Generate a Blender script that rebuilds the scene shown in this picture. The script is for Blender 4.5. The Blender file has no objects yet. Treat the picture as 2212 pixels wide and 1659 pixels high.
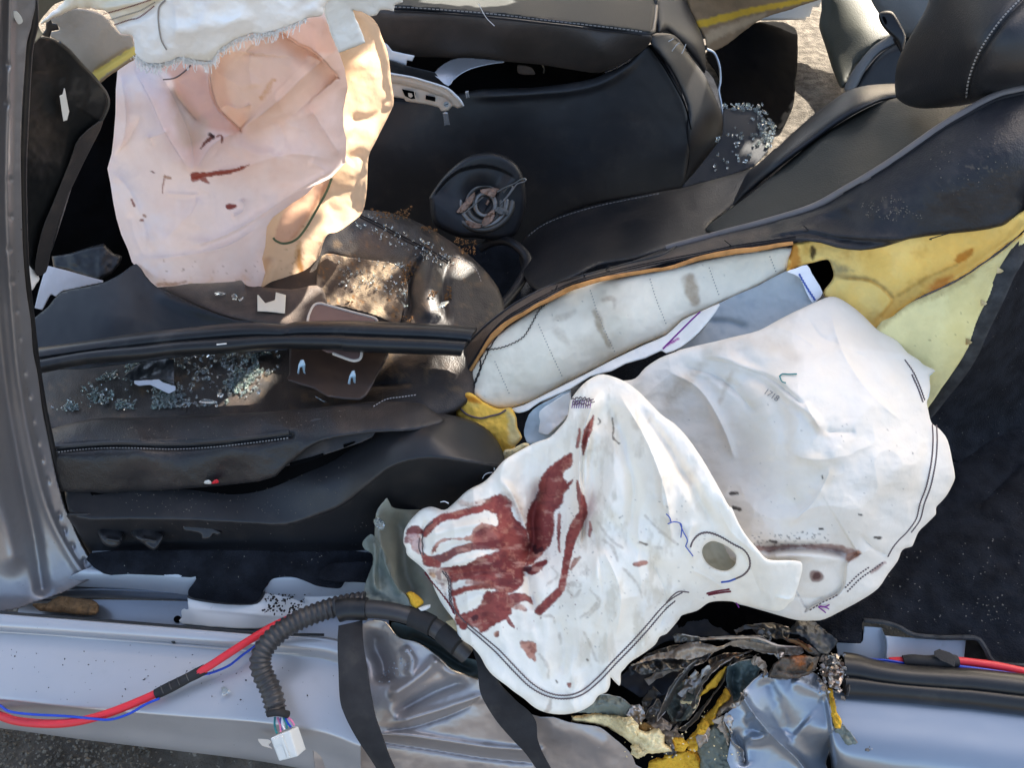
import bpy, math, random
import numpy as np
from mathutils import Vector, Matrix

random.seed(7)
RNG = np.random.default_rng(11)
scene = bpy.context.scene
COL = scene.collection

# ------------------------------------------------------------------ camera
CAM_POS = np.array([0.0,0.0,1.30])
PITCH = math.radians(50.0)
HFOV = math.radians(66.0)
cam_data = bpy.data.cameras.new('camera')
cam_data.sensor_fit = 'HORIZONTAL'
cam_data.angle_x = HFOV
cam_data.clip_start = 0.02
cam_data.clip_end = 500.0
cam = bpy.data.objects.new('camera', cam_data)
cam.location = CAM_POS
cam.rotation_euler = (math.radians(90.0) - PITCH, 0.0,0.0)
COL.objects.link(cam)
scene.camera = cam

# ------------------------------------------------------------------ light
SUN_DIR = Vector((0.46,0.78,0.63)).normalized()      # towards the sun (from the far side of the car)
world = bpy.data.worlds.new('World')
scene.world = world
world.use_nodes = True
wn = world.node_tree
for n in list(wn.nodes):
    wn.nodes.remove(n)
sky = wn.nodes.new('ShaderNodeTexSky')
sky.sky_type = 'NISHITA'
sky.sun_disc = False
sky.sun_elevation = math.asin(SUN_DIR.z)
sky.sun_rotation = math.atan2(SUN_DIR.x, SUN_DIR.y)
sky.air_density = 1.0
sky.dust_density = 3.6
sky.ozone_density = 0.0
bg = wn.nodes.new('ShaderNodeBackground')
bg.inputs['Strength'].default_value = 0.085
wo = wn.nodes.new('ShaderNodeOutputWorld')
wn.links.new(sky.outputs['Color'], bg.inputs['Color'])
wn.links.new(bg.outputs['Background'], wo.inputs['Surface'])

sun_data = bpy.data.lights.new('sun', 'SUN')
sun_data.energy = 5.0
sun_data.angle = math.radians(0.6)
sun_data.color = (1.0,0.93,0.82)
sun = bpy.data.objects.new('sun', sun_data)
sun.rotation_euler = SUN_DIR.to_track_quat('Z', 'Y').to_euler()
sun.location = (0,0,6)
COL.objects.link(sun)

scene.view_settings.view_transform = 'Standard'
scene.view_settings.look = 'None'
scene.view_settings.gamma = 1.0
scene.view_settings.use_curve_mapping = False
scene.view_settings.exposure = 2.5
scene.render.engine = 'CYCLES'
scene.cycles.max_bounces = 8
scene.cycles.use_denoising = True

# ------------------------------------------------------------------ tracing coordinates
# the photograph is read on a 2212 x 1659 grid; a point of that grid plus a height
# above the ground (or a distance into the car) is a real point of the place.
FW, FH = 2212.0,1659.0
FPX = (FW / 2) / math.tan(HFOV / 2)
CX, CY = FW / 2, FH / 2
SP, CP = math.sin(PITCH), math.cos(PITCH)
TILE = {0: (0,0,1),1: (0,0,.34938),2: (729.9,0,.34938),3: (1439.2,0,.34938),
        4: (0,532.4,.34938),5: (729.9,532.4,.34938),6: (1439.2,532.4,.34938),
        7: (0,1079.4,.34938),8: (729.9,1079.4,.34938),9: (1439.2,1079.4,.34938),
        'A': (1245.1,1322.4,.27174), 'B': (824.4,1013.3,.23292), 'C': (858.7,326.3,.16561),
        'D': (0,0,.18635), 'E': (772.8,51.5,.1941)}


def T(tile, *pts):
    ox, oy, k = TILE[tile]
    return [(ox + p[0] * k, oy + p[1] * k) + tuple(p[2:]) for p in pts]


def rays(u, v):
    u = np.asarray(u, float); v = np.asarray(v, float)
    a = (u - CX) / FPX
    b = (v - CY) / FPX
    return np.stack([a, CP - SP * b, -SP - CP * b],-1)


def Z(u, v, z):
    d = rays(u, v)
    return (u, v, float((z - CAM_POS[2]) / d[2]))


def Y(u, v, y):
    d = rays(u, v)
    return (u, v, float(y / d[1]))


def W(u, v, t):
    d = rays(u, v)
    return CAM_POS + d * np.asarray(t)[..., None]


def PZ(u, v, z):
    return W(*Z(u, v, z))


def PY(u, v, y):
    return W(*Y(u, v, y))


# ------------------------------------------------------------------ noise
def _hash(ix, iy, seed):
    h = (ix.astype(np.int64) * 374761393 + iy.astype(np.int64) * 668265263 + seed * 1442695041) & 0xffffffff
    h = ((h ^ (h >> 13)) * 1274126177) & 0xffffffff
    h = h ^ (h >> 16)
    return (h & 0xffff) / 65535.0


def vnoise(x, y, seed=0):
    ix = np.floor(x); iy = np.floor(y)
    fx = x - ix; fy = y - iy
    fx = fx * fx * fx * (fx * (fx * 6 - 15) + 10); fy = fy * fy * fy * (fy * (fy * 6 - 15) + 10)
    a = _hash(ix, iy, seed); b = _hash(ix + 1, iy, seed)
    c = _hash(ix, iy + 1, seed); d = _hash(ix + 1, iy + 1, seed)
    return (a * (1 - fx) + b * fx) * (1 - fy) + (c * (1 - fx) + d * fx) * fy


def fbm(x, y, seed=0, oct=4, gain=.5):
    s = np.zeros_like(x, float); a = 1.0; tot = 0
    for i in range(oct):
        s += a * (vnoise(x, y, seed + i * 17) - .5) * 2
        tot += a; a *= gain; x = x * 2.03 + 3.1; y = y * 2.03 - 1.7
    return s / tot


def sstep(a, b, x):
    t = np.clip((x - a) / (b - a),0,1)
    return t * t * (3 - 2 * t)


# ------------------------------------------------------------------ curves
def cr(pts, n=6, closed=False):
    """Catmull-Rom through the points (any dimension)."""
    P = np.array(pts, float)
    m = len(P)
    if m < 3:
        if m == 2:
            return np.array([P[0] + (P[1] - P[0]) * i / n for i in range(n + 1)])
        return P
    out = []
    rng = range(m) if closed else range(m - 1)
    for i in rng:
        if closed:
            p0, p1, p2, p3 = P[(i - 1) % m], P[i], P[(i + 1) % m], P[(i + 2) % m]
        else:
            p1, p2 = P[i], P[i + 1]
            p0 = P[i - 1] if i > 0 else 2 * p1 - p2
            p3 = P[i + 2] if i + 2 < m else 2 * p2 - p1
        for j in range(n):
            t = j / n
            out.append(.5 * ((2 * p1) + (-p0 + p2) * t + (2 * p0 - 5 * p1 + 4 * p2 - p3) * t * t + (-p0 + 3 * p1 - 3 * p2 + p3) * t ** 3))
    if not closed:
        out.append(P[-1])
    return np.array(out)


def seg_dist(U, V, poly, closed):
    """distance, signed side, arclength to a polyline; U,V flat arrays"""
    P = np.array(poly, float)[:, :2]
    A = P if closed else P[:-1]
    B = np.roll(P, -1,0) if closed else P[1:]
    best = np.full(U.shape, 1e18); side = np.zeros(U.shape); arc = np.zeros(U.shape)
    nu = np.zeros(U.shape); nv = np.zeros(U.shape)
    s0 = 0.0
    for (a, b) in zip(A, B):
        d = b - a
        L2 = d @ d
        if L2 < 1e-12:
            continue
        L = math.sqrt(L2)
        t = np.clip(((U - a[0]) * d[0] + (V - a[1]) * d[1]) / L2,0,1)
        qx = a[0] + t * d[0]; qy = a[1] + t * d[1]
        dd = (U - qx) ** 2 + (V - qy) ** 2
        m = dd < best
        best = np.where(m, dd, best)
        cr_ = (d[0] * (V - a[1]) - d[1] * (U - a[0])) / L
        side = np.where(m, cr_, side)
        arc = np.where(m, s0 + t * L, arc)
        nu = np.where(m, qx, nu); nv = np.where(m, qy, nv)
        s0 += L
    return np.sqrt(best), side, arc, nu, nv, s0


def inside(U, V, poly):
    P = np.array(poly, float)[:, :2]
    r = np.zeros(U.shape, bool)
    j = len(P) - 1
    for i in range(len(P)):
        xi, yi = P[i]; xj, yj = P[j]
        if yi != yj:
            c = ((yi > V) != (yj > V)) & (U < (xj - xi) * (V - yi) / (yj - yi) + xi)
            r ^= c
        j = i
    return r


def signed(U, V, poly):
    d, _, _, nu, nv, _ = seg_dist(U, V, poly, True)
    return np.where(inside(U, V, poly), d, -d), nu, nv


class TPS:
    def __init__(self, ctrl, lam=1e-4):
        C = np.array(ctrl, float)
        self.c = C[:, :2] / 1000.0
        n = len(C)
        if n < 4:
            A = np.c_[np.ones(n), self.c]
            self.w = None
            self.a = np.linalg.lstsq(A, C[:, 2], rcond=None)[0]
            return
        r = np.linalg.norm(self.c[:, None] - self.c[None], axis=-1)
        K = np.where(r > 0, r * r * np.log(r + 1e-12),0) + np.eye(n) * lam
        Pm = np.c_[np.ones(n), self.c]
        M = np.zeros((n + 3, n + 3))
        M[:n, :n] = K; M[:n, n:] = Pm; M[n:, :n] = Pm.T
        s = np.linalg.solve(M, np.r_[C[:, 2],0,0,0])
        self.w, self.a = s[:n], s[n:]

    def __call__(self, U, V):
        x = np.stack([np.ravel(U), np.ravel(V)],-1) / 1000.0
        o = self.a[0] + x @ self.a[1:]
        if self.w is not None:
            for c, w in zip(self.c, self.w):
                r2 = ((x - c) ** 2).sum(-1)
                o += w * .5 * r2 * np.log(r2 + 1e-12)
        return o.reshape(np.shape(U))


# ------------------------------------------------------------------ materials
def lin(r, g=None, b=None):
    if g is None:
        r, g, b = r
    f = lambda c: (c / 255 / 12.92) if c / 255 <= .04045 else ((c / 255 + .055) / 1.055) ** 2.4
    return (f(r), f(g), f(b))


MATS = {}


def mat(name, base=(.5,.5,.5), rough=.5, metal=0.0, attr=False, vary=None, bump=None, bump2=None, dust=None,
        trans=0.0, spec=.5, coat=0.0, sheen=0.0, transmission=0.0, ior=1.45, rough_var=None, specks=None, weave=None):
    """procedural material. vary=(scale, amount); bump=(kind, scale, strength, dist); dust=(colour, scale, lo, hi, amount);
    specks=(colour, scale, threshold)"""
    m = bpy.data.materials.new(name)
    m.use_nodes = True
    nt = m.node_tree
    for n in list(nt.nodes):
        nt.nodes.remove(n)
    N = nt.nodes.new; L = nt.links.new
    out = N('ShaderNodeOutputMaterial')
    p = N('ShaderNodeBsdfPrincipled')
    tc = N('ShaderNodeTexCoord')
    co = tc.outputs['Object']

    def noise(scale, detail=4, rough_=.55):
        n = N('ShaderNodeTexNoise')
        n.inputs['Scale'].default_value = scale
        n.inputs['Detail'].default_value = detail
        n.inputs['Roughness'].default_value = rough_
        L(co, n.inputs['Vector'])
        return n.outputs['Fac']

    def ramp(sock, lo, hi, a=0.0, b=1.0):
        r = N('ShaderNodeMapRange')
        r.interpolation_type = 'SMOOTHSTEP'
        r.inputs['From Min'].default_value = lo
        r.inputs['From Max'].default_value = hi
        r.inputs['To Min'].default_value = a
        r.inputs['To Max'].default_value = b
        L(sock, r.inputs['Value'])
        return r.outputs['Result']

    def mix(fac, a, b, blend='MIX'):
        x = N('ShaderNodeMix')
        x.data_type = 'RGBA'
        x.blend_type = blend
        if hasattr(fac, 'links'):
            L(fac, x.inputs[0])
        else:
            x.inputs[0].default_value = fac
        for s, i in ((a, 6),(b, 7)):
            if hasattr(s, 'links'):
                L(s, x.inputs[i])
            else:
                x.inputs[i].default_value = (*s, 1)
        return x.outputs[2]

    if attr:
        a = N('ShaderNodeAttribute')
        a.attribute_name = 'Col'
        col = a.outputs['Color']
    else:
        rgb = N('ShaderNodeRGB')
        rgb.outputs[0].default_value = (*base, 1)
        col = rgb.outputs[0]
    if vary:
        f = noise(vary[0],5)
        lo, hi = 1 - vary[1],1 + vary[1]
        g = ramp(f, .3,.7, lo, hi)
        cmb = N('ShaderNodeCombineColor')
        for i in range(3):
            L(g, cmb.inputs[i])
        col = mix(1.0, col, cmb.outputs[0], 'MULTIPLY')
    if dust:
        dc, sc_, lo, hi, am = dust
        f = ramp(noise(sc_, 7,.65), lo, hi, 0, am)
        col = mix(f, col, dc)
    if specks:
        dc, sc_, th = specks
        f = noise(sc_, 2,.5)
        col = mix(ramp(f, th, th + .03,0,1), col, dc)
    L(col, p.inputs['Base Color'])
    p.inputs['Roughness'].default_value = rough
    if rough_var:
        L(ramp(noise(rough_var[0],5),.3,.7, rough - rough_var[1], rough + rough_var[1]), p.inputs['Roughness'])
    p.inputs['Metallic'].default_value = metal
    p.inputs['Specular IOR Level'].default_value = spec
    p.inputs['IOR'].default_value = ior
    p.inputs['Coat Weight'].default_value = coat
    p.inputs['Coat Roughness'].default_value = .12
    p.inputs['Sheen Weight'].default_value = sheen
    p.inputs['Transmission Weight'].default_value = transmission
    last = None
    for bm in (bump, bump2):
        if not bm:
            continue
        kind, sc_, st, dist = bm
        if kind == 'noise':
            h = noise(sc_, 5,.6)
        elif kind == 'grain':
            v = N('ShaderNodeTexVoronoi')
            v.inputs['Scale'].default_value = sc_
            L(co, v.inputs['Vector'])
            h = v.outputs['Distance']
        else:
            v = N('ShaderNodeTexWave')
            v.inputs['Scale'].default_value = sc_
            v.inputs['Distortion'].default_value = 1.0
            L(co, v.inputs['Vector'])
            h = v.outputs['Fac']
        b = N('ShaderNodeBump')
        b.inputs['Strength'].default_value = st
        b.inputs['Distance'].default_value = dist
        L(h, b.inputs['Height'])
        if last:
            L(last, b.inputs['Normal'])
        last = b.outputs['Normal']
    if last:
        L(last, p.inputs['Normal'])
    sh = p.outputs['BSDF']
    if trans > 0:
        tr = N('ShaderNodeBsdfTranslucent')
        L(col, tr.inputs['Color'])
        if last:
            L(last, tr.inputs['Normal'])
        mx = N('ShaderNodeMixShader')
        mx.inputs['Fac'].default_value = trans
        L(sh, mx.inputs[1]); L(tr.outputs[0], mx.inputs[2])
        sh = mx.outputs[0]
    L(sh, out.inputs['Surface'])
    MATS[name] = m
    return m


# ------------------------------------------------------------------ objects
def thing(name, label, cat, loc=(0,0,0), group=None, kind=None):
    o = bpy.data.objects.new(name, None)
    o.empty_display_size = .05
    o.location = Vector(loc)
    COL.objects.link(o)
    o['label'] = label
    o['category'] = cat
    if group:
        o['group'] = group
    if kind:
        o['kind'] = kind
    return o


def tag(o, label, cat, group=None, kind=None):
    o['label'] = label
    o['category'] = cat
    if group:
        o['group'] = group
    if kind:
        o['kind'] = kind
    return o


def root_loc(p):
    l = Vector((0,0,0))
    while p is not None:
        l += Vector(p.location)
        p = p.parent
    return l


def mesh_obj(name, verts, faces, material, parent=None, smooth=True, sharp=None, col=None, label=None):
    verts = np.asarray(verts, float)
    if parent is not None:
        base = np.array(root_loc(parent))
    else:
        c = verts.mean(0)
        base = np.array([c[0], c[1], verts[:, 2].min()])
    me = bpy.data.meshes.new(name)
    me.from_pydata((verts - base).tolist(),[],[list(map(int, f)) for f in faces] if not isinstance(faces, np.ndarray) else faces.tolist())
    if smooth:
        me.polygons.foreach_set('use_smooth', np.ones(len(me.polygons), bool))
    if sharp:
        me.set_sharp_from_angle(angle=math.radians(sharp))
    if col is not None:
        at = me.color_attributes.new('Col', 'FLOAT_COLOR', 'POINT')
        at.data.foreach_set('color', np.c_[col, np.ones(len(col))].astype(np.float32).ravel())
    me.update()
    o = bpy.data.objects.new(name, me)
    COL.objects.link(o)
    if parent is not None:
        o.parent = parent
    else:
        o.location = Vector(base)
    if material is not None:
        me.materials.append(MATS[material] if isinstance(material, str) else material)
    if label:
        o['label'] = label
    return o


class Paint:
    """colour of cloth and panels: stains, dirt, print, and some light and shade painted in"""
    def __init__(s, U, V, base):
        s.U, s.V = U, V
        s.c = np.tile(np.array(base, float),(len(U),1))

    def _apply(s, m, color):
        s.c = s.c * (1 - m[:, None]) + np.array(color) * m[:, None]

    def _sub(s, pts, pad):
        P = np.array([q[:2] for q in pts], float)
        return np.where((s.U > P[:, 0].min() - pad) & (s.U < P[:, 0].max() + pad) & (s.V > P[:, 1].min() - pad) & (s.V < P[:, 1].max() + pad))[0]

    def stroke(s, pts, width, color, alpha=1.0, soft=1.5, jag=2.0, jscale=9.0, seed=1, grain=0.0, n=5):
        P = cr(pts, n) if len(pts) > 2 else np.array(pts, float)
        wid = width if np.isscalar(width) else None
        mx = width if wid is not None else max(width)
        i = s._sub(P, mx + jag * 2 + soft + 4)
        if not len(i):
            return
        u, v = s.U[i], s.V[i]
        d, _, arc, _, _, L = seg_dist(u, v, P, False)
        w = wid if wid is not None else np.interp(arc / max(L, 1e-6), np.linspace(0,1, len(width)), width)
        d = d + jag * fbm(u / jscale, v / jscale, seed, 3)
        m = 1 - sstep(-soft, soft, d - w)
        if grain:
            m = m * np.clip(1 - grain * (fbm(u / 6, v / 6, seed + 5,3) * .5 + .5),0,1)
        mm = (m * alpha)[:, None]
        s.c[i] = s.c[i] * (1 - mm) + np.array(color) * mm

    def poly(s, pts, color, alpha=1.0, soft=1.5, jag=2.5, jscale=9.0, seed=1, grain=0.0, smooth=True, rim=None):
        P = cr(pts, 4, True) if smooth else np.array(pts, float)
        i = s._sub(P, soft + jag * 2 + 4)
        if not len(i):
            return
        u, v = s.U[i], s.V[i]
        sd, _, _ = signed(u, v, P)
        sd = sd + jag * fbm(u / jscale, v / jscale, seed, 3)
        m = sstep(-soft, soft, sd)
        if rim is not None:
            color = np.array(color)[None] * (1 - .6 * np.exp(-((sd - soft) / 2.2) ** 2))[:, None] + np.array(rim)[None] * (.6 * np.exp(-((sd - soft) / 2.2) ** 2))[:, None]
        if grain:
            m = m * np.clip(1 - grain * (fbm(u / 6, v / 6, seed + 5,3) * .5 + .5),0,1)
        mm = (m * alpha)[:, None]
        s.c[i] = s.c[i] * (1 - mm) + np.array(color) * mm

    def cloud(s, color, scale, lo, hi, alpha, seed=3, where=None, stretch=(1,1)):
        m = sstep(lo, hi, fbm(s.U / scale * stretch[0], s.V / scale * stretch[1], seed, 5,.55)) * alpha
        if where is not None:
            m = m * where
        s._apply(m, color)

    def spots(s, n, box, color, r=(1,3), alpha=.9, seed=5):
        rg = np.random.default_rng(seed)
        for k in range(n):
            x = rg.uniform(box[0], box[2]); y = rg.uniform(box[1], box[3])
            a = rg.uniform(0,6.28); rr = rg.uniform(*r)
            s.stroke([(x, y),(x + math.cos(a) * rr * 2, y + math.sin(a) * rr * 2)], rr, color, alpha * rg.uniform(.4,1),1.0, rr * .8,4, k)


class Relief:
    """a surface over an outline: its distance comes from the control points, plus creases and rims"""
    def __init__(s, outline, ctrl, bulge=0.0, rim=10.0, folds=(), dents=(), noise=(), smooth=4, jag=None, holes=(), seed=1):
        P = cr(outline, smooth, True) if smooth else np.array(outline, float)
        P = P[:, :2]
        if jag:
            # rough torn edge
            out = []
            m = len(P)
            for i in range(m):
                a, b = P[i], P[(i + 1) % m]
                L = np.linalg.norm(b - a)
                k = max(1, int(L / jag[1]))
                for j in range(k):
                    out.append(a + (b - a) * j / k)
            P = np.array(out)
            c = np.roll(P, -1,0) - np.roll(P, 1,0)
            nrm = np.stack([c[:, 1],-c[:, 0]],-1) / (np.linalg.norm(c, axis=1)[:, None] + 1e-9)
            q = np.arange(len(P), dtype=float)
            P = P + nrm * (fbm(q / 2.2, q * 0 + seed, seed, 3,.7) * jag[0])[:, None]
        s.P = P
        s.holes = [cr(h, 4, True)[:, :2] for h in holes]
        s.tps = TPS(ctrl)
        s.bulge, s.rim, s.folds, s.dents, s.noise, s.seed = bulge, rim, folds, dents, noise, seed

    def prof(s, sd):
        x = np.clip(sd / s.rim, 0,1)
        return np.sqrt(np.clip(1 - (1 - x) ** 2,0,1))

    def sd(s, U, V):
        d, nu, nv = signed(U, V, s.P)
        for h in s.holes:
            dh, hu, hv = signed(U, V, h)
            m = -dh < d
            d = np.where(m, -dh, d); nu = np.where(m, hu, nu); nv = np.where(m, hv, nv)
        return d, nu, nv

    def t(s, U, V, sd=None):
        U = np.asarray(U, float); V = np.asarray(V, float)
        shp = U.shape
        U = U.ravel(); V = V.ravel()
        if sd is None:
            sd = s.sd(U, V)[0]
        t = s.tps(U, V)
        for fo in s.folds:
            kind, pts, h, w = fo[:4]
            P = cr(pts, 4) if len(pts) > 2 else np.array(pts, float)
            pad = w * (6 if kind == 'cliff' else 4) + (fo[4] * 3 if len(fo) > 4 else 0)
            i = np.where((U > P[:, 0].min() - pad) & (U < P[:, 0].max() + pad) & (V > P[:, 1].min() - pad) & (V < P[:, 1].max() + pad))[0]
            if not len(i):
                continue
            d, side, arc, _, _, L = seg_dist(U[i], V[i], P, False)
            fade = sstep(0,.18 * L, arc) * (1 - sstep(.82 * L, L, arc)) if (len(fo) < 6 or fo[5]) else 1.0
            end = ((arc <= 1e-6) | (arc >= L - 1e-6))
            if kind == 'ridge':        # soft crease towards the viewer (h>0) or away (h<0)
                t[i] -= h * np.exp(-(d / w) ** 2) * fade
            elif kind == 'crease':     # sharp pinched crease
                t[i] -= h * np.exp(-d / w) * fade
            elif kind == 'cliff':      # overlap: raised on the right-hand side of the path, dying out over fo[4]
                sg = np.where(side >= 0, d, -d)
                prof = np.where(sg > 0, np.exp(-np.maximum(sg, 0) / fo[4]),0) * sstep(-w * .3, w, sg)
                t[i] -= h * prof * fade * np.where(end, np.exp(-(d / w) ** 2),1)
        for (u, v, ru, rv, h) in s.dents:
            t -= h * np.exp(-(((U - u) / ru) ** 2 + ((V - v) / rv) ** 2))
        for nz in s.noise:
            amp, sc = nz[:2]
            st = nz[2] if len(nz) > 2 else (1,1)
            sdn = nz[3] if len(nz) > 3 else s.seed
            if len(nz) > 4:      # crumpled cloth: sharp creases between soft facets
                wu = U / sc * st[0] + .35 * fbm(U / sc / 1.7, V / sc / 1.7, sdn + 3,2); wv = V / sc * st[1] + .35 * fbm(U / sc / 1.7, V / sc / 1.7, sdn + 9,2)
                t += amp * (np.abs(fbm(wu, wv, sdn, 3,.45)) * 2 - .5)
            else:
                t += amp * fbm(U / sc * st[0], V / sc * st[1], sdn, 4,.5)
        t -= s.bulge * s.prof(sd)
        return t.reshape(shp)

    def build(s, name, material, parent=None, step=4.0, thick=.004, paint=None, sharp=None, label=None, attr=None, back=True):
        P = s.P
        u0, v0 = P.min(0) - step; u1, v1 = P.max(0) + step
        nx = int((u1 - u0) / step) + 2; ny = int((v1 - v0) / step) + 2
        gu = u0 + np.arange(nx) * step; gv = v0 + np.arange(ny) * step
        U, V = np.meshgrid(gu, gv)
        Uf, Vf = U.ravel(), V.ravel()
        sd, nu, nv = s.sd(Uf, Vf)
        ins = (sd > step * .3).reshape(ny, nx)
        nb = np.zeros_like(ins)
        pad = np.pad(ins, 1)
        for dy in (0,1,2):
            for dx in (0,1,2):
                nb |= pad[dy:dy + ny, dx:dx + nx]
        snap = (nb & ~ins).ravel()
        Uf = np.where(snap, nu, Uf); Vf = np.where(snap, nv, Vf); sd = np.where(snap, 0.0, sd)
        use = ins.ravel() | snap
        q = use.reshape(ny, nx)
        cell = q[:-1, :-1] & q[1:, :-1] & q[:-1,1:] & q[1:, 1:]
        ci = ins[:-1, :-1] | ins[1:, :-1] | ins[:-1,1:] | ins[1:, 1:]
        cell &= ci
        yy, xx = np.where(cell)
        id_ = np.arange(ny * nx).reshape(ny, nx)
        quads = np.stack([id_[yy, xx], id_[yy + 1, xx], id_[yy + 1, xx + 1], id_[yy, xx + 1]],-1)
        used = np.unique(quads)
        remap = np.full(ny * nx, -1); remap[used] = np.arange(len(used))
        quads = remap[quads]
        Uu, Vu, Su = Uf[used], Vf[used], np.maximum(sd[used],0)
        bnd = snap[used]
        tf = s.t(Uu, Vu, Su)
        front = W(Uu, Vu, tf)
        n = len(used)
        verts = front
        faces = quads
        Uall, Vall = Uu, Vu
        if back:
            tb = tf + thick * np.maximum(s.prof(Su),0) + s.bulge * s.prof(Su) * .9
            bk = W(Uu, Vu, tb)
            bm = np.arange(n)
            free = np.where(~bnd)[0]
            bm[free] = n + np.arange(len(free))
            verts = np.r_[front, bk[free]]
            faces = np.r_[quads, bm[quads][:, ::-1]]
            Uall = np.r_[Uu, Uu[free]]; Vall = np.r_[Vu, Vu[free]]
        col = None
        if paint is not None:
            pc = paint(Uall, Vall)
            col = np.clip(pc.c, 0,1)
        return mesh_obj(name, verts, faces, material, parent, True, sharp, col, label)


def sheet(name, outline, ctrl, material, parent=None, step=4.0, thick=.004, bulge=0.0, rim=8.0, folds=(), dents=(), noise=(),
          smooth=4, jag=None, holes=(), paint=None, sharp=None, label=None, seed=1, back=True):
    r = Relief(outline, ctrl, bulge, rim, folds, dents, noise, smooth, jag, holes, seed)
    o = r.build(name, material, parent, step, thick, paint, sharp, label, back=back)
    return o, r


def tube(name, pts, radius, material, parent=None, seg=10, n=6, closed=False, flat=1.0, ribs=None, up=(0,0,1), label=None, cap=True, smooth=True):
    """pts: 3D points; radius: number or list along the path"""
    P = cr(pts, n, closed) if len(pts) > 2 else np.array(pts, float)
    m = len(P)
    if ribs:
        L = np.r_[0, np.cumsum(np.linalg.norm(np.diff(P, axis=0), axis=1))]
        k = int(L[-1] / ribs[0] * 6)
        s_ = np.linspace(0, L[-1], k)
        P = np.stack([np.interp(s_, L, P[:, i]) for i in range(3)],-1)
        m = k
    tan = np.gradient(P, axis=0)
    tan /= np.linalg.norm(tan, axis=1)[:, None] + 1e-12
    x = np.cross(tan[0], up)
    if np.linalg.norm(x) < 1e-4:
        x = np.cross(tan[0],(1,0,0))
    x /= np.linalg.norm(x)
    rad = np.full(m, radius) if np.isscalar(radius) else np.interp(np.linspace(0,1, m), np.linspace(0,1, len(radius)), radius)
    if ribs:
        ph = s_ / ribs[0] * 2 * math.pi
        rad = rad * (1 + ribs[1] * np.sign(np.sin(ph)) * np.abs(np.sin(ph)) ** .5)
    verts = []
    for i in range(m):
        x = x - tan[i] * (x @ tan[i]); x /= np.linalg.norm(x) + 1e-12
        y = np.cross(tan[i], x)
        for j in range(seg):
            a = 2 * math.pi * j / seg
            verts.append(P[i] + rad[i] * (math.cos(a) * x + flat * math.sin(a) * y))
    faces = []
    rng = m if closed else m - 1
    for i in range(rng):
        for j in range(seg):
            a = i * seg + j; b = i * seg + (j + 1) % seg
            c = ((i + 1) % m) * seg + (j + 1) % seg; d = ((i + 1) % m) * seg + j
            faces.append((a, b, c, d))
    if cap and not closed:
        faces.append(tuple(range(seg))[::-1])
        faces.append(tuple((m - 1) * seg + j for j in range(seg)))
    return mesh_obj(name, verts, faces, material, parent, smooth, 50 if smooth else None, None, label)


def loft(name, rows, material, parent=None, nu=6, nv=6, thick=.003, sharp=40, label=None, noise=None, col=None, open_=False):
    """rows of 3D control points -> smooth sheet with thickness"""
    R = np.array(rows, float)
    A = np.array([cr(r, nu) for r in R])
    B = np.array([cr(A[:, j], nv) for j in range(A.shape[1])]).transpose(1,0,2)
    a, b = B.shape[:2]
    du = np.gradient(B, axis=1); dv = np.gradient(B, axis=0)
    nr = np.cross(du, dv); nr /= np.linalg.norm(nr, axis=-1)[..., None] + 1e-12
    if noise is not None:
        ii, jj = np.mgrid[0:a, 0:b]
        B = B + nr * (fbm(ii / noise[1], jj / noise[1], noise[2],4) * noise[0])[..., None]
    C = B - nr * thick
    verts = np.r_[B.reshape(-1,3), C.reshape(-1,3)]
    I = np.arange(a * b).reshape(a, b)
    f = np.stack([I[:-1, :-1], I[:-1,1:], I[1:, 1:], I[1:, :-1]],-1).reshape(-1,4)
    g = f[:, ::-1] + a * b
    rim = []
    loop = list(I[0, :]) + list(I[1:, -1]) + list(I[-1,-2::-1]) + list(I[-2:0:-1,0])
    for k in range(len(loop)):
        p, q = loop[k], loop[(k + 1) % len(loop)]
        rim.append((q, p, p + a * b, q + a * b))
    faces = np.r_[f, g, np.array(rim)]
    return mesh_obj(name, verts, faces, material, parent, True, sharp, None, label)


def box_pts(o, ax, ay, az, hx, hy, hz):
    o = np.array(o, float); ax = np.array(ax, float); ay = np.array(ay, float); az = np.array(az, float)
    ax /= np.linalg.norm(ax); ay /= np.linalg.norm(ay); az /= np.linalg.norm(az)
    v = [o + sx * hx * ax + sy * hy * ay + sz * hz * az for sz in (-1,1) for sy in (-1,1) for sx in (-1,1)]
    f = [(0,2,3,1),(4,5,7,6),(0,1,5,4),(2,6,7,3),(0,4,6,2),(1,3,7,5)]
    return v, f


def bevel(o, w=.0015, seg=2):
    m = o.modifiers.new('bevel', 'BEVEL')
    m.width = w; m.segments = seg; m.limit_method = 'ANGLE'; m.angle_limit = math.radians(35)
    return o


def boxes(name, specs, material, parent=None, bev=.001, label=None):
    V, F = [],[]
    for sp in specs:
        v, f = box_pts(*sp)
        k = len(V)
        V += v
        F += [tuple(i + k for i in q) for q in f]
    o = mesh_obj(name, V, F, material, parent, False, None, None, label)
    if bev:
        bevel(o, bev)
    return o


def frame_at(u, v, t):
    """camera-free local frame helper: point only"""
    return W(u, v, t)


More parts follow.
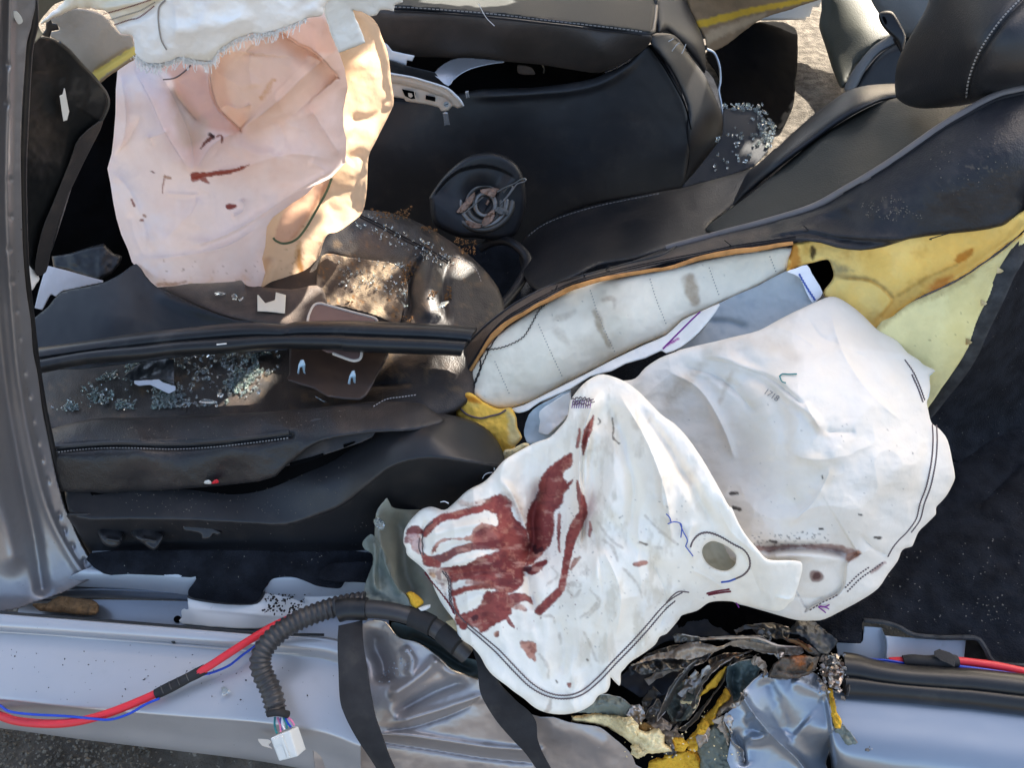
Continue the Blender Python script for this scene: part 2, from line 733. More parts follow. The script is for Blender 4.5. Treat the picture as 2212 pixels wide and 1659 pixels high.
def crumbs(name, spots, material, parent=None, size=(.001,.003), seed=1, col=None, flatten=.6, label=None):
    """spots: 3D points; one mesh of small broken pieces"""
    rg = np.random.default_rng(seed)
    V, F = [],[]
    base = np.array([(-1,-1,-1),(1,-1,-1),(1,1,-1),(-1,1,-1),(-1,-1,1),(1,-1,1),(1,1,1),(-1,1,1)], float)
    fc = [(0,3,2,1),(4,5,6,7),(0,1,5,4),(1,2,6,5),(2,3,7,6),(3,0,4,7)]
    for p in spots:
        s_ = rg.uniform(*size)
        b = base * rg.uniform(.55,1.0,(8,3)) * np.array([1, rg.uniform(.6,1), flatten]) * s_
        q = rg.normal(size=4); q /= np.linalg.norm(q)
        a, b_, c, d = q
        R = np.array([[1 - 2 * (c * c + d * d),2 * (b_ * c - a * d),2 * (b_ * d + a * c)],
                      [2 * (b_ * c + a * d),1 - 2 * (b_ * b_ + d * d),2 * (c * d - a * b_)],
                      [2 * (b_ * d - a * c),2 * (c * d + a * b_),1 - 2 * (b_ * b_ + c * c)]])
        k = len(V)
        V += list((b @ R.T) + np.array(p))
        F += [tuple(i + k for i in f) for f in fc]
    return mesh_obj(name, V, F, material, parent, False, None, None, label)


def scatter(relief, poly, n, seed=1, lift=.001, dens=None):
    rg = np.random.default_rng(seed)
    P = np.array(poly, float)
    out = []
    while len(out) < n:
        k = n * 4
        u = rg.uniform(P[:, 0].min(), P[:, 0].max(), k); v = rg.uniform(P[:, 1].min(), P[:, 1].max(), k)
        m = inside(u, v, P)
        if dens is not None:
            m &= rg.uniform(0,1, k) < dens(u, v)
        u, v = u[m], v[m]
        out += list(zip(u, v))
        if not len(u):
            break
    out = np.array(out[:n])
    if callable(relief):
        t = relief(out[:, 0], out[:, 1])
    else:
        t = relief.t(out[:, 0], out[:, 1], np.full(len(out),99.0))
    return W(out[:, 0], out[:, 1], t - lift)


def on(relief, pts, lift=.0012):
    P = np.array(pts, float)
    t = relief.t(P[:, 0], P[:, 1], relief.sd(P[:, 0], P[:, 1])[0].clip(0)) - lift
    return W(P[:, 0], P[:, 1], t)


def seam(name, relief, pts, material, parent, r=.0007, lift=.0008, dash=None, n=8, wave=None, label=None):
    """thread lying on a surface; dash=(on,off) in traced units makes single stitches in one mesh"""
    P = cr(pts, n) if len(pts) > 2 else np.array(pts, float)
    L = np.r_[0, np.cumsum(np.linalg.norm(np.diff(P, axis=0), axis=1))]
    k = max(2, int(L[-1] / 3))
    s_ = np.linspace(0, L[-1], k)
    P = np.stack([np.interp(s_, L, P[:, i]) for i in range(2)],-1)
    if wave:
        tan = np.gradient(P, axis=0); tan /= np.linalg.norm(tan, axis=1)[:, None] + 1e-9
        P = P + np.stack([-tan[:, 1], tan[:, 0]],-1) * (np.sin(s_ / wave[0] * 6.283) * wave[1])[:, None]
    if not dash:
        return tube(name, on(relief, P, lift), r, material, parent, seg=5, n=1, label=label)
    V, F = [],[]
    pos = 0.0
    while pos < L[-1] - dash[0]:
        q = np.stack([np.interp(np.linspace(pos, pos + dash[0],3), s_, P[:, i]) for i in range(2)],-1)
        X = on(relief, q, lift)
        d = X[2] - X[0]; d /= np.linalg.norm(d) + 1e-9
        w = np.cross(d, X[1] - CAM_POS); w /= np.linalg.norm(w) + 1e-9
        h = np.cross(w, d)
        if h @ (CAM_POS - X[1]) < 0:
            h = -h
        b = len(V)
        for x, rr in zip(X, (.5,1,.5)):
            V += [x + w * r, x + h * r * rr * 1.5, x - w * r]
        for i in (0,1):
            for j in (0,1):
                F.append((b + i * 3 + j, b + i * 3 + j + 1, b + i * 3 + 4 + j, b + i * 3 + 3 + j))
        pos += dash[0] + dash[1]
    return mesh_obj(name, V, F, material, parent, True, None, None, label)

# ------------------------------------------------------------------ materials of the place
mat('ground', lin(92,84,74),.95, vary=(14,.35), bump=('noise', 90,.8,.01), dust=(lin(60,55,48),5,.45,.7,.7), specks=(lin(140,132,118),160,.66))
mat('paint_grey', lin(182,179,178),.38,.5, vary=(3,.05), coat=.35, dust=(lin(130,120,112),26,.55,.9,.22), rough_var=(20,.06), specks=(lin(90,84,78),300,.75))
mat('paint_pale', lin(172,178,184),.42,.15, vary=(6,.05), dust=(lin(120,110,100),30,.62,.8,.5))
mat('paint_blue', lin(142,149,158),.3,.65, vary=(3,.05), coat=.4, dust=(lin(110,105,100),12,.55,.9,.3))
mat('zinc_green', lin(112,118,108),.55,.1, vary=(9,.14), dust=(lin(70,66,52),18,.5,.75,.6))
mat('bare_metal', lin(170,160,150),.33,.85, vary=(40,.25), bump=('noise', 120,.35,.002), dust=(lin(110,70,40),35,.5,.7,.6))
mat('rust_metal', lin(90,80,70),.5,.6, vary=(40,.3), bump=('noise', 150,.6,.003), dust=(lin(170,95,40),28,.52,.68,.8))
mat('dark_metal', lin(98,95,90),.4,.7, vary=(30,.2), dust=(lin(110,90,70),26,.5,.75,.5))
mat('plastic_black', lin(32,32,34),.42, vary=(12,.12), bump=('grain', 900,.12,.0006), dust=(lin(88,78,70),26,.46,.9,.3), spec=.5)
mat('plastic_dusty', lin(50,48,48),.55, vary=(10,.15), bump=('grain', 800,.15,.0006), dust=(lin(110,96,84),18,.42,.8,.5), spec=.4)
mat('rubber', lin(30,30,31),.38, vary=(15,.15), dust=(lin(95,88,80),22,.5,.85,.5), spec=.45)
mat('insert_cloth', lin(116,101,86),.85, vary=(30,.2), bump=('grain', 600,.5,.0012), dust=(lin(130,112,92),20,.45,.8,.4))
mat('leather', lin(34,33,34),.42, vary=(8,.15), bump=('grain', 520,.3,.0010), bump2=('noise', 25,.25,.003), dust=(lin(96,82,72),16,.45,.9,.32), spec=.5)
mat('leather_clean', lin(38,38,40),.40, vary=(8,.12), bump=('grain', 650,.25,.0008), dust=(lin(92,86,78),30,.55,.9,.35), spec=.5)
mat('leather_brown', lin(70,60,54),.6, vary=(12,.15), bump=('grain', 600,.35,.001), dust=(lin(128,108,92),18,.4,.8,.55))
mat('perforated', lin(44,44,39),.6, vary=(10,.12), bump=('grain', 480,.35,.001), dust=(lin(84,80,68),22,.5,.9,.3))
mat('carpet', lin(30,32,37),1.0, vary=(40,.35), bump=('noise', 420,.9,.003), spec=.1, specks=(lin(140,136,126),330,.74))
mat('carpet_tan', lin(98,92,84),1.0, vary=(60,.4), bump=('noise', 260,1.0,.006), spec=.1)
mat('felt_edge', lin(66,66,66),1.0, vary=(60,.3), bump=('noise', 500,.8,.002), spec=.1)
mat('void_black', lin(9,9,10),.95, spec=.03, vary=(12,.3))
mat('white_plastic', lin(214,212,204),.45, vary=(9,.04), dust=(lin(120,104,84),24,.56,.8,.55))
mat('white_duct', lin(226,226,222),.5, vary=(9,.04), dust=(lin(90,74,56),34,.60,.72,.7))
mat('cloth', attr=True, rough=.72, bump=('noise', 700,.12,.0006), bump2=('noise', 55,.30,.004), spec=.3, vary=(30,.03))
mat('cloth_thin', attr=True, rough=.75, bump=('noise', 700,.12,.0006), bump2=('noise', 45,.3,.004), spec=.25, trans=.5, vary=(30,.03))
mat('foam', attr=True, rough=.95, bump=('noise', 260,.45,.002), bump2=('noise', 40,.35,.005), spec=.15, vary=(20,.10))
mat('foam_raw', lin(222,172,58),.95, vary=(26,.22), bump=('noise', 160,.9,.004), dust=(lin(120,78,30),30,.5,.72,.8), spec=.15)
mat('foam_cream', lin(240,218,166),.95, vary=(30,.3), bump=('noise', 150,1.0,.005), dust=(lin(150,118,66),32,.48,.7,.8), spec=.15)
mat('thread_dark', lin(104,90,88),.8)
mat('thread_red', lin(110,40,48),.8)
mat('thread_blue', lin(70,92,165),.8)
mat('thread_purple', lin(120,40,130),.8)
mat('thread_teal', lin(60,130,130),.8)
mat('thread_green', lin(88,100,70),.8)
mat('thread_pale', lin(150,144,138),.8)
mat('thread_black', lin(24,22,24),.8)
mat('thread_white', lin(225,225,225),.8)
mat('foam_orange', lin(186,130,74),.9, vary=(50,.25))
mat('wire_red', lin(214,44,54),.42, vary=(12,.06), dust=(lin(150,60,60),25,.55,.8,.3))
mat('wire_blue', lin(28,66,176),.4)
mat('wire_teal', lin(40,120,120),.4)
mat('wire_pink', lin(214,120,150),.4)
mat('wire_violet', lin(110,90,150),.4)
mat('tape', lin(34,33,33),.75, vary=(40,.2), bump=('noise', 240,.5,.001))
mat('conduit', lin(52,50,50),.42, vary=(20,.15), dust=(lin(110,102,92),30,.45,.8,.45))
mat('webbing', lin(56,54,54),.75, vary=(40,.2), dust=(lin(100,92,84),30,.5,.8,.4), bump=('wave', 500,.6,.001), spec=.2)
mat('chrome', lin(190,192,196),.25,.7, dust=(lin(110,104,96),30,.5,.8,.5))
mat('trim_beige', lin(206,190,172),.45, vary=(12,.06), dust=(lin(120,104,90),40,.55,.8,.4))
mat('silver_white', lin(236,238,240),.3,.1)
mat('smoke_plastic', lin(46,48,50),.22, vary=(10,.2), dust=(lin(120,118,110),40,.5,.8,.4))
mat('copper', lin(140,112,94),.38,.8, vary=(60,.3), dust=(lin(90,54,36),45,.5,.75,.6))
mat('steel', lin(130,126,120),.32,.9, vary=(50,.2), dust=(lin(120,80,50),50,.5,.75,.5))
mat('glass_crumb', lin(240,246,243),.03, transmission=.92, ior=1.5, spec=.8)
mat('glass_green', lin(226,242,235),.05, transmission=.9, ior=1.5, spec=.8)
mat('rust_crumb', lin(112,78,44),.9, vary=(60,.3))
mat('dirt_crumb', lin(40,34,30),.95, vary=(60,.3))
mat('pale_crumb', lin(120,114,106),.8, vary=(60,.3))
mat('brown_lump', lin(122,96,66),1.0, vary=(24,.35), bump=('noise', 90,1.0,.008), dust=(lin(70,56,40),30,.45,.7,.7))
mat('paper', lin(214,212,216),.6, vary=(12,.06), dust=(lin(150,136,130),14,.5,.8,.5))
mat('clip_blue', lin(150,176,190),.4)
mat('phone_case', lin(120,92,82),.5, dust=(lin(80,62,54),20,.45,.8,.5))
mat('liner', attr=True, rough=.85, bump=('wave', 420,.12,.0006), bump2=('noise', 60,.25,.003), spec=.2, vary=(40,.04))
mat('headliner', attr=True, rough=.95, bump=('noise', 400,.4,.001), spec=.1, vary=(20,.05))
mat('fuzz', lin(236,234,230),.8)

mat('white_cloth', lin(225,225,222),.8)
mat('dust_chip', lin(112,104,94),.9, vary=(60,.3))
mat('navy_dark', lin(30,36,46),.5,.3, vary=(14,.4), dust=(lin(70,66,50),24,.5,.75,.4))
mat('lid_leather', lin(42,44,42),.6, vary=(8,.12), bump=('grain', 650,.4,.001), spec=.22)
mat('leather_attr', attr=True, rough=.48, vary=(10,.18), bump=('grain', 520,.35,.0010), bump2=('noise', 25,.2,.003), spec=.45)
mat('paint_pillar_shaded', lin(142,140,141),.38,.6, vary=(5,.06), coat=.2, dust=(lin(100,92,84),30,.5,.85,.25), specks=(lin(80,74,70),300,.75))  # same body paint, darkened for the dimmer light on the upright pillar
mat('paint_skin_shaded', lin(168,160,156),.4,.6, vary=(5,.06), coat=.2, dust=(lin(96,86,78),24,.5,.85,.4), specks=(lin(200,196,192),240,.76))  # same body paint, browner for ground reflections on the sloping skin
mat('gravel', lin(104,96,84),.95, vary=(60,.4))
mat('seat_olive', lin(66,66,56),.6, vary=(10,.12), bump=('grain', 500,.3,.001))
mat('seat_grey', lin(112,112,112),.5, vary=(10,.08), bump=('grain', 500,.3,.001))
mat('smoke_dark', lin(26,27,27),.3, vary=(10,.2), dust=(lin(70,62,56),14,.45,.8,.35))
mat('knee_dark', lin(30,31,34),.45, vary=(8,.15), dust=(lin(66,60,56),20,.5,.85,.3))
mat('trim_taupe', lin(92,90,80),.8, vary=(14,.1))
mat('tray_brown', lin(62,47,39),.45, vary=(10,.12), dust=(lin(38,34,32),8,.4,.7,.5))
mat('sun_patch_cream', lin(232,220,196),.6)
mat('zinc_pale', lin(150,148,132),.5,.05, vary=(9,.1), dust=(lin(110,104,80),14,.5,.8,.5))
mat('zinc_dark', lin(70,82,80),.5,.1, vary=(9,.14), dust=(lin(50,46,36),18,.5,.75,.5))
mat('torn_tan', lin(160,144,126),.5,.45, vary=(40,.2), bump=('noise', 130,.5,.002), dust=(lin(120,90,50),30,.5,.7,.6))
mat('foam_brown', lin(140,106,56),.95, vary=(30,.2), bump=('noise', 150,.9,.004))
mat('mat_grey', lin(40,42,46),.8, vary=(12,.1), bump=('noise', 300,.3,.001))
mat('leather_brown_soft', lin(64,58,54),.55, vary=(8,.12), bump=('grain', 520,.25,.001), dust=(lin(96,84,76),16,.42,.85,.4))
mat('leather_dusty', lin(32,31,34),.46, vary=(8,.15), bump=('grain', 520,.3,.0010), dust=(lin(92,82,74),18,.5,.9,.28))
mat('piping_highlight', lin(112,104,100),.45, vary=(20,.1))  # grey base paints in the highlight along the outer bolster piping

# ------------------------------------------------------------------ ground
gv = []
gf = []
n = 40
ext = np.sinh(np.linspace(-4,4, n + 1)) / math.sinh(4) * 60
gx, gy = np.meshgrid(ext, ext)
gz = fbm(gx * 3, gy * 3,4,4) * .008
gverts = np.stack([gx, gy + .4, gz],-1).reshape(-1,3)
gi = np.arange((n + 1) ** 2).reshape(n + 1, n + 1)
gfaces = np.stack([gi[:-1, :-1], gi[:-1,1:], gi[1:, 1:], gi[1:, :-1]],-1).reshape(-1,4)
g = mesh_obj('ground', gverts, gfaces, 'ground')
g['kind'] = 'structure'

gr = Relief([(-20,1560),(420,1600),(420,1680),(-20,1680)],[Z(0,1560,.006), Z(400,1560,.006), Z(0,1680,.006), Z(400,1680,.006)])
grit = crumbs('gravel', scatter(gr, [(-20,1575),(330,1600),(330,1680),(-20,1680)],420,3,.001), 'gravel', None, (.0008,.0034),4)
tag(grit, 'loose grey gravel grains on the ground below the sill', 'gravel', kind='stuff')

# ------------------------------------------------------------------ car body shell
body = thing('wrecked_car', 'silver grey car body shell with its door opening cut away, pillar, sill and torn metal', 'car', (0,.6,0))

# sill: flat top, rolled outer edge, from the front corner to the torn middle
sill_rows = []
us = [-140,0,180,380,560,680,730,755,780]
def sill_row(vs, zs):
    # vs: list of v values at the u stations
    return [PZ(u, v, z) for u, v, z in zip(us, vs, zs)]
def ln(a, b):
    return list(np.interp(us, [us[0], us[-1]],[a, b]))
sill_rows.append(sill_row([1316,1326,1340,1356,1371,1376,1384,1392,1400], ln(.405,.405)))
sill_rows.append(sill_row([1318,1328,1342,1358,1373,1378,1386,1394,1402], ln(.437,.437)))
sill_rows.append(sill_row([1322,1332,1346,1362,1377,1382,1390,1398,1406], ln(.440,.440)))
sill_rows.append(sill_row([1344,1352,1364,1378,1392,1400,1410,1420,1430], ln(.437,.437)))
sill_rows.append(sill_row([1352,1361,1374,1389,1405,1415,1426,1436,1446], ln(.424,.424)))
sill_rows.append(sill_row([1362,1372,1388,1402,1418,1430,1444,1455,1465], ln(.419,.419)))
sill_rows.append(sill_row([1440,1448,1460,1472,1484,1500,1510,1520,1530], ln(.417,.417)))
sill_rows.append(sill_row([1492,1502,1520,1536,1550,1566,1580,1590,1600], ln(.413,.411)))
sill_rows.append(sill_row([1502,1513,1533,1551,1566,1584,1598,1608,1618], ln(.405,.403)))
sill_rows.append(sill_row([1530,1541,1560,1582,1602,1620,1634,1644,1655], ln(.372,.37)))
sill_rows.append(sill_row([1558,1570,1594,1618,1640,1662,1678,1690,1702], ln(.335,.33)))
sill_rows.append(sill_row([1556,1568,1592,1616,1640,1662,1678,1690,1702], ln(.29,.29)))
sill = loft('sill_panel', sill_rows, 'paint_grey', body, nu=10, nv=5, thick=.0015, sharp=60, noise=(.0006,26,5))
# spot weld dimples along the flange
for i, (u, v) in enumerate(T(7,(40,752),(250,758),(495,776),(735,795),(960,812),(1225,830),(1430,845))):
    p = PZ(u, v, .4375)
    tube('spot_weld', [p + np.array((-.004,0,-.001)), p + np.array((0,0,.0002)), p + np.array((.004,0,-.001))],[.0006,.0028,.0006], 'paint_grey', sill, seg=8, n=3, flat=.4)
# raised lines pressed along the sill
for k, (a, b) in enumerate(((1356,1404),(1364,1413))):
    tube('pressed_ridge', [PZ(-100, a - 6,.429 - .004 * k), PZ(180, a + 12,.429 - .004 * k), PZ(560, b - 6,.429 - .004 * k), PZ(730, b, .428 - .004 * k)],.0016, 'paint_grey', sill, seg=6)
tube('flange_seal', [PZ(u, v - 3,.4415) for u, v in zip([-140,0,180,380,560,700],[1316,1326,1340,1356,1371,1375])],.0016, 'rubber', sill, seg=6)

# front pillar
pil_out = [(-90,-30),(68,-30),(70,42),(58,91),(54,140),(49,210),(45,314),(47,454),(50,540),(56,620),(66,690),(70,745),
           (73,770),(82,812),(91,882),(105,952),(119,1021),(136,1085),(154,1128),(175,1177),(199,1216),(220,1237),
           (168,1265),(133,1282),(70,1303),(49,1312),(0,1322),(-90,1330)]
pc = [Y(70,0,.60), Y(-90,0,.55), Y(50,300,.575), Y(-90,300,.53), Y(60,650,.54), Y(-90,650,.49), Y(105,952,.51), Y(-60,952,.46),
      Z(175,1177,.455), Z(220,1237,.425), Z(60,1180,.47), Z(-80,1180,.48), Z(130,1282,.415), Z(0,1322,.418), Z(-90,1330,.42), Z(60,1290,.425)]
wd = []
for q in (T(4,(80,215),(100,400),(120,570),(150,785),(180,930),(205,1080),(235,1215),(260,1320),(300,1450)) +
          T(1,(50,400),(40,640),(60,1110),(65,1340),(60,1540)) + T(7,(370,95),(400,190),(450,290),(520,380))):
    wd.append((q[0], q[1],4.0,7,-.0042))
pil, pil_r = sheet('door_pillar', pil_out, pc, 'paint_pillar_shaded', body, step=3.5, thick=.006, rim=5, dents=wd, smooth=3,
                   folds=[('ridge', [(22,-40),(18,200),(14,420),(24,620),(44,830),(78,1010),(110,1120),(160,1215),(190,1250)],.006,9,0, False),
                          ('ridge', [(0,-40),(-14,300),(-12,620),(10,850),(40,1010),(70,1140),(92,1270)],-.012,16,0, False),
                          ('ridge', [(-50,-40),(-60,300),(-50,700),(-20,1000),(20,1200)],.02,30,0, False)],
                   noise=[(.0012,60)])
tube('rubber_edge', [W(*p) for p in (Y(70,-30,.605), Y(74,42,.603), Y(64,91,.60), Y(59,140,.597), Y(53,260,.585), Y(49,380,.575), Y(54,560,.555), Y(62,640,.548), Y(74,745,.538),
                     Y(80,790,.534), Y(95,882,.522), Y(110,952,.513), Y(124,1021,.505), Y(141,1085,.50), Y(160,1130,.485), Y(182,1177,.478), Y(205,1216,.468), Y(226,1238,.464))],.0032, 'rubber', pil, seg=8)
# little white mark plugs on the pillar
sheet('plug', T('D', (150,130),(190,125),(235,170),(262,225),(255,262),(210,275),(175,220),(150,180)),[(u, v, t - .004) for u, v, t in (Y(30,20,.588), Y(50,30,.588), Y(40,50,.588))], 'white_plastic', pil, step=2, thick=.003, rim=3)

# floor under everything, dark carpet
fl_out = [(-200,-250),(2500,-250),(2500,1330),(1900,1330),(-200,1230)]
floor_r = None
fv = [(-.9,.50,.30),(1.6,.50,.30),(1.6,2.0,.26),(-.9,2.0,.26)]
nfx, nfy = 60,40
xs = np.linspace(-.95,1.7, nfx); ys = np.linspace(.47,2.02, nfy)
fx, fy = np.meshgrid(xs, ys)
fz = .275 + .02 * fbm(fx * 4, fy * 4,9,4) + .10 * np.exp(-((fy - 1.25) / .17) ** 2)
I = np.arange(nfx * nfy).reshape(nfy, nfx)
mesh_obj('floor', np.stack([fx, fy, fz],-1).reshape(-1,3), np.stack([I[:-1, :-1], I[:-1,1:], I[1:, 1:], I[1:, :-1]],-1).reshape(-1,4), 'carpet', body)

# inner sill channel, pale primer
loft('inner_sill', [[PZ(130,1262,.402), PZ(300,1272,.402), PZ(430,1285,.402), PZ(600,1300,.402), PZ(800,1310,.402)],
                    [PZ(160,1240,.436), PZ(300,1243,.436), PZ(430,1250,.436), PZ(600,1254,.436), PZ(800,1256,.436)],
                    [PZ(200,1225,.438), PZ(300,1230,.438), PZ(430,1236,.438), PZ(600,1240,.438), PZ(800,1240,.438)],
                    [PZ(200,1190,.434), PZ(300,1190,.434), PZ(430,1190,.434), PZ(600,1190,.434), PZ(800,1190,.434)]][::-1], 'paint_pale', body, nu=6, nv=6, thick=.002, sharp=60)
loft('sill_channel', [[PZ(60,1300,.388), PZ(200,1296,.386), PZ(420,1300,.386), PZ(620,1310,.386), PZ(840,1320,.386)],
                      [PZ(40,1316,.384), PZ(200,1330,.383), PZ(420,1345,.383), PZ(620,1356,.383), PZ(840,1372,.383)],
                      [PZ(40,1340,.384), PZ(200,1350,.383), PZ(420,1366,.383), PZ(620,1380,.383), PZ(840,1396,.383)]][::-1], 'paint_blue', body, nu=6, nv=5, thick=.002)
loft('sill_channel_wall', [[PZ(60,1285,.40), PZ(200,1275,.404), PZ(420,1284,.404), PZ(620,1298,.404), PZ(840,1310,.404)],
                      [PZ(60,1296,.386), PZ(200,1292,.384), PZ(420,1300,.384), PZ(620,1312,.384), PZ(840,1322,.384)]][::-1], 'paint_blue', body, nu=6, nv=4, thick=.002)
hole = tube('drain_hole', [PZ(383,1338,.3845), PZ(383,1338,.3865)],.0042, 'void_black', body, seg=14, n=1)

# carpet edge over the inner sill with its tongue
cp_out = T(7,(560,330),(640,458),(800,462),(1000,470),(1180,482),(1222,470),(1195,520),(1165,560),(1172,600),(1250,618),(1400,640),(1550,645),(1600,620),(1625,570),(1655,530),
           (1690,490),(1800,478),(1900,510),(1960,535),(2060,550),(2110,545),(2150,500),(2300,490),(2300,330),(1800,320),(1200,310))
cp_c = [Z(u, v, z) for u, v, z in T(7,(600,330,.452),(640,455,.441),(1000,470,.441),(1180,482,.441),(1165,600,.418),(1400,640,.418),(1600,620,.418),(1690,490,.441),(2100,545,.441),
                                    (2300,490,.441),(2300,340,.452),(1200,330,.455),(1400,500,.446),(1400,560,.436))]
sheet('floor_carpet', cp_out, cp_c, 'carpet', body, step=3.5, thick=.006, rim=3, smooth=3, noise=[(.0018,40),(.0008,12)])
sheet('carpet_edge', T(7,(1165,590),(1250,608),(1400,630),(1545,637),(1590,620),(1625,570),(1640,580),(1610,630),(1555,652),(1400,650),(1250,632),(1165,612)),
      [Z(u, v, z) for u, v, z in T(7,(1165,600,.4165),(1400,640,.4165),(1600,625,.4165),(1630,575,.424))], 'felt_edge', body, step=2.2, thick=.006, rim=2, smooth=2)
sheet('carpet_flap', T(7,(1965,465),(1990,430),(2050,395),(2120,390),(2330,392),(2330,505),(2200,512),(2050,505),(1975,490)),
      [Z(u, v, z) for u, v, z in T(7,(1965,465,.456),(2050,395,.462),(2330,392,.462),(2330,505,.456),(2100,505,.456))], 'carpet', body, step=3, thick=.009, rim=4)

# white plastic duct beside the tongue
sheet('cable_duct', T(7,(1120,690),(1140,675),(1165,678),(1168,560),(1300,560),(1600,560),(1660,530),(1700,505),(1830,500),(1920,530),(2060,555),(2212,540),(2212,640),(2050,660),
                      (1950,680),(1900,700),(1800,735),(1640,790),(1500,800),(1130,770),(1125,730)),
      [Z(u, v, z) for u, v, z in T(7,(1165,600,.412),(1400,600,.413),(1168,668,.410),(1600,690,.409),(1130,700,.400),(1130,770,.390),(1600,790,.390),(1700,520,.424),(1830,510,.426),(2200,550,.424),(2200,630,.416),
                                    (1900,640,.41),(1650,620,.413))], 'white_duct', body, step=3, thick=.006, rim=4, smooth=2,
      folds=[('crease', T(7,(1170,672),(1400,690),(1640,715),(1800,725)),.002,3),('ridge', T(7,(1700,560),(1800,590),(1880,640),(1890,690)),-.006,6)])
dirt = crumbs('duct_dirt', scatter(lambda u, v: np.array([Z(a, b, .414)[2] for a, b in zip(u, v)]), T(7,(1650,520),(1850,500),(1900,600),(1900,690),(1750,720),(1620,700)),150,8,.004), 'dirt_crumb', body, (.0006,.0018),8)
dirt['kind'] = 'stuff'

# rusty foam lump in the channel
lump, _ = sheet('sealant_lump', T(7,(205,645),(290,640),(360,600),(450,605),(530,615),(600,635),(612,680),(590,712),(480,712),(380,700),(260,692),(220,668)),
                [Z(u, v, .40) for u, v in T(7,(200,650),(400,600),(600,640),(600,710),(300,700))], 'brown_lump', None, step=2.2, thick=.012, bulge=.012, rim=14, noise=[(.004,14),(.002,5)], jag=(2,5))
tag(lump, 'crumbly brown lump lying in the sill channel by the pillar foot', 'foam')

# ------------------------------------------------------------------ roof strip, far side: out of view, added to shape sun and shade
XR = np.linspace(-.60,2.2,9); YR = np.linspace(1.25,1.66,9)
rx, ry = np.meshgrid(XR, YR)
rz = 1.47 - .05 * ((ry - 1.2) / .6) ** 2 - .04 * ((rx - .5) / 1.0) ** 2
rows = np.stack([rx, ry, rz],-1)
loft('roof', rows, 'paint_grey', body, nu=2, nv=2, thick=-.012)
XD = np.linspace(-.60,.56,6)
loft('far_door', [[(x, 2.02,.30) for x in XD],[(x, 2.05,.60) for x in XD],[(x, 2.02,.80) for x in XD],[(x, 1.98,.86) for x in XD]], 'plastic_black', body, nu=2, nv=3, thick=.04)
loft('far_pillar', [[(.50,1.98,.80),(.62,1.98,.80)],[(.56,1.86,1.1),(.66,1.86,1.1)],[(.60,1.77,1.43),(.70,1.77,1.43)]], 'plastic_black', body, nu=2, nv=4, thick=.03)

# unseen cloth added in the far windows, its holes cut to place the sun patches
CY_ = 1.70
def far_hole(pts, how):
    out = []
    for u, v in pts:
        p = W(*how(u, v)); s_ = (CY_ - p[1]) / SUN_DIR.y
        out.append((p[0] + s_ * SUN_DIR.x, p[2] + s_ * SUN_DIR.z))
    return out
zc57 = lambda u, v: Z(u, v, .572)
sun_holes = [far_hole(T(5,(-60,190),(30,170),(80,190),(70,130),(160,105),(270,140),(315,200),(225,240),(260,290),(340,330),(340,390),(240,365),(170,300),(185,350),(110,330),(70,290),(-60,290)), zc57),
         far_hole(T(5,(650,180),(735,50),(830,150),(770,170),(740,250)), lambda u, v: Z(u, v, .585)), far_hole(T(5,(380,500),(480,405),(570,385),(650,440),(660,520)), lambda u, v: Z(u, v, .59)), far_hole(T(5,(630,640),(770,640),(700,790),(650,730)), lambda u, v: Z(u, v, .59)),
         far_hole(T(4,(1580,280),(1700,345),(1710,275),(1790,295),(1780,430),(1580,410)), zc57),
         far_hole(T(2,(20,520),(180,430),(360,480),(360,640),(260,800),(200,960),(160,1330),(0,1440),(-60,1300),(60,1000),(20,760)), lambda u, v: Y(u, v, .90)),
         far_hole(T('E', (280,540),(700,610),(1000,710),(1190,880),(1150,960),(900,1020),(280,830)), lambda u, v: Y(u, v, 1.15))]
gx_, gz_ = np.meshgrid(np.arange(-.45,2.0,.007), np.arange(.50,1.50,.007))
gxf, gzf = gx_.ravel(), gz_.ravel()
keep = gzf > .97 + .05 * fbm(gxf * 14, gzf * 0,6,4)
jx = gxf + .010 * fbm(gxf * 60, gzf * 60,3,3); jz = gzf + .010 * fbm(gxf * 60, gzf * 60,8,3)
fwt = TPS([Y(u, v, y) for u, v, y in ((1520,120,1.60),(1600,60,1.68),(1710,60,1.72),(1715,200,1.45),(1690,280,1.32),(1560,230,1.34),(1480,390,1.12))])
z36 = lambda u, v: (u, v, float(fwt(np.array([u]), np.array([v]))[0]))
for h in (far_hole(T(3,(235,340),(330,262),(450,180),(600,130),(720,135),(790,170),(812,230),(815,350),(800,500),(785,640),(740,740),(690,800),(630,960),(500,1080),(60,1200),(0,700)), z36),):
    keep |= inside(jx, jz, h)  # extra hanging cloth added to shade the rear footwell
for h in sun_holes:
    keep &= ~inside(jx, jz, h)
kq = keep.reshape(gx_.shape)
cell = kq[:-1, :-1] & kq[1:, :-1] & kq[:-1,1:] & kq[1:, 1:]
yy, xx = np.where(cell)
I = np.arange(gx_.size).reshape(gx_.shape)
qd = np.stack([I[yy, xx], I[yy, xx + 1], I[yy + 1, xx + 1], I[yy + 1, xx]],-1)
used = np.unique(qd); rm_ = np.full(gx_.size, -1); rm_[used] = np.arange(len(used))
cv = np.stack([gxf, CY_ + .004 * fbm(gxf * 20, gzf * 5,2,3), gzf],-1)[used]
fc_ = mesh_obj('far_sun_mask', cv, rm_[qd], 'white_cloth', None)
sm = fc_.modifiers.new('thickness', 'SOLIDIFY'); sm.thickness = .002
tag(fc_, 'unseen white cloth added in the far side windows, torn to shape the sun patches', 'airbag')

# ------------------------------------------------------------------ driver seat
seat = thing('driver_seat', 'black leather driver seat reclined far back, its side burst open showing white lining', 'seat', (0,.75,.30))

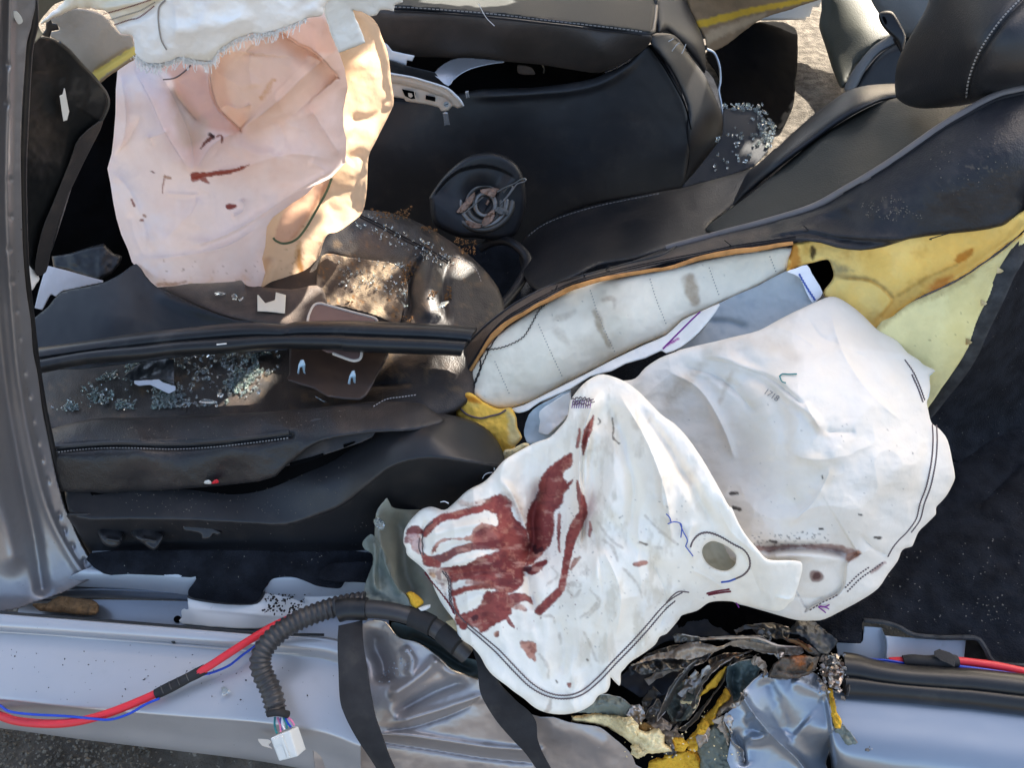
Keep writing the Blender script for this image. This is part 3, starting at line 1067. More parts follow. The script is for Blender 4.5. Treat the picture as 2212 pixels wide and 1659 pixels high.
# seat cushion: far part (dusty leather, debris) and bolsters
cu_out = [(60,700),(300,600),(560,560),(690,470),(760,452),(880,470),(1000,540),(1075,620),(1090,700),(1060,800),(1010,870),(940,905),(820,905),(600,925),(400,930),(90,930),(60,850)]
cu_c = [Z(80,720,.50), Z(300,640,.51), Z(560,600,.535), Z(700,500,.56), Z(860,480,.575), Z(1000,560,.575), Z(1060,680,.57), Z(1000,840,.575), Z(840,890,.565), Z(500,915,.545), Z(100,920,.53), Z(300,800,.515), Z(600,780,.53),
        Z(800,640,.548), Z(800,800,.55), Z(940,680,.585), Z(960,600,.585), Z(900,800,.575)]
def p_cush(U, V):
    p = Paint(U, V, lin(44,40,38))
    p.cloud(lin(80,66,56),90,.0,.5,.6,4)
    p.cloud(lin(104,84,60),22,.2,.6,.5,6)
    p.cloud(lin(120,84,44),9,.42,.6,.7,8, where=np.exp(-(((U - 900) / 130) ** 2 + ((V - 560) / 110) ** 2)))
    p.cloud(lin(24,23,24),60,.1,.5,.6,9)
    return p
cushion, cu_r = sheet('seat_cushion', cu_out, cu_c, 'leather_attr', seat, step=5, thick=.06, bulge=.012, rim=40, noise=[(.004,90),(.001,20)],
      paint=p_cush,
      folds=[('ridge', T(5,(420,480),(450,380),(440,250),(480,130),(560,20)),-.018,6),('ridge', T(5,(620,0),(560,160),(540,330),(580,480)),.012,20),('crease', T(5,(720,20),(660,180),(650,330),(680,480)),-.012,6),('ridge', T(5,(-200,560),(100,560),(400,620),(640,640)),-.008,14),('crease', T(5,(-300,880),(0,880),(250,860),(500,840)),-.008,7),('crease', T(5,(400,130),(470,60),(560,10)),-.006,3),
             ('ridge', T(5,(400,200),(300,150),(150,120),(0,70),(-120,60)),-.006,5)])
# cushion insert, same leather; its pale dust cloud lifts the sun patches in colour
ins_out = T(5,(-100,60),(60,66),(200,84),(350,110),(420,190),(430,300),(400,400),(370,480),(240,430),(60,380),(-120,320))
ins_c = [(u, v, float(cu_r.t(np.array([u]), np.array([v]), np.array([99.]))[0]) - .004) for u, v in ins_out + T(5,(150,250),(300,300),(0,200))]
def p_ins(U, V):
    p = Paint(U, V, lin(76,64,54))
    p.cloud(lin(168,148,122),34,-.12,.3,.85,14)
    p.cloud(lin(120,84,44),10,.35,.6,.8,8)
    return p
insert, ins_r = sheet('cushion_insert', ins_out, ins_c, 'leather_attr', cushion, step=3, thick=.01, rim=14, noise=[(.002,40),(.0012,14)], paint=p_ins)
seam('stitching', cu_r, T(2,(120,1320),(250,1380),(400,1460),(560,1540),(700,1620)), 'thread_black', cushion, .0012)
seam('stitching', cu_r, T(2,(130,1338),(250,1398),(400,1478),(560,1558),(690,1630)), 'thread_black', cushion, .0010)
seam('stitching', cu_r, T(5,(720,60),(800,90),(860,150),(890,230)), 'thread_pale', cushion, .0006, dash=(5,3))
# near cushion edge: flat top strip with stitch, then rolled bolster
nb_out = [(70,950),(105,928),(200,905),(300,902),(480,895),(640,885),(800,868),(900,870),(930,885),(960,910),(900,930),(800,935),(690,955),(620,1005),(560,1040),(300,1062),(130,1062),(100,1010)]
nb_c = [Z(80,940,.560), Z(105,928,.556), Z(300,902,.562), Z(480,895,.568), Z(640,885,.575), Z(800,868,.585), Z(900,870,.60), Z(940,895,.60), Z(850,910,.606),
        Z(120,965,.572), Z(300,965,.578), Z(500,960,.585), Z(620,940,.592), Z(720,912,.60),
        Y(130,1060,.495), Y(300,1060,.495), Y(500,1042,.495), Y(620,1003,.50), Z(125,1000,.556), Z(300,1005,.560), Z(500,1000,.562), Z(620,975,.575)]
bolster, nb_r = sheet('cushion_bolster', nb_out, nb_c, 'leather', seat, step=4, thick=.05, bulge=.004, rim=12, smooth=3, noise=[(.0025,60),(.0008,16)],
      folds=[('crease', T(4,(330,1262),(600,1236),(800,1232),(1060,1240),(1300,1228),(1560,1200),(1800,1170)),-.014,6,0, False),
             ('ridge', T(4,(330,1232),(600,1206),(1000,1206),(1400,1190),(1750,1150)),.003,6),
             ('crease', T(4,(400,1085),(700,1062),(1100,1050),(1500,1025),(1800,990),(2212,970)),-.0025,2.5)])
seam('stitching', nb_r, T(4,(340,1275),(480,1258),(620,1248),(800,1246),(1060,1254),(1300,1242),(1560,1214),(1790,1184)), 'thread_pale', bolster, .0007, dash=(4,2.6))
tube('piping', on(nb_r, cr(T(4,(330,1240),(600,1218),(800,1214),(1060,1220),(1300,1208),(1560,1180),(1790,1150)),4),.001),.0026, 'leather_clean', bolster, seg=6, n=2)
seam('stitching', nb_r, T(5,(220,990),(300,945),(400,930),(500,915)), 'thread_pale', bolster, .0007, dash=(4,2.6))

# black sheet standing in for the shade between bolster and valance
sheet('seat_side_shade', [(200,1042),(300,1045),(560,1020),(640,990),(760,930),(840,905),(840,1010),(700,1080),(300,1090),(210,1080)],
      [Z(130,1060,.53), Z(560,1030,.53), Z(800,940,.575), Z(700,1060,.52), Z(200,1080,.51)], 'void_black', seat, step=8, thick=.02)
# plastic tray plates next to the hinge cover
pl, pl_r = sheet('hinge_plate', T(4,(1770,1200),(1830,1140),(1950,1060),(2080,1085),(2212,1090),(2330,1095),(2300,1180),(2150,1240),(2000,1290),(1760,1362),(1755,1340)),
      [Z(u, v, z) for u, v, z in T(4,(1770,1200,.572),(1950,1070,.594),(2212,1090,.598),(2300,1170,.592),(1760,1355,.558),(2000,1290,.575))], 'plastic_dusty', seat, step=3, thick=.006, rim=3, smooth=2)
for s in (T(4,(1790,1340),(1860,1318),(1930,1300),(1995,1278),(2003,1292),(1950,1318),(1860,1345),(1795,1366)), T(4,(2122,1225),(2190,1205),(2196,1214),(2126,1247))):
    sheet('slot', s, [(u, v, float(pl_r.t(np.array([u]), np.array([v]), np.array([99.]))[0]) - .0015) for u, v in s], 'void_black', pl, step=1.5, thick=.004, rim=1.5, smooth=0)

# side valance with switches
vt_out = [(140,1064),(150,1046),(290,1044),(400,1046),(500,1046),(560,1040),(612,1026),(694,997),(770,958),(808,924),(852,901),(930,892),(1010,905),(1058,932),(1086,975),(1086,1012),(1040,1004),(931,992),(855,1006),(804,1042),(745,1090),(690,1114),(618,1136),(542,1133),(407,1126),(280,1124),(164,1120)]
vt_c = [Y(u, v, y) for u, v, y in ((150,1046,.506),(290,1044,.508),(500,1046,.510),(612,1026,.512),(694,997,.52),(770,958,.53),(852,901,.55),(930,892,.552),(1058,932,.545),(1086,975,.52),(164,1120,.464),(280,1124,.463),(407,1126,.462),(542,1133,.460),(618,1136,.459),(690,1114,.464),(745,1090,.469),(804,1042,.474),(855,1006,.478),(931,992,.480),(1040,1004,.482),(1086,1012,.49),(930,940,.508),(400,1086,.484),(700,1050,.488))]
vtop, vt_r = sheet('valance_top', vt_out, vt_c, 'plastic_black', seat, step=3.5, thick=.012, bulge=.005, rim=9, smooth=3)
va_out = [(150,1108),(280,1116),(407,1118),(542,1125),(618,1128),(690,1106),(745,1082),(804,1034),(855,998),(931,984),(1040,996),(1090,1008),(1062,1040),(1030,1065),(1000,1100),(960,1160),(900,1215),(760,1212),(560,1212),(390,1206),(260,1204),(215,1222),(188,1188),(162,1140)]
va_c = [Y(u, v, y) for u, v, y in ((150,1112,.467),(280,1120,.467),(407,1122,.466),(542,1129,.464),(618,1132,.463),(690,1110,.468),(745,1086,.473),(804,1038,.478),(855,1002,.482),(931,988,.484),(1040,1000,.486),(1086,1012,.494),(900,1050,.494),(980,1050,.494),(830,1090,.486),(960,1150,.475),(240,1195,.462),(400,1200,.461),(600,1205,.460),(780,1205,.460),(900,1205,.464),(240,1160,.468),(400,1160,.467),(600,1170,.465),(760,1150,.470))]
val, va_r = sheet('side_valance', va_out, va_c, 'plastic_black', seat, step=3.5, thick=.02, bulge=.006, rim=9, smooth=3)
for i, s in enumerate((T(7,(600,160),(650,150),(720,150),(755,180),(765,240),(740,285),(690,295),(640,275),(610,220)),
                       T(7,(805,190),(830,150),(880,140),(940,150),(1000,200),(1015,225),(975,300),(940,312),(880,270),(830,235)))):
    ctr = np.array(s).mean(0)
    t0 = float(va_r.t(ctr[:1], ctr[1:], np.array([99.]))[0])
    k, k_r = sheet('seat_switch', s, [(u, v, t0 - .006 + (.010 if v < ctr[1] else -.004)) for u, v in s], 'plastic_black', val, step=2, thick=.02, bulge=.007, rim=9,
                   folds=[('ridge', [(ctr[0] - 12, ctr[1] + 8),(ctr[0] + 22, ctr[1] + 14)],.003,4)])
s = T(7,(1125,165),(1150,145),(1250,148),(1330,180),(1370,205),(1345,222),(1320,215),(1300,240),(1250,245),(1240,215),(1180,200),(1140,195))
ctr = np.array(s).mean(0); t0 = float(va_r.t(ctr[:1], ctr[1:], np.array([99.]))[0])
sheet('switch_mount', s, [(u, v, t0 - .003) for u, v in s], 'plastic_black', val, step=2, thick=.01, bulge=.003, rim=4)
# wire scrap peeping over the valance
sheet('plug_scrap', T(4,(1262,1466),(1268,1450),(1290,1444),(1306,1455),(1304,1470)),[Y(u, v, .488) for u, v in T(4,(1262,1466),(1290,1444),(1304,1470))], 'white_plastic', val, step=1.5, thick=.006, bulge=.003, rim=3)
sheet('plug_scrap', T(4,(1308,1468),(1325,1445),(1345,1442),(1352,1462)),[Y(u, v, .488) for u, v in T(4,(1308,1468),(1330,1444),(1352,1462))], 'wire_red', val, step=1.5, thick=.006, bulge=.002, rim=3)

# dust and chips on the plastic
dp = crumbs('dust_chips', np.r_[scatter(vt_r, [(170,1060),(560,1050),(760,990),(780,1040),(640,1110),(300,1110)],170,3,.0004), scatter(va_r, [(250,1130),(800,1120),(780,1190),(250,1190)],50,4,.0004)], 'dust_chip', val, (.0002,.0007),3)
dp['kind'] = 'stuff'
dp = crumbs('dust_chips', np.r_[scatter(nb_r, [(110,935),(480,900),(780,880),(700,930),(300,960),(120,965)],130,5,.0004)], 'dust_chip', bolster, (.0002,.0008),6)
dp['kind'] = 'stuff'

# ---- backrest
back_y = .72
ip_out = T(2,(1130,1520),(1180,1440),(1260,1380),(1400,1320),(1600,1262),(1800,1220),(2000,1182),(2130,1160)) + T(3,(250,1120),(500,1050),(560,1020),(700,900),(600,1100),(480,1210),(400,1290),(250,1410),(330,1450),(0,1540),(-200,1600),(-420,1640),(-580,1720),(-800,1800),(-900,1650))
lb, lb_r = sheet('backrest_lower_panel', ip_out,
      [Y(1130,540,.98), Y(1200,490,1.02), Y(1350,440,1.03), Y(1530,395,1.02), Y(1640,360,1.0), Y(1680,320,.99), Y(1600,450,.90), Y(1520,500,.84), Y(1400,540,.80), Y(1250,580,.80), Y(1130,640,.80), Y(1350,500,.93)],
      'leather', seat, step=5, thick=.05, bulge=.01, rim=14, smooth=3, noise=[(.003,70)],
      folds=[('crease', T(3,(400,1285),(440,1200),(520,1050)),-.006,3)])
seam('stitching', lb_r, T(2,(1175,1460),(1260,1395),(1400,1334),(1600,1275),(1800,1232),(2000,1193)), 'thread_pale', lb, .0006, dash=(5,3))
ce_out = T(3,(240,1412),(400,1290),(600,1135),(800,960),(1000,810),(1150,715),(1300,640),(1420,605),(1700,560),(1900,560),(2000,560),(1850,700),(1700,790),(1550,880),(1400,985),(1250,1085),(1100,1170),(900,1275),(600,1370),(400,1430),(330,1450))
ce, ce_r = sheet('backrest_center_panel', ce_out, [Y(1525,490,.845), Y(1640,400,.90), Y(1790,285,.95), Y(1935,212,.98), Y(2120,205,.92), Y(2000,310,.80), Y(1830,410,.76), Y(1700,470,.755), Y(1560,505,.79), Y(1750,400,.83), Y(1900,310,.87)],
      'perforated', seat, step=5, thick=.06, bulge=.008, rim=10, smooth=3, noise=[(.002,80)])
ib_out = T(3,(395,1290),(440,1190),(500,1070),(560,1020),(700,900),(850,760),(1000,640),(1120,560),(1250,525),(1420,515),(1600,520),(1600,590),(1420,612),(1330,625),(1200,685),(1050,775),(900,885),(750,995),(600,1115),(480,1220))
ib, ib_r = sheet('backrest_inner_bolster', ib_out, [Y(1590,440,.925), Y(1640,350,.965), Y(1740,265,1.0), Y(1830,196,1.03), Y(1935,180,1.05), Y(1990,190,1.02), Y(1880,225,.975), Y(1760,300,.945), Y(1680,360,.92)],
      'leather_clean', seat, step=3.5, thick=.05, bulge=.022, rim=22, smooth=3)
# outer bolster, big dark side, then the narrow dusty lip that curls down round the burst side
ob_out = T(3,(0,1535),(330,1442),(600,1372),(900,1278),(1100,1168),(1250,1080),(1400,985),(1550,880),(1700,775),(1900,655),(2050,575),(2212,532),(2400,500),(2400,1240),(2212,1318),(2080,1395),(1900,1430),(1700,1450),(1500,1478),
           (1350,1525),(1200,1548),(1050,1530),(950,1500),(800,1490),(600,1518),(400,1548),(200,1588),(0,1622)) + \
         T(5,(1900,142),(1750,168),(1600,196),(1450,244),(1350,292),(1250,342),(1150,402),(1050,464),(960,545),(900,630),(850,705),(800,792),(752,862),(733,900),(760,930),(742,1000),(722,1050),(660,1040),(608,1015),
              (648,880),(690,770),(740,670),(800,588),(900,490),(1000,410),(1100,340),(1250,262),(1400,206),(1600,152),(1800,98))
ob_c = [Y(1440,536,.745), Y(1560,505,.75), Y(1750,447,.735), Y(1830,408,.73), Y(1930,344,.735), Y(2040,270,.745), Y(2160,202,.76), Y(2275,175,.77),
        Y(2275,440,.655), Y(2200,465,.65), Y(2050,510,.648), Y(1960,518,.65), Y(1850,538,.648), Y(1720,520,.668), Y(1580,540,.672), Y(1440,568,.675),
        Y(1250,596,.672), Y(1180,640,.66), Y(1100,695,.645), Y(1050,755,.63), Y(1010,820,.615), Y(990,880,.60), Y(950,890,.632), Y(965,820,.648), Y(1010,730,.672), Y(1080,660,.70), Y(1200,605,.73), Y(1350,560,.742),
        Y(2050,400,.668), Y(2180,330,.675), Y(1900,460,.672), Y(1800,490,.690)]
def p_ob(U, V):
    p = Paint(U, V, lin(33,32,35))
    p.stroke(T(5,(660,1000),(700,820),(790,680),(900,560),(1060,420),(1250,300),(1500,210),(1800,130),(2100,60)) + T(3,(330,1490),(620,1430)),[16,20,18,18,14,12,12,12,10,8], lin(92,78,68),.75,10,6,20,3,.35)
    p.cloud(lin(92,82,68),13,.12,.5,.8,5, where=np.exp(-(((U - 1925) / 46) ** 2 + ((V - 452) / 22) ** 2)))
    p.cloud(lin(84,74,62),10,.3,.6,.8,6, where=np.exp(-(((U - 2110) / 90) ** 2 + ((V - 370) / 70) ** 2)))
    p.cloud(lin(60,56,54),60,.0,.5,.4,8)
    return p
ob, ob_r = sheet('backrest_outer_bolster', ob_out, ob_c, 'leather_attr', seat, paint=p_ob, step=3.5, thick=.012, bulge=.006, rim=10, smooth=2, noise=[(.0016,50),(.0006,14)],
      folds=[('cliff', T(3,(1600,1500),(1300,1490),(1050,1470),(900,1440),(760,1450),(560,1490)),.010,8,26, True),
             ('ridge', T(3,(650,1395),(900,1330),(1050,1290),(1200,1230)),.006,14)])
tube('piping', on(ob_r, cr(T(3,(0,1536),(330,1446),(600,1376),(900,1283),(1100,1174),(1250,1087),(1400,992),(1550,888),(1700,783),(1900,664),(2050,586),(2212,545),(2380,515)),4),.004),.0045, 'piping_highlight', ob, seg=8, n=2)
tube('piping_groove', on(ob_r, cr(T(3,(900,1292),(1100,1188),(1250,1102),(1400,1010),(1550,908),(1700,804),(1900,688),(2050,612),(2212,572)),4),.001),.0018, 'thread_black', ob, seg=6, n=2)
lip = T(5,(615,1005),(655,870),(700,770),(752,672),(812,590),(910,494),(1010,414),(1110,345),(1255,268),(1400,213),(1600,158),(1800,104),(2000,54)) + T(3,(100,1508),(330,1452))
tube('piping', on(ob_r, cr(lip, 4),.001),.0016, 'leather_clean', ob, seg=6, n=2)
for off in (0,12):
    seam('stitching', ob_r, [(u, v + off * .35) for u, v in T(5,(700,1000),(745,850),(800,760),(870,650),(940,540),(1040,440),(1150,372),(1300,290),(1450,222),(1620,172),(1850,118),(2100,66)) + T(3,(230,1560),(420,1520),(620,1490),(800,1462))],
         'thread_black', ob, .0010)
# orange raw foam showing along the torn edge
edge = T(5,(745,880),(790,810),(840,735),(890,650),(950,560),(1045,476),(1150,414),(1250,354),(1350,305),(1450,257),(1600,210),(1750,182),(1900,155),(2060,130)) + T(3,(200,1600),(400,1560),(600,1532),(780,1506))
E = cr(edge, 6)
tube('foam_edge', W(E[:, 0], E[:, 1] + 2 * fbm(np.arange(len(E)) / 5., np.zeros(len(E)),3), ob_r.t(E[:, 0], E[:, 1], np.full(len(E),3.)) + .004),[.0024,.002,.0034,.002,.003,.0024,.002,.0032,.002], 'foam_orange', ob, seg=7, n=1)
# loose sewing ends
rg = np.random.default_rng(5)
for q in T(5,(1320,270),(1520,185),(1680,150)) + T(3,(390,1520),(1640,1480),(850,1430)):
    p = on(ob_r, [q],.002)[0]
    a = np.array((rg.uniform(-.006,.006),-.006,.006)); b = np.array((rg.uniform(-.01,.01),-.006,.013))
    tube('loose_thread', [p, p + a, p + b],.0006, 'thread_black', ob, seg=4, n=4)
dp = crumbs('dirt_scuff', np.r_[scatter(ob_r, T(3,(1190,1260),(1400,1200),(1560,1300),(1580,1350),(1400,1370),(1240,1340)),120,7,.0003, lambda u, v: np.clip(fbm(u / 9, v / 9,4,3) * 2 + .3,0,1)), scatter(ob_r, T(3,(1600,900),(2100,800),(2150,1100),(1700,1250)),50,9,.0003)], 'dust_chip', ob, (.0002,.0009),9)
dp['kind'] = 'stuff'

# headrest pad
hr_out = T(3,(1415,560),(1420,430),(1450,330),(1520,200),(1600,60),(1650,-60),(1750,-160),(2400,-200),(2400,500),(2212,535),(2050,580),(1880,640),(1700,665),(1540,665),(1440,620))
hr, hr_r = sheet('headrest', hr_out, [Y(1950,200,.90), Y(1960,90,.93), Y(2030,-20,.93), Y(2260,-60,.84), Y(2260,160,.77), Y(2080,215,.79), Y(2000,225,.84), Y(2100,100,.80), Y(2180,60,.785)],
      'leather_clean', seat, step=4, thick=.06, bulge=.035, rim=60, smooth=3,
      folds=[('crease', T(3,(1865,640),(1880,500),(1930,360),(2000,240),(2100,110),(2212,-10),(2300,-110)),-.008,5,0, False)])
seam('stitching', hr_r, T(3,(1855,600),(1868,500),(1915,360),(1985,235),(2085,100),(2195,-15)), 'thread_pale', hr, .0009, dash=(5,3))

# white chute lining
li_out = T(5,(782,880),(800,830),(850,735),(905,655),(960,580),(1060,490),(1160,424),(1260,364),(1360,314),(1450,270),(1600,222),(1750,194),(1900,167),(2060,140)) + \
         T(6,(200,92),(400,50),(600,22),(782,4),(775,70),(742,152),(560,250),(330,352),(210,402),(100,452)) + \
         T(5,(2030,545),(1900,598),(1800,645),(1600,748),(1400,848),(1200,955),(1100,990),(1050,1004),(985,1003),(900,962),(830,912))
li_c = [Y(1005,845,.612), Y(1035,770,.632), Y(1100,700,.652), Y(1200,655,.668), Y(1340,612,.678), Y(1500,575,.682), Y(1710,535,.676), Y(1695,580,.664), Y(1560,655,.648), Y(1440,715,.632), Y(1300,790,.612), Y(1150,865,.592), Y(1080,882,.585), Y(1020,852,.595),
        Y(1200,740,.622), Y(1350,680,.640), Y(1500,630,.658), Y(1090,800,.607)]
def p_liner(U, V):
    p = Paint(U, V, lin(243,231,208))
    p.cloud(lin(205,190,165),120,.0,.6,.55,4)
    st = lin(150,126,96)
    p.stroke(T(5,(1590,400),(1620,500),(1660,570),(1680,620)),[6,9,6,3], st, .8,4,4,14,2,.5)
    p.stroke(T(5,(1340,450),(1400,430),(1460,400)),[5,8,5], st, .45,6,4,14,3,.5)
    p.stroke(T(5,(1350,520),(1390,560),(1420,600)),[7,9,5], st, .35,6,4,14,4,.5)
    p.stroke(T(5,(1640,330),(1700,320),(1710,380)),[4,6,3], st, .5,4,4,14,5,.5)
    p.stroke(T(5,(2160,200),(2180,280),(2212,340)),[12,14,8], st, .55,5,4,14,6,.5)
    p.stroke(T(6,(150,200),(160,270),(175,340)),[12,15,12], lin(150,122,92),.65,5,4,14,7,.5)
    p.stroke(T(5,(1500,730),(1650,690),(1800,650)),[5,7,4], st, .3,8,4,20,8,.3)
    p.cloud(lin(216,216,212),160,.1,.6,.5,12)
    p.spots(40,(1000,560,1700,880), lin(110,96,84),(.5,1.1),.6,4)
    return p
li, li_r = sheet('airbag_chute_lining', li_out, li_c, 'liner', seat, step=2.6, thick=.004, bulge=.006, rim=14, smooth=2, paint=p_liner, noise=[(.002,60),(.0008,18)],
      folds=[('ridge', T(5,(1560,270),(1600,420),(1700,620)),.0006,8),('crease', T(5,(1100,600),(1300,520),(1500,400)),.0015,14)])
for q in (T(5,(970,710),(1010,800),(1060,910)), T(5,(1240,480),(1310,640),(1390,810)), T(5,(1560,270),(1620,450),(1710,650)), T(5,(1930,200),(1970,330),(2030,480)), T(6,(265,130),(300,230),(330,310)), T(6,(640,60),(660,110),(680,160))):
    seam('stitching', li_r, q, 'thread_pale', li, .0006, dash=(2.2,4.5))
seam('scalloped_thread', li_r, T(5,(910,640),(1000,628),(1080,600),(1150,555),(1200,475),(1240,400),(1295,345)), 'thread_black', li, .0006, wave=(8,1.6), lift=.0015)
seam('loose_thread', li_r, T(5,(905,640),(940,625),(960,590),(985,555)), 'thread_black', li, .0007, lift=.002)
seam('loose_thread', li_r, T(5,(900,650),(880,700),(880,760),(850,840),(830,905)), 'thread_black', li, .0008, lift=.002, wave=(14,1.2))
seam('loose_thread', li_r, T(5,(930,640),(905,700),(865,790),(835,860)), 'thread_black', li, .0007, lift=.002, wave=(11,1.0))
# folded hem of the chute below the lining
he_out = T(5,(1075,1002),(1150,980),(1300,905),(1500,805),(1700,700),(1900,605),(2030,548)) + T(6,(100,455),(210,403),(325,352),(318,385),(280,440),(200,535),(90,625),(0,662)) + T(5,(2000,645),(1900,692),(1780,725),(1690,772),(1560,805),(1440,880),(1250,962),(1180,1012),(1120,1030),(1090,1020))
he_c = [Y(u, v, y) for u, v, y in ((1110,885,.572),(1250,815,.582),(1400,745,.602),(1550,655,.622),(1530,700,.598),(1440,760,.585),(1330,800,.575),(1180,870,.560),(1130,890,.555))]
def p_hem(U, V):
    p = Paint(U, V, lin(236,232,224))
    p.cloud(lin(200,204,206),60,.0,.6,.5,4)
    p.stroke(T(5,(2010,632),(2050,600),(2105,570)),[1.5,3,2], lin(160,30,140),.9,1,1,5)
    return p
he, he_r = sheet('chute_hem', he_out, he_c, 'liner', seat, step=2.6, thick=.004, bulge=.003, rim=6, smooth=2, paint=p_hem, noise=[(.0015,30)])
seam('stitching', he_r, T(5,(2010,632),(2080,560),(2150,490),(2200,440),(2240,405)), 'thread_purple', he, .0009)
sheet('chute_tongue', T(5,(1150,1140),(1180,1040),(1240,985),(1330,940),(1440,885),(1432,1000),(1420,1060),(1340,1160),(1310,1185),(1190,1225),(1160,1190)),
      [Y(1130,930,.545), Y(1180,870,.560), Y(1235,840,.57), Y(1225,905,.55), Y(1190,945,.535), Y(1150,960,.53)], 'liner', seat, step=3, thick=.004, smooth=2, paint=lambda U, V: Paint(U, V, lin(176,188,194)), noise=[(.003,30)])
sheet('chute_tongue', T(5,(1240,1150),(1250,1080),(1245,1020),(1330,960),(1436,900),(1430,1010),(1410,1060),(1360,1110),(1300,1165),(1270,1160)),
      [Y(1165,935,.538), Y(1165,890,.548), Y(1233,848,.56), Y(1225,905,.545), Y(1185,940,.53)], 'liner', seat, step=3, thick=.004, smooth=2, paint=lambda U, V: Paint(U, V, lin(236,232,226)), noise=[(.002,20)])
# grey mesh pocket
me_out = T(6,(310,358),(560,245),(750,145),(830,160),(930,340),(960,400),(800,450),(600,560),(300,640),(60,680),(90,628),(200,540),(280,440))
def p_mesh(U, V):
    p = Paint(U, V, lin(176,180,180))
    p.cloud(lin(140,150,158),50,.0,.5,.5,3)
    return p
sheet('chute_pocket', me_out, [Y(1560,655,.640), Y(1700,582,.655), Y(1730,590,.65), Y(1765,655,.62), Y(1650,720,.60), Y(1530,755,.59), Y(1600,690,.622)], 'liner', seat, step=3, thick=.004, smooth=2, paint=p_mesh, noise=[(.003,40)],
      folds=[('ridge', T(6,(230,470),(380,470),(520,510)),-.006,8)])
tb, tb_r = sheet('chute_tab', T(6,(745,155),(800,135),(870,113),(900,165),(925,205),(968,285),(930,335),(900,345),(860,270),(830,200),(790,172)),
      [Y(1702,582,.642), Y(1740,572,.648), Y(1775,630,.634), Y(1755,652,.622)], 'liner', seat, step=2.5, thick=.004, smooth=2, paint=lambda U, V: Paint(U, V, lin(232,232,236)), noise=[(.001,20)])
seam('stitching', tb_r, T(6,(822,170),(850,220),(890,285),(920,330)), 'thread_blue', tb, .0010, wave=(6,1))
# yellow seat foam laid open
yf_out = T(6,(780,0),(742,152),(800,130),(868,108),(930,95),(1000,78),(1025,130),(1035,185),(1000,240),(968,288),(1000,330),(1100,400),(1250,520),(1310,508),(1400,430),(1500,352),(1620,285),(1800,200),(1960,96),(2100,-10),(2230,-120),(2320,-260)) + \
         T(3,(2320,1270),(2212,1300),(2080,1375),(1900,1410),(1700,1430),(1500,1458),(1350,1505),(1200,1528),(1050,1510),(950,1480),(800,1500))
def p_foam(U, V):
    p = Paint(U, V, lin(250,208,116))
    p.cloud(lin(252,220,140),120,.0,.5,.6,5)
    p.cloud(lin(206,152,66),60,.2,.7,.5,8)
    p.poly(T(6,(1780,90),(1800,60),(1870,20),(1900,10),(1890,60),(1830,100)), lin(190,118,40),.8,3,4)
    p.stroke(T(6,(1640,260),(1700,230),(1760,190)),[8,14,4], lin(200,110,40),.7,8,5)
    p.stroke(T(6,(780,30),(800,90),(770,130)),[16,12,8], lin(206,124,40),.8,6,5)
    p.stroke(T(6,(1050,180),(1250,200),(1330,240),(1400,310)),[3,4,3,3], lin(150,120,80),.55,4,3)
    p.stroke(T(6,(1420,310),(1600,200),(1800,110)),[3,3,2], lin(170,130,70),.5,4,3)
    p.poly(T(6,(1000,80),(1080,110),(1150,150),(1050,180),(1030,130)), lin(120,116,98),.7,10,6)
    p.poly(T(6,(895,0),(920,10),(920,50),(905,90),(890,50)), lin(40,30,26),.9,3,3)
    return p
yf, yf_r = sheet('seat_foam', yf_out, [Y(1710,536,.672), Y(1700,580,.655), Y(1800,600,.652), Y(1790,630,.640), Y(1850,690,.625), Y(1890,712,.618), Y(2000,640,.638), Y(2120,568,.645), Y(2230,460,.642), Y(2200,480,.645), Y(1950,540,.664), Y(1850,560,.668), Y(1870,620,.655), Y(2040,570,.655), Y(2060,590,.65)],
      'foam', seat, step=3, thick=.03, bulge=.004, rim=8, smooth=2, paint=p_foam, noise=[(.003,60),(.001,14)], jag=(1.5,6),
      folds=[('cliff', T(6,(1040,190),(1150,195),(1250,205),(1330,250),(1390,310),(1400,340),(1330,430),(1290,500)),.010,6,60, True),('crease', T(6,(1400,330),(1500,270),(1700,160),(1900,60)),-.003,5),
             ('ridge', T(6,(1620,280),(1800,190),(1960,90),(2100,-10),(2220,-120)),.010,12,0, False)])
# dark slit
sheet('slit', T(6,(872,112),(930,95),(1000,78),(1030,130),(1035,185),(992,250),(966,288),(925,205)),[Y(1745,572,.70), Y(1790,562,.70), Y(1800,600,.69), Y(1775,632,.68)], 'void_black', seat, step=3, thick=.01, smooth=2)
# pale yellow back panel with felt rim
pp_out = T(6,(1290,515),(1400,430),(1500,352),(1620,300),(1800,215),(1960,110),(2100,10),(2212,-90),(2212,-20),(2165,20),(2140,75),(2092,128),(2062,160),(2040,220),(1990,330),(1960,380),(1930,450),(1882,580),(1870,620),(1800,740),(1700,880),(1615,1005),(1560,1010),(1400,750))
def p_pale(U, V):
    p = Paint(U, V, lin(238,224,164))
    p.cloud(lin(222,204,136),140,.0,.6,.6,5)
    p.stroke(T(6,(1310,505),(1500,360),(1700,290),(1900,180)),[6,5,4], lin(150,120,60),.5,8,5)
    p.spots(24,(1900,600,2180,860), lin(120,100,60),(.5,1.4),.7,3)
    return p
pp, pp_r = sheet('back_panel', pp_out, [Y(1890,712,.600), Y(2000,640,.618), Y(2130,560,.63), Y(2205,520,.63), Y(2190,560,.605), Y(2130,650,.585), Y(2090,740,.57), Y(2005,880,.56), Y(1960,860,.565), Y(2040,720,.59)],
      'foam', seat, step=3, thick=.006, bulge=.002, rim=5, smooth=2, paint=p_pale, noise=[(.0015,70)], jag=(.8,8))
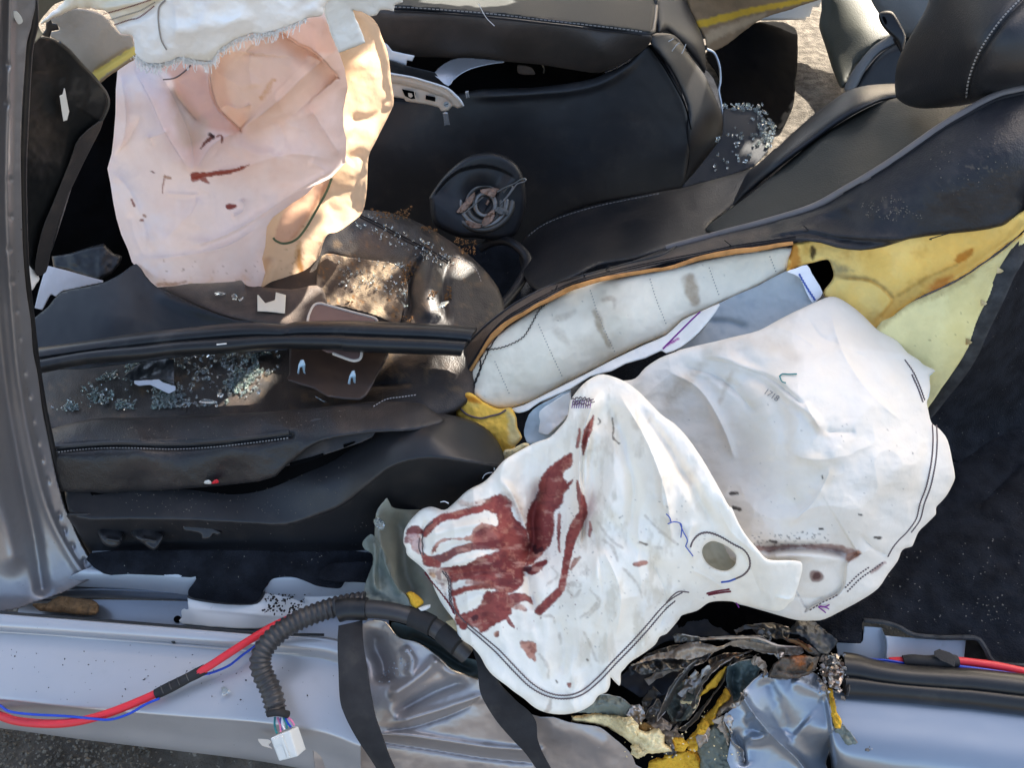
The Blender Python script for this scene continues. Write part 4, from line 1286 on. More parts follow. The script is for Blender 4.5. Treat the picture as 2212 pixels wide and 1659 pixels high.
for q in T(6,(2062,150),(1960,352),(1868,592)):
    sheet('foam_tooth', [(q[0] - 6, q[1] - 9),(q[0] + 3, q[1] - 4),(q[0] + 9, q[1]),(q[0] + 4, q[1] + 4),(q[0] - 6, q[1] + 6)],[(u, v, float(pp_r.tps(np.array([u]), np.array([v]))[0]) - .004) for u, v in ((q[0] - 6, q[1] - 9),(q[0] + 9, q[1]),(q[0] - 6, q[1] + 6))], 'foam_cream', pp, step=1.6, thick=.003, rim=2, smooth=0)
rim_pts = T(6,(2230,-60),(2195,10),(2160,70),(2100,170),(2070,240),(2020,350),(1975,440),(1920,560),(1880,660),(1810,780),(1720,900),(1640,1010),(1612,1050))
Rm = cr(rim_pts, 4)
edge_t = pp_r.tps(Rm[:, 0], Rm[:, 1]) + .004
tube('felt_rim', W(Rm[:, 0], Rm[:, 1], edge_t),[.007,.008,.008,.008,.007,.005], 'felt_edge', pp, seg=8, n=1, flat=.45)
# rear of the seat, dark cloth going down into the shade
sheet('seat_back_cover', T(6,(2230,-300),(2500,-420),(2500,1500),(2300,1560),(1900,1400),(1700,1250),(1600,1100),(1640,1030),(1760,880),(1860,720),(1960,520),(2080,260),(2180,70)),
      [Y(2230,460,.655), Y(2300,400,.68), Y(2300,850,.68), Y(2200,800,.66), Y(2110,940,.62), Y(2300,1060,.62), Y(2120,1020,.58), Y(2000,910,.60), Y(2100,770,.60), Y(2180,590,.63)], 'carpet', seat, step=6, thick=.02, noise=[(.002,60)], smooth=2)

# ---- yellow foam wedge at the hip under the lining
hw_out = T(5,(730,1045),(745,1000),(768,935),(790,905),(830,908),(900,960),(985,1002),(1040,1000),(1075,1000),(1105,1060),(1110,1120),(1140,1180),(1100,1230),(1060,1300),(1000,1300),(900,1200),(800,1100))
def p_wedge(U, V):
    p = Paint(U, V, lin(240,192,84))
    p.cloud(lin(236,204,120),60,.1,.6,.7,5)
    p.poly(T(5,(1040,1010),(1100,1060),(1110,1120),(1140,1180),(1080,1240),(1050,1150),(1060,1080)), lin(226,206,150),.8,6,5)
    p.stroke(T(5,(780,935),(830,945),(880,965)),[7,8,3], lin(208,120,30),.8,4,3)
    return p
hw, hw_r = sheet('hip_foam', hw_out, [Y(985,900,.575), Y(1015,850,.588), Y(1075,880,.578), Y(1120,920,.552), Y(1110,975,.535), Y(1060,990,.535), Y(1050,920,.56)], 'foam', seat, step=2.6, thick=.03, bulge=.006, rim=8, smooth=2, paint=p_wedge, noise=[(.003,30),(.001,8)])
tube('tear_line', on(hw_r, cr(T(5,(745,990),(800,1040),(880,1062),(940,1050),(1000,1035),(1040,1010)),5),.001),.0012, 'thread_dark', hw, seg=5, n=1)
sheet('foam_scrap', T(5,(1015,1310),(1030,1260),(1080,1250),(1150,1215),(1185,1230),(1130,1270),(1060,1320),(1020,1340)),[Y(1085,985,.515), Y(1140,960,.52), Y(1095,1000,.51)], 'foam_cream', seat, step=2.5, thick=.01, bulge=.004, rim=6, noise=[(.002,8)])

# ------------------------------------------------------------------ recliner mechanism, inner side of the seat
rec_out = T('C', (420,640),(420,590),(560,380),(700,230),(850,110),(1000,40),(1200,15),(1400,60),(1550,170),(1640,330),(1680,550),(1660,800),(1600,1000),(1500,1120),(1250,1160),(1000,1130),(820,1130),(650,1060),(500,980),(440,860))
rc, rc_r = sheet('recliner_cover', rec_out, [Y(930,430,1.0), Y(1050,330,1.03), Y(1130,400,1.02), Y(1130,500,.99), Y(1020,515,.97), Y(930,470,.985), Y(1040,430,1.0)], 'plastic_black', seat, step=2.4, thick=.03, bulge=.012, rim=12, smooth=3,
      folds=[('cliff', T('C', (420,640),(600,400),(760,270),(900,215),(1100,185),(1300,215),(1460,290),(1560,370)),-.014,5,60, True)], dents=[(1040,425,40,40,-.02)])
def disc_ring(name, uc, vc, ru, rv, t, r, material, a0=0, a1=360, ph=0, up=0):
    pts = []
    for a in np.radians(np.linspace(a0, a1,25)):
        u = uc + ru * math.cos(a); v = vc + rv * math.sin(a)
        pts.append(W(u, v, t + up * math.sin(a)))
    return tube(name, pts, r, material, rc, seg=8, n=2)
tr = float(rc_r.t(np.array([1040.]), np.array([425.]), np.array([99.]))[0])
sheet('recliner_plate', [(1042 + 66 * math.cos(a),430 + 66 * math.sin(a)) for a in np.linspace(0,6.1,20)],[(1042 + 60 * math.cos(a),430 + 60 * math.sin(a), tr) for a in np.linspace(0,6,7)] + [(1042,430, tr + .018)], 'steel', rc, step=2, thick=.004, rim=4, noise=[(.003,20)])
disc_ring('recliner_ring', 1042,432,64,64, tr - .006,.006, 'dark_metal')
disc_ring('recliner_ring', 1044,436,50,52, tr - .008,.0055, 'steel')
disc_ring('recliner_ring', 1046,440,38,40, tr - .006,.005, 'dark_metal')
disc_ring('recliner_ring', 1048,442,22,24, tr - .006,.005, 'steel')
for s, m_ in ((T('C', (765,795),(840,700),(920,610),(1000,530),(1015,560),(995,640),(930,730),(840,805)), 'copper'),(T('C', (1080,500),(1200,480),(1250,478),(1330,490),(1300,530),(1260,605),(1180,580),(1100,545)), 'copper'),
              (T('C', (1100,970),(1110,900),(1180,810),(1260,760),(1270,840),(1230,920),(1150,980)), 'copper'),(T('C', (1265,760),(1330,720),(1430,760),(1445,830),(1380,830),(1300,810)), 'dark_metal'),(T('C', (890,900),(1000,930),(1100,960),(1080,1005),(960,1000),(900,950)), 'copper')):
    c_ = np.array(s).mean(0)
    sheet('torn_tab', s, [(u, v, tr - .018 + .0006 * (u - c_[0]) / 4 + .0005 * (v - c_[1]) / 4) for u, v in s], m_, rc, step=1.6, thick=.003, rim=2, smooth=2, noise=[(.002,8)])
tube('wire', [W(u, v, tr - .03) for u, v in T('C', (1300,530),(1400,470),(1520,420),(1600,370),(1650,355),(1675,370),(1650,400),(1560,430),(1500,510),(1440,590),(1340,690))],.0012, 'steel', rc, seg=6)
tube('wire', [W(u, v, tr - .028) for u, v in T('C', (1380,540),(1440,470),(1500,455),(1490,500),(1420,600),(1380,640))],.0012, 'steel', rc, seg=6)
tube('pin', [W(u, v, tr - .03) for u, v in T('C', (870,815),(1000,700),(1050,655),(1120,595))],.0011, 'steel', rc, seg=6)
tube('pin', [W(u, v, tr - .02) for u, v in T('C', (1160,700),(1180,660),(1190,645))],.0026, 'copper', rc, seg=8)
# seat arm bar (belt guide) beside the recliner
tube('guide_bar', [W(*Y(*p)) for p in [(q[0], q[1], y) for q, y in zip(T(5,(880,10),(960,-30),(1040,-35),(1110,0),(1165,60),(1172,120),(1140,200),(1080,290),(1010,370),(960,430)),(.98,.98,.97,.95,.93,.91,.88,.85,.82,.80))]],.0075, 'plastic_black', seat, seg=10)
# debris on the seat cushion
def cu_on(u, v):
    return cu_r.t(u, v, np.full(len(u),99.0))

# ------------------------------------------------------------------ white side airbag
bag = thing('side_airbag', 'burst white side airbag with red blood smears hanging from the seat over the sill', 'airbag', (.2,.4,.42))
BL = lin(150,74,66); BL_D = lin(118,50,48); BL_L = lin(196,136,112); BL_K = lin(70,36,40)
DIRT = lin(150,130,108); GREY = lin(120,118,116)

up_out = T(5,(1560,900),(1640,830),(1760,830),(1840,815),(1900,750),(1990,690),(2090,650)) + \
         T(6,(80,640),(200,610),(300,588),(410,560),(570,520),(700,450),(800,400),(930,340),(1010,310),(1070,320),(1150,370),(1220,430),(1300,510),(1350,540),(1430,585),(1490,655),(1560,700),(1590,730),(1665,768),(1625,795),(1632,870),(1612,960),(1620,1010),(1640,1090),
           (1690,1130),(1740,1200),(1770,1330),(1784,1410),(1780,1450),(1740,1530),(1700,1580),(1670,1612),(1668,1650)) + \
         T(9,(1660,100),(1610,150),(1560,200),(1530,270),(1515,292),(1460,312),(1430,382),(1370,462),(1310,550),(1210,620),(1100,680),(980,740),(900,750),(800,745),(640,700),(500,660),(430,640),(300,560),(100,300),(-100,100),(-250,-200)) + \
         T(5,(1750,1500),(1600,1200))
up_c = [Z(u, v, z) for u, v, z in ((1285,850,.640),(1385,790,.655),(1470,750,.672),(1570,722,.690),(1700,672,.705),(1795,642,.702),(1860,668,.690),(1900,710,.680),(1960,790,.665),(2000,880,.648),(2015,950,.635),(2060,1030,.598),
        (2040,1080,.580),(2000,1140,.56),(1950,1200,.540),(1890,1280,.515),(1770,1340,.492),(1650,1310,.50),(1580,1270,.51),
        (1420,850,.634),(1500,880,.638),(1650,800,.700),(1750,850,.712),(1850,850,.700),(1700,950,.690),(1850,980,.680),(1950,1000,.655),(1600,1000,.628),(1700,1100,.632),(1850,1120,.625),(1900,1080,.63),
        (1700,1180,.600),(1800,1190,.580),(1760,1250,.560),(1620,1180,.59),(1550,1080,.60),(1450,980,.60),(1850,1240,.545))]
def p_up(U, V):
    p = Paint(U, V, lin(230,220,205))  # base darker than the lower lobe, to offset stronger light on top
    p.cloud(lin(216,204,184),150,.05,.6,.45,4)
    p.cloud(lin(222,222,218),180,.05,.6,.35,9)
    p.stroke(T(6,(20,950),(80,870),(180,790),(220,730)),[14,16,12,6], lin(170,146,112),.5,12,8,16,3,.6)
    p.stroke(T(6,(330,960),(370,860),(400,780)),[4,5,4], lin(170,146,112),.5,6,6,12,4,.6)
    p.stroke(T(6,(250,640),(500,590),(700,620),(800,700)),[14,20,16,8], lin(206,186,160),.5,16,10,24,5,.4)
    p.stroke(T(6,(850,1300),(950,1330),(1030,1400),(1000,1450)),[14,22,18,10], lin(214,198,172),.55,14,10,24,6,.3)
    p.stroke(T(6,(820,1560),(760,1500)),[14,12], lin(214,198,172),.4,14,10,24,6,.3)
    p.stroke(T(6,(900,1090),(960,1150),(1000,1170)),[6,8,4], lin(206,184,156),.5,8,6,14,7,.3)
    # faint ink stamp digits are laid as their own marks; dark flecks
    for q, w in ((T(6,(398,1528),(438,1526)),3.6),(T(6,(414,1614),(456,1628)),4),(T(9,(1290,235),(1325,238)),3),(T(9,(640,255),(680,265)),3),(T(9,(950,180),(965,182)),2.5),(T(6,(964,1420),(968,1432)),2),(T(9,(1190,92),(1212,96)),1.6)):
        p.stroke(q, w, lin(44,38,36),.9,1.2,1.6,4,3)
    p.spots(46,(1480,850,1980,1150), lin(80,74,70),(.5,1.0),.7,21)
    p.spots(60,(1620,1150,1790,1182), lin(60,50,46),(.6,1.8),.8,22)
    # brown line at the pocket
    p.stroke(T(9,(570,300),(640,305),(750,290),(900,290),(1050,300),(1130,320),(1180,330)),[6,6,4,4,6,8,7], lin(136,84,70),.85,3,4,10,3,.3)
    p.stroke(T(9,(560,270),(700,280),(850,275),(950,270)),[4,6,5,3], lin(90,84,80),.45,6,5,12,4,.6)
    p.poly(T(9,(1110,345),(1190,320),(1200,340),(1130,390)), lin(176,120,90),.8,3,3)
    # brown round stain in the pocket
    p.poly(T(9,(885,465),(900,440),(940,440),(970,460),(972,490),(940,510),(900,502)), lin(120,88,78),.85,2.5,1.5)
    p.poly(T(9,(905,470),(920,452),(950,455),(955,485),(930,495),(910,490)), lin(70,34,34),.8,2,1.5)
    p.stroke(T(9,(1270,450),(1310,420),(1350,390)),[3,4,2], lin(120,60,56),.7,3,3)
    p.cloud(lin(232,216,198),90,.1,.6,.5,31, where=sstep(1240,1320, p.V))
    return p
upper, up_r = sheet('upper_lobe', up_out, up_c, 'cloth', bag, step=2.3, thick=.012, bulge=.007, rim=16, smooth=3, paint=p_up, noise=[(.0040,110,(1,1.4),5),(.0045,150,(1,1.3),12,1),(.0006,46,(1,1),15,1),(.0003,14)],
    folds=[('crease', [(1440,800),(1510,840),(1560,920),(1590,1000)],.010,9),('crease', [(1470,790),(1560,820),(1640,900)],-.008,10),('ridge', [(1560,740),(1640,800),(1690,900),(1700,1020)],-.007,20),('crease', [(1790,660),(1820,760),(1880,850),(1960,920)],.008,16),('crease', [(1800,1000),(1760,1080),(1700,1140)],.008,14),('cliff', T(6,(900,1030),(800,940),(650,820),(500,760),(380,720),(200,690)),.010,10,60, True),
           ('ridge', T(6,(300,720),(480,750),(620,820),(740,920),(900,1040),(980,1150)),.006,9),
           ('crease', T(6,(960,1140),(900,1050),(860,960)),.005,8),
           ('crease', T(6,(970,1140),(1100,1150),(1180,1140)),-.005,8),
           ('ridge', T(6,(1300,900),(1200,1050),(1100,1180),(1000,1330)),.006,22),
           ('ridge', T(6,(1050,560),(1200,640),(1350,800),(1450,950)),.005,26),
           ('crease', T(6,(860,420),(960,560),(1100,620),(1300,720)),-.003,8),
           ('crease', T(6,(640,480),(800,540),(950,640)),.003,8),
           ('ridge', T(6,(1640,1100),(1600,1300),(1560,1500),(1480,1640)),-.004,14),
           ('crease', T(9,(1190,210),(1280,300),(1370,350)),-.006,7),
           ('cliff', T(9,(1190,345),(1125,390),(1112,460),(1105,530),(1060,590),(980,630),(870,690)),-.010,5,50, False),
           ('ridge', T(9,(560,310),(800,300),(1000,310),(1150,345)),-.016,10),
           ('ridge', T(9,(620,350),(800,330),(1000,350),(1100,390)),.008,12),
           ('crease', T(9,(750,600),(900,610),(1000,600)),-.004,6),
           ('ridge', T(6,(130,760),(260,800),(360,900)),.004,10),('crease', T(6,(200,830),(340,820),(480,880)),-.003,7)])
d1 = T(6,(1475,700),(1530,780),(1570,870),(1598,950))
seam('stitching', up_r, d1, 'thread_dark', upper, .0007, wave=(6,.8))
seam('stitching', up_r, [(u - 4, v + 4) for u, v in d1[1:]], 'thread_dark', upper, .0008, wave=(6,.8))
d2 = T(6,(1645,1100),(1650,1200),(1640,1330),(1610,1480),(1570,1590)) + T(9,(1545,120),(1490,200),(1440,250),(1400,300),(1370,355))
seam('stitching', up_r, d2, 'thread_dark', upper, .0007, wave=(6,.8))
seam('stitching', up_r, [(u + 9, v + 1) for u, v in d2[:7]], 'thread_dark', upper, .0007, wave=(6,.8))
d3 = T(9,(1340,390),(1270,440),(1200,490),(1140,550),(1115,575))
seam('stitching', up_r, d3, 'thread_dark', upper, .0008, dash=(4,2.4))
seam('stitching', up_r, [(u - 6, v - 7) for u, v in d3[1:]], 'thread_dark', upper, .0008, dash=(4,2.4))
seam('stitching', up_r, T(9,(1060,590),(1020,612),(960,640),(880,690)), 'thread_dark', upper, .0007, dash=(5,3))
for q in (T(9,(940,665),(960,680),(985,700)), T(9,(945,662),(980,665),(1010,650)), T(9,(950,660),(990,670),(1005,678)), T(9,(430,632),(440,650),(450,668)), T(9,(410,600),(440,565),(510,530))):
    seam('thread_tuft', up_r, q, 'thread_purple', upper, .0007, lift=.003)
seam('loose_thread', up_r, T(6,(700,800),(715,835),(740,842),(735,845)), 'thread_teal', upper, .0006, lift=.002)
seam('loose_thread', up_r, T(6,(704,798),(720,788),(760,790),(808,788)), 'thread_teal', upper, .0007, lift=.002)

# hidden far corner of the bag peeping out behind (pale blue scrap on the yellow panel)
sheet('corner_scrap', T(6,(1340,520),(1450,590),(1500,650),(1560,690),(1600,735),(1668,768),(1628,800),(1632,880),(1610,960),(1560,900),(1450,720)),
      [Z(1930,740,.655), Z(1985,780,.645), Z(2015,802,.638), Z(2005,850,.635), Z(1960,820,.645)], 'cloth', bag, step=2.6, thick=.004, smooth=2, paint=lambda U, V: Paint(U, V, lin(214,220,222)), noise=[(.002,24)])

# lower lobe in front of it
lo_out = T(5,(1640,790),(1760,828),(1850,888),(1930,968),(2000,1040),(2060,1082)) + T(6,(60,1105),(130,1180),(220,1310),(290,1430),(340,1520),(390,1610)) + T(9,(405,50),(450,150),(500,232),(560,302),(610,360),
           (660,375),(760,375),(830,385),(842,420),(830,480),(790,610),(760,640),(700,690),(560,668),(460,645),(410,632),(350,628),(290,632),(250,645),(190,688),(100,715),(80,740),(40,790),(0,832)) + \
         T(8,(1990,850),(1960,900),(1880,960),(1810,1005),(1770,1050),(1750,1075),(1748,1130),(1738,1152),(1700,1115),(1686,1100),(1682,1150),(1660,1192),(1610,1215),(1575,1265),(1500,1310),(1400,1330),(1300,1322),(1220,1290),(1150,1232),(1090,1190),(1040,1150),
           (960,1090),(915,1035),(880,970),(830,912),(790,885),(745,850),(735,800),(725,755),(690,710),(640,640),(600,560),(560,470),(500,405),(430,345),(420,300),(405,265),(408,215),(415,180),(450,125),(510,65),(560,45),(600,48)) + \
         T(5,(660,1630),(720,1585),(800,1510),(900,1458),(960,1400),(1010,1340),(1060,1300),(1180,1232),(1250,1202),(1310,1180),(1380,1110),(1420,1050),(1435,960),(1455,925),(1500,868),(1560,818))
lo_c = [Z(u, v, z) for u, v, z in ((1300,812,.668),(1340,820,.672),(1380,848,.676),(1440,915,.680),(1520,1000,.674),(1590,1110,.652),(1640,1190,.630),(1655,1212,.618),(1735,1220,.600),(1715,1290,.555),(1650,1310,.525),(1590,1290,.53),(1500,1325,.512),
        (1420,1395,.496),(1330,1460,.482),(1270,1520,.468),(1180,1540,.464),(1110,1495,.468),(1040,1420,.474),(985,1345,.480),(930,1235,.495),(880,1180,.512),(875,1145,.52),(925,1098,.54),(1000,1060,.562),(1100,995,.592),(1200,940,.62),(1235,870,.65),
        (1290,920,.655),(1340,1000,.655),(1420,1000,.668),(1480,1080,.660),(1400,1120,.635),(1300,1100,.625),(1210,1080,.562),(1160,1180,.536),(1080,1150,.565),(1000,1200,.545),(1050,1280,.525),(1150,1300,.530),(1250,1250,.575),(1350,1250,.590),(1450,1250,.585),
        (1540,1200,.605),(1250,1400,.508),(1150,1430,.490),(1350,1370,.53),(1190,1000,.585),(1560,1160,.622))]
def p_lo(U, V):
    p = Paint(U, V, lin(250,240,222))  # base lighter than the upper lobe, brightness put into the colour
    p.cloud(lin(220,208,190),120,.05,.6,.45,14)
    p.cloud(lin(222,222,218),160,.05,.6,.3,19)
    # dirt streaks on the right flank
    for k, q in enumerate((T(8,(1640,250),(1700,300),(1730,380)), T(8,(1560,560),(1620,640),(1540,730)), T(8,(1500,730),(1560,690),(1600,640)), T(8,(1320,420),(1360,470),(1300,520)), T(8,(1420,560),(1460,600),(1500,560)), T(8,(1250,720),(1320,720),(1340,760)), T(8,(1370,830),(1380,890)), T(8,(1600,130),(1680,240),(1760,300)),
                           T(8,(1760,420),(1850,520),(1880,600)), T(8,(1520,820),(1560,900),(1600,1000)), T(8,(1250,960),(1300,1040),(1300,1100)), T(8,(1900,100),(2000,200),(2100,280)), T(8,(1850,270),(1900,275)), T(8,(1960,295),(2000,300)))):
        p.stroke(q, [2,3.5,2], DIRT, .55,3,3,9,40 + k, .6)
    p.cloud(DIRT, 28,.35,.6,.4,51, where=np.exp(-(((U - 1230) / 90) ** 2 + ((V - 1230) / 120) ** 2)))
    p.poly(T(8,(1825,400),(1850,382),(1900,378),(1915,395),(1880,412),(1840,412)), lin(170,100,78),.85,2,2)
    p.stroke(T(8,(1440,430),(1460,390),(1495,360)),[3,5,3], lin(160,120,96),.8,2,2)
    p.spots(130,(1180,1080,1560,1420), lin(110,100,92),(.5,1.4),.6,61)
    p.spots(60,(960,1080,1250,1400), BL_D, (.4,1.1),.7,62)
    p.cloud(lin(206,192,168),45,.12,.5,.5,63, where=sstep(1180,1260, U) * (1 - sstep(1450,1560, U)), stretch=(1.5,.7))
    # blood: one joined pool with fingers
    B = 'B'
    p.poly(T(B, (900,350),(960,300),(1060,240),(1130,240),(1200,300),(1210,400),(1230,450),(1300,520),(1350,570),(1360,640),(1365,700),(1370,800),(1330,900),(1320,1000),(1300,1080),(1200,1150),(1100,1160),(1080,1080),(1060,960),(1090,800),(1080,700),(1060,600),(1000,560),(1070,520),(1070,430),(1000,400),(930,370)), BL, 1,2.2,3.0,6,2, rim=BL_D)
    p.stroke(T(B, (400,600),(480,510),(560,455),(680,430),(800,395),(920,370)),[8,8,8,9,8,8], BL, 1,2,2.4,6,3)
    p.poly(T(B, (820,620),(870,540),(960,500),(1050,540),(1090,620),(1080,720),(1000,700),(880,690),(800,660),(700,660),(600,660),(520,720),(470,800),(470,740),(530,670),(640,640),(740,640)), BL_L, .9,2,3,8,4)
    p.poly(T(B, (860,600),(960,540),(1080,560),(1200,600),(1340,640),(1360,760),(1250,800),(1100,760),(960,720),(840,690)), BL, .8,3,4,8,5, rim=BL_D)
    p.stroke(T(B, (430,860),(560,830),(700,760),(850,720),(1000,710),(1100,700)),[12,10,9,9,8,10], BL_D, .95,1.6,2,7,6)
    p.stroke(T(B, (560,940),(700,930),(850,925),(980,890),(1100,850)),[5,6,10,14,14], BL_D, 1,1.6,3,7,7)
    p.stroke(T(B, (800,920),(900,860),(1000,830),(1150,790)),[6,8,9,10], BL, 1,2.2,3.0,6,8)
    p.stroke(T(B, (600,980),(750,970),(900,960),(1100,980)),[8,8,8,10], BL, 1,2.2,2.6,6,9)
    p.stroke(T(B, (650,1020),(800,1000),(1000,1010),(1150,1020)),[7,6,10,16], BL, 1,2.2,3.2,6,10)
    p.stroke(T(B, (660,1160),(760,1120),(870,1100),(1000,1080),(1120,1060)),[7,6,6,7,14], BL, 1,2.2,2.6,6,11)
    p.stroke(T(B, (800,1050),(900,1060),(1000,1060)),[5,8,6], BL_L, .7,3,3,7,12)
    p.poly(T(B, (1000,900),(1100,840),(1220,830),(1300,900),(1320,1000),(1280,1090),(1180,1150),(1080,1180),(1060,1100),(1100,1000)), BL_D, .75,4,5,8,13)
    p.poly(T(B, (960,1150),(1080,1140),(1160,1160),(1200,1220),(1210,1290),(1180,1370),(1060,1440),(960,1510),(920,1520),(880,1470),(770,1450),(700,1450),(680,1380),(760,1340),(880,1290),(930,1230)), BL, 1,2.2,3.2,6,14, rim=BL_D)
    p.stroke(T(B, (670,1200),(690,1300),(720,1400),(760,1460)),[3,4,6,8], BL, 1,1.5,2,6,15)
    p.poly(T(B, (1160,1180),(1240,1150),(1330,1160),(1390,1200),(1400,1260),(1340,1230),(1280,1240),(1200,1290)), BL, .95,1.6,2,7,16, rim=BL_D)
    p.poly(T(B, (1200,1290),(1250,1250),(1330,1280),(1340,1320),(1250,1300)), BL_L, .6,3,3,7,16)
    p.stroke(T(B, (1160,1380),(1200,1440),(1230,1470)),[4,4,2], BL, .9,1.5,2,6,17)
    # inner V fold
    p.poly(T(B, (1540,0),(1700,0),(1660,60),(1700,120),(1690,170),(1650,200),(1690,260),(1660,340),(1600,400),(1600,500),(1590,600),(1560,700),(1500,780),(1440,840),(1400,880),(1330,900),(1370,780),(1360,640),(1340,560),(1350,460),(1370,360),(1420,280),(1460,200),(1520,170)), BL, 1,2.2,3.0,6,18, rim=BL_D)
    p.poly(T(B, (1370,420),(1450,380),(1560,420),(1590,560),(1560,680),(1480,760),(1400,760),(1370,640)), BL_D, .65,6,5,8,19)
    p.stroke(T(B, (1330,930),(1400,940),(1460,900),(1520,865)),[6,10,9,5], BL_D, 1,1.6,2,7,20)
    p.stroke(T(B, (1650,430),(1645,520),(1640,640),(1650,770)),[4,4,3,2], BL, .9,1.4,1.6,6,21)
    p.stroke(T(B, (1865,260),(1870,400),(1810,520),(1760,640),(1730,780),(1710,900),(1680,1040),(1660,1120),(1560,1220),(1460,1320)),[5,9,13,12,9,8,7,8,10,9], BL, 1,1.6,2,8,22)
    p.stroke(T(B, (1930,490),(1935,560),(1925,620)),[2,4,3], BL, .8,1.4,1.5,6,23)
    p.poly(T(B, (1280,1610),(1400,1600),(1430,1640),(1420,1700),(1430,1780),(1380,1760),(1330,1700)), BL_L, .85,2,3,7,24)
    p.poly(T(8,(1140,880),(1220,890),(1225,940),(1190,985),(1150,920)), BL_L, .8,2,3,7,24)
    p.poly(T(B, (1045,1520),(1080,1510),(1085,1550),(1055,1560)), lin(196,130,92),.8,2,2,6,25)
    p.poly(T(8,(1420,1135),(1445,1135),(1440,1165),(1425,1160)), lin(200,150,124),.8,2,2,6,25)
    p.stroke(T(5,(1495,1130),(1490,1180),(1478,1240)),[2,4,3], BL, .9,1.5,2,6,26)
    p.poly(T(5,(1580,1040),(1575,1120),(1545,1200),(1530,1260),(1515,1290),(1508,1220),(1520,1140),(1550,1090)), BL, 1,1.5,2,6,27, rim=BL_D)
    p.stroke(T(5,(1440,1290),(1400,1330),(1340,1400),(1300,1480)),[5,12,18,22], BL, 1,2.2,3.0,6,28)
    p.poly(T(5,(1300,1400),(1400,1310),(1440,1280),(1445,1350),(1390,1400),(1420,1460),(1460,1430),(1420,1500),(1380,1540),(1300,1560),(1280,1500)), BL, 1,2.2,3.0,6,29, rim=BL_D)
    p.stroke(T(5,(1480,1450),(1500,1560),(1520,1650)),[2,6,8], BL, .9,1.6,2,7,30)
    # tail
    p.poly(T(B, (225,590),(250,550),(310,520),(360,545),(390,590),(340,610),(240,610)), BL_D, .95,2,2.5,6,31)
    p.poly(T(B, (230,610),(350,620),(370,780),(300,760),(260,690),(210,690)), lin(196,150,144),.75,2,2,6,32)
    p.stroke(T(B, (380,790),(430,850),(520,890)),[4,9,8], BL, .95,1.6,2,6,33)
    p.stroke(T(B, (640,1000),(650,1100),(660,1200)),[3,2,2], BL_D, .7,1.6,2,6,33)
    p.poly(T(B, (420,940),(500,920),(590,960),(620,1010),(600,1180),(540,1080),(450,980)), lin(244,222,196),.8,5,4,9,34)
    p.poly(T(B, (440,970),(490,965),(500,1000),(470,1010)), lin(214,150,90),.7,3,2,6,35)
    # brown halo, clots
    p.stroke(T(B, (720,310),(820,330),(920,310),(1000,280)),[4,6,5,3], lin(190,150,120),.6,5,4,9,36,.3)
    p.stroke(T(B, (1120,230),(1200,260),(1260,360),(1310,470)),[6,9,7,4], lin(186,160,136),.6,5,4,9,37,.4)
    p.poly(T(B, (1400,720),(1430,705),(1445,740),(1490,720),(1500,760),(1430,790),(1405,760)), BL_K, .95,2,2,5,38)
    p.poly(T(B, (830,1380),(880,1355),(900,1385),(850,1415)), BL_K, .9,2,2,5,39)
    p.poly(T(B, (1310,910),(1380,900),(1390,940),(1340,950)), BL_K, .8,3,2,5,39)
    p.cloud(BL_K, 16,.2,.5,.55,41, where=np.exp(-(((U - 1090) / 34) ** 2 + ((V - 1245) / 62) ** 2)))
    p.cloud(BL_K, 14,.15,.5,.55,42, where=np.exp(-(((U - 1075) / 50) ** 2 + ((V - 1212) / 12) ** 2)))
    p.cloud(BL_L, 14,.15,.55,.55,43, where=(p.c[:, 0] - p.c[:, 1] > .12).astype(float))
    p.cloud(BL_D, 18,.0,.45,.65,44, where=(p.c[:, 0] - p.c[:, 1] > .12).astype(float))
    wet = (p.c[:, 0] - p.c[:, 1] > .10).astype(float)
    p.cloud(BL_K, 30,.12,.5,.35,45, where=wet, stretch=(.6,1.6))
    p.cloud(lin(206,158,138),24,.2,.6,.6,46, where=wet, stretch=(.6,1.6))
    p.spots(30,(1080,1180,1250,1340), BL_D, (.6,1.6),.7,71)
    for q in (T(5,(1612,1065),(1622,1085),(1608,1100)), T(5,(1695,1060),(1705,1130),(1700,1180),(1740,1220)), T(8,(1865,262),(1912,280)), T(8,(1350,1120),(1356,1132)), T(8,(1540,990),(1546,996))):
        p.stroke(q, 2, lin(110,96,80),.85,1.4,1.6,5,4)
    p.stroke(T(8,(1290,1310),(1310,1280),(1316,1240)),[4,5,2], lin(170,150,130),.6,3,3,7,5)
    return p
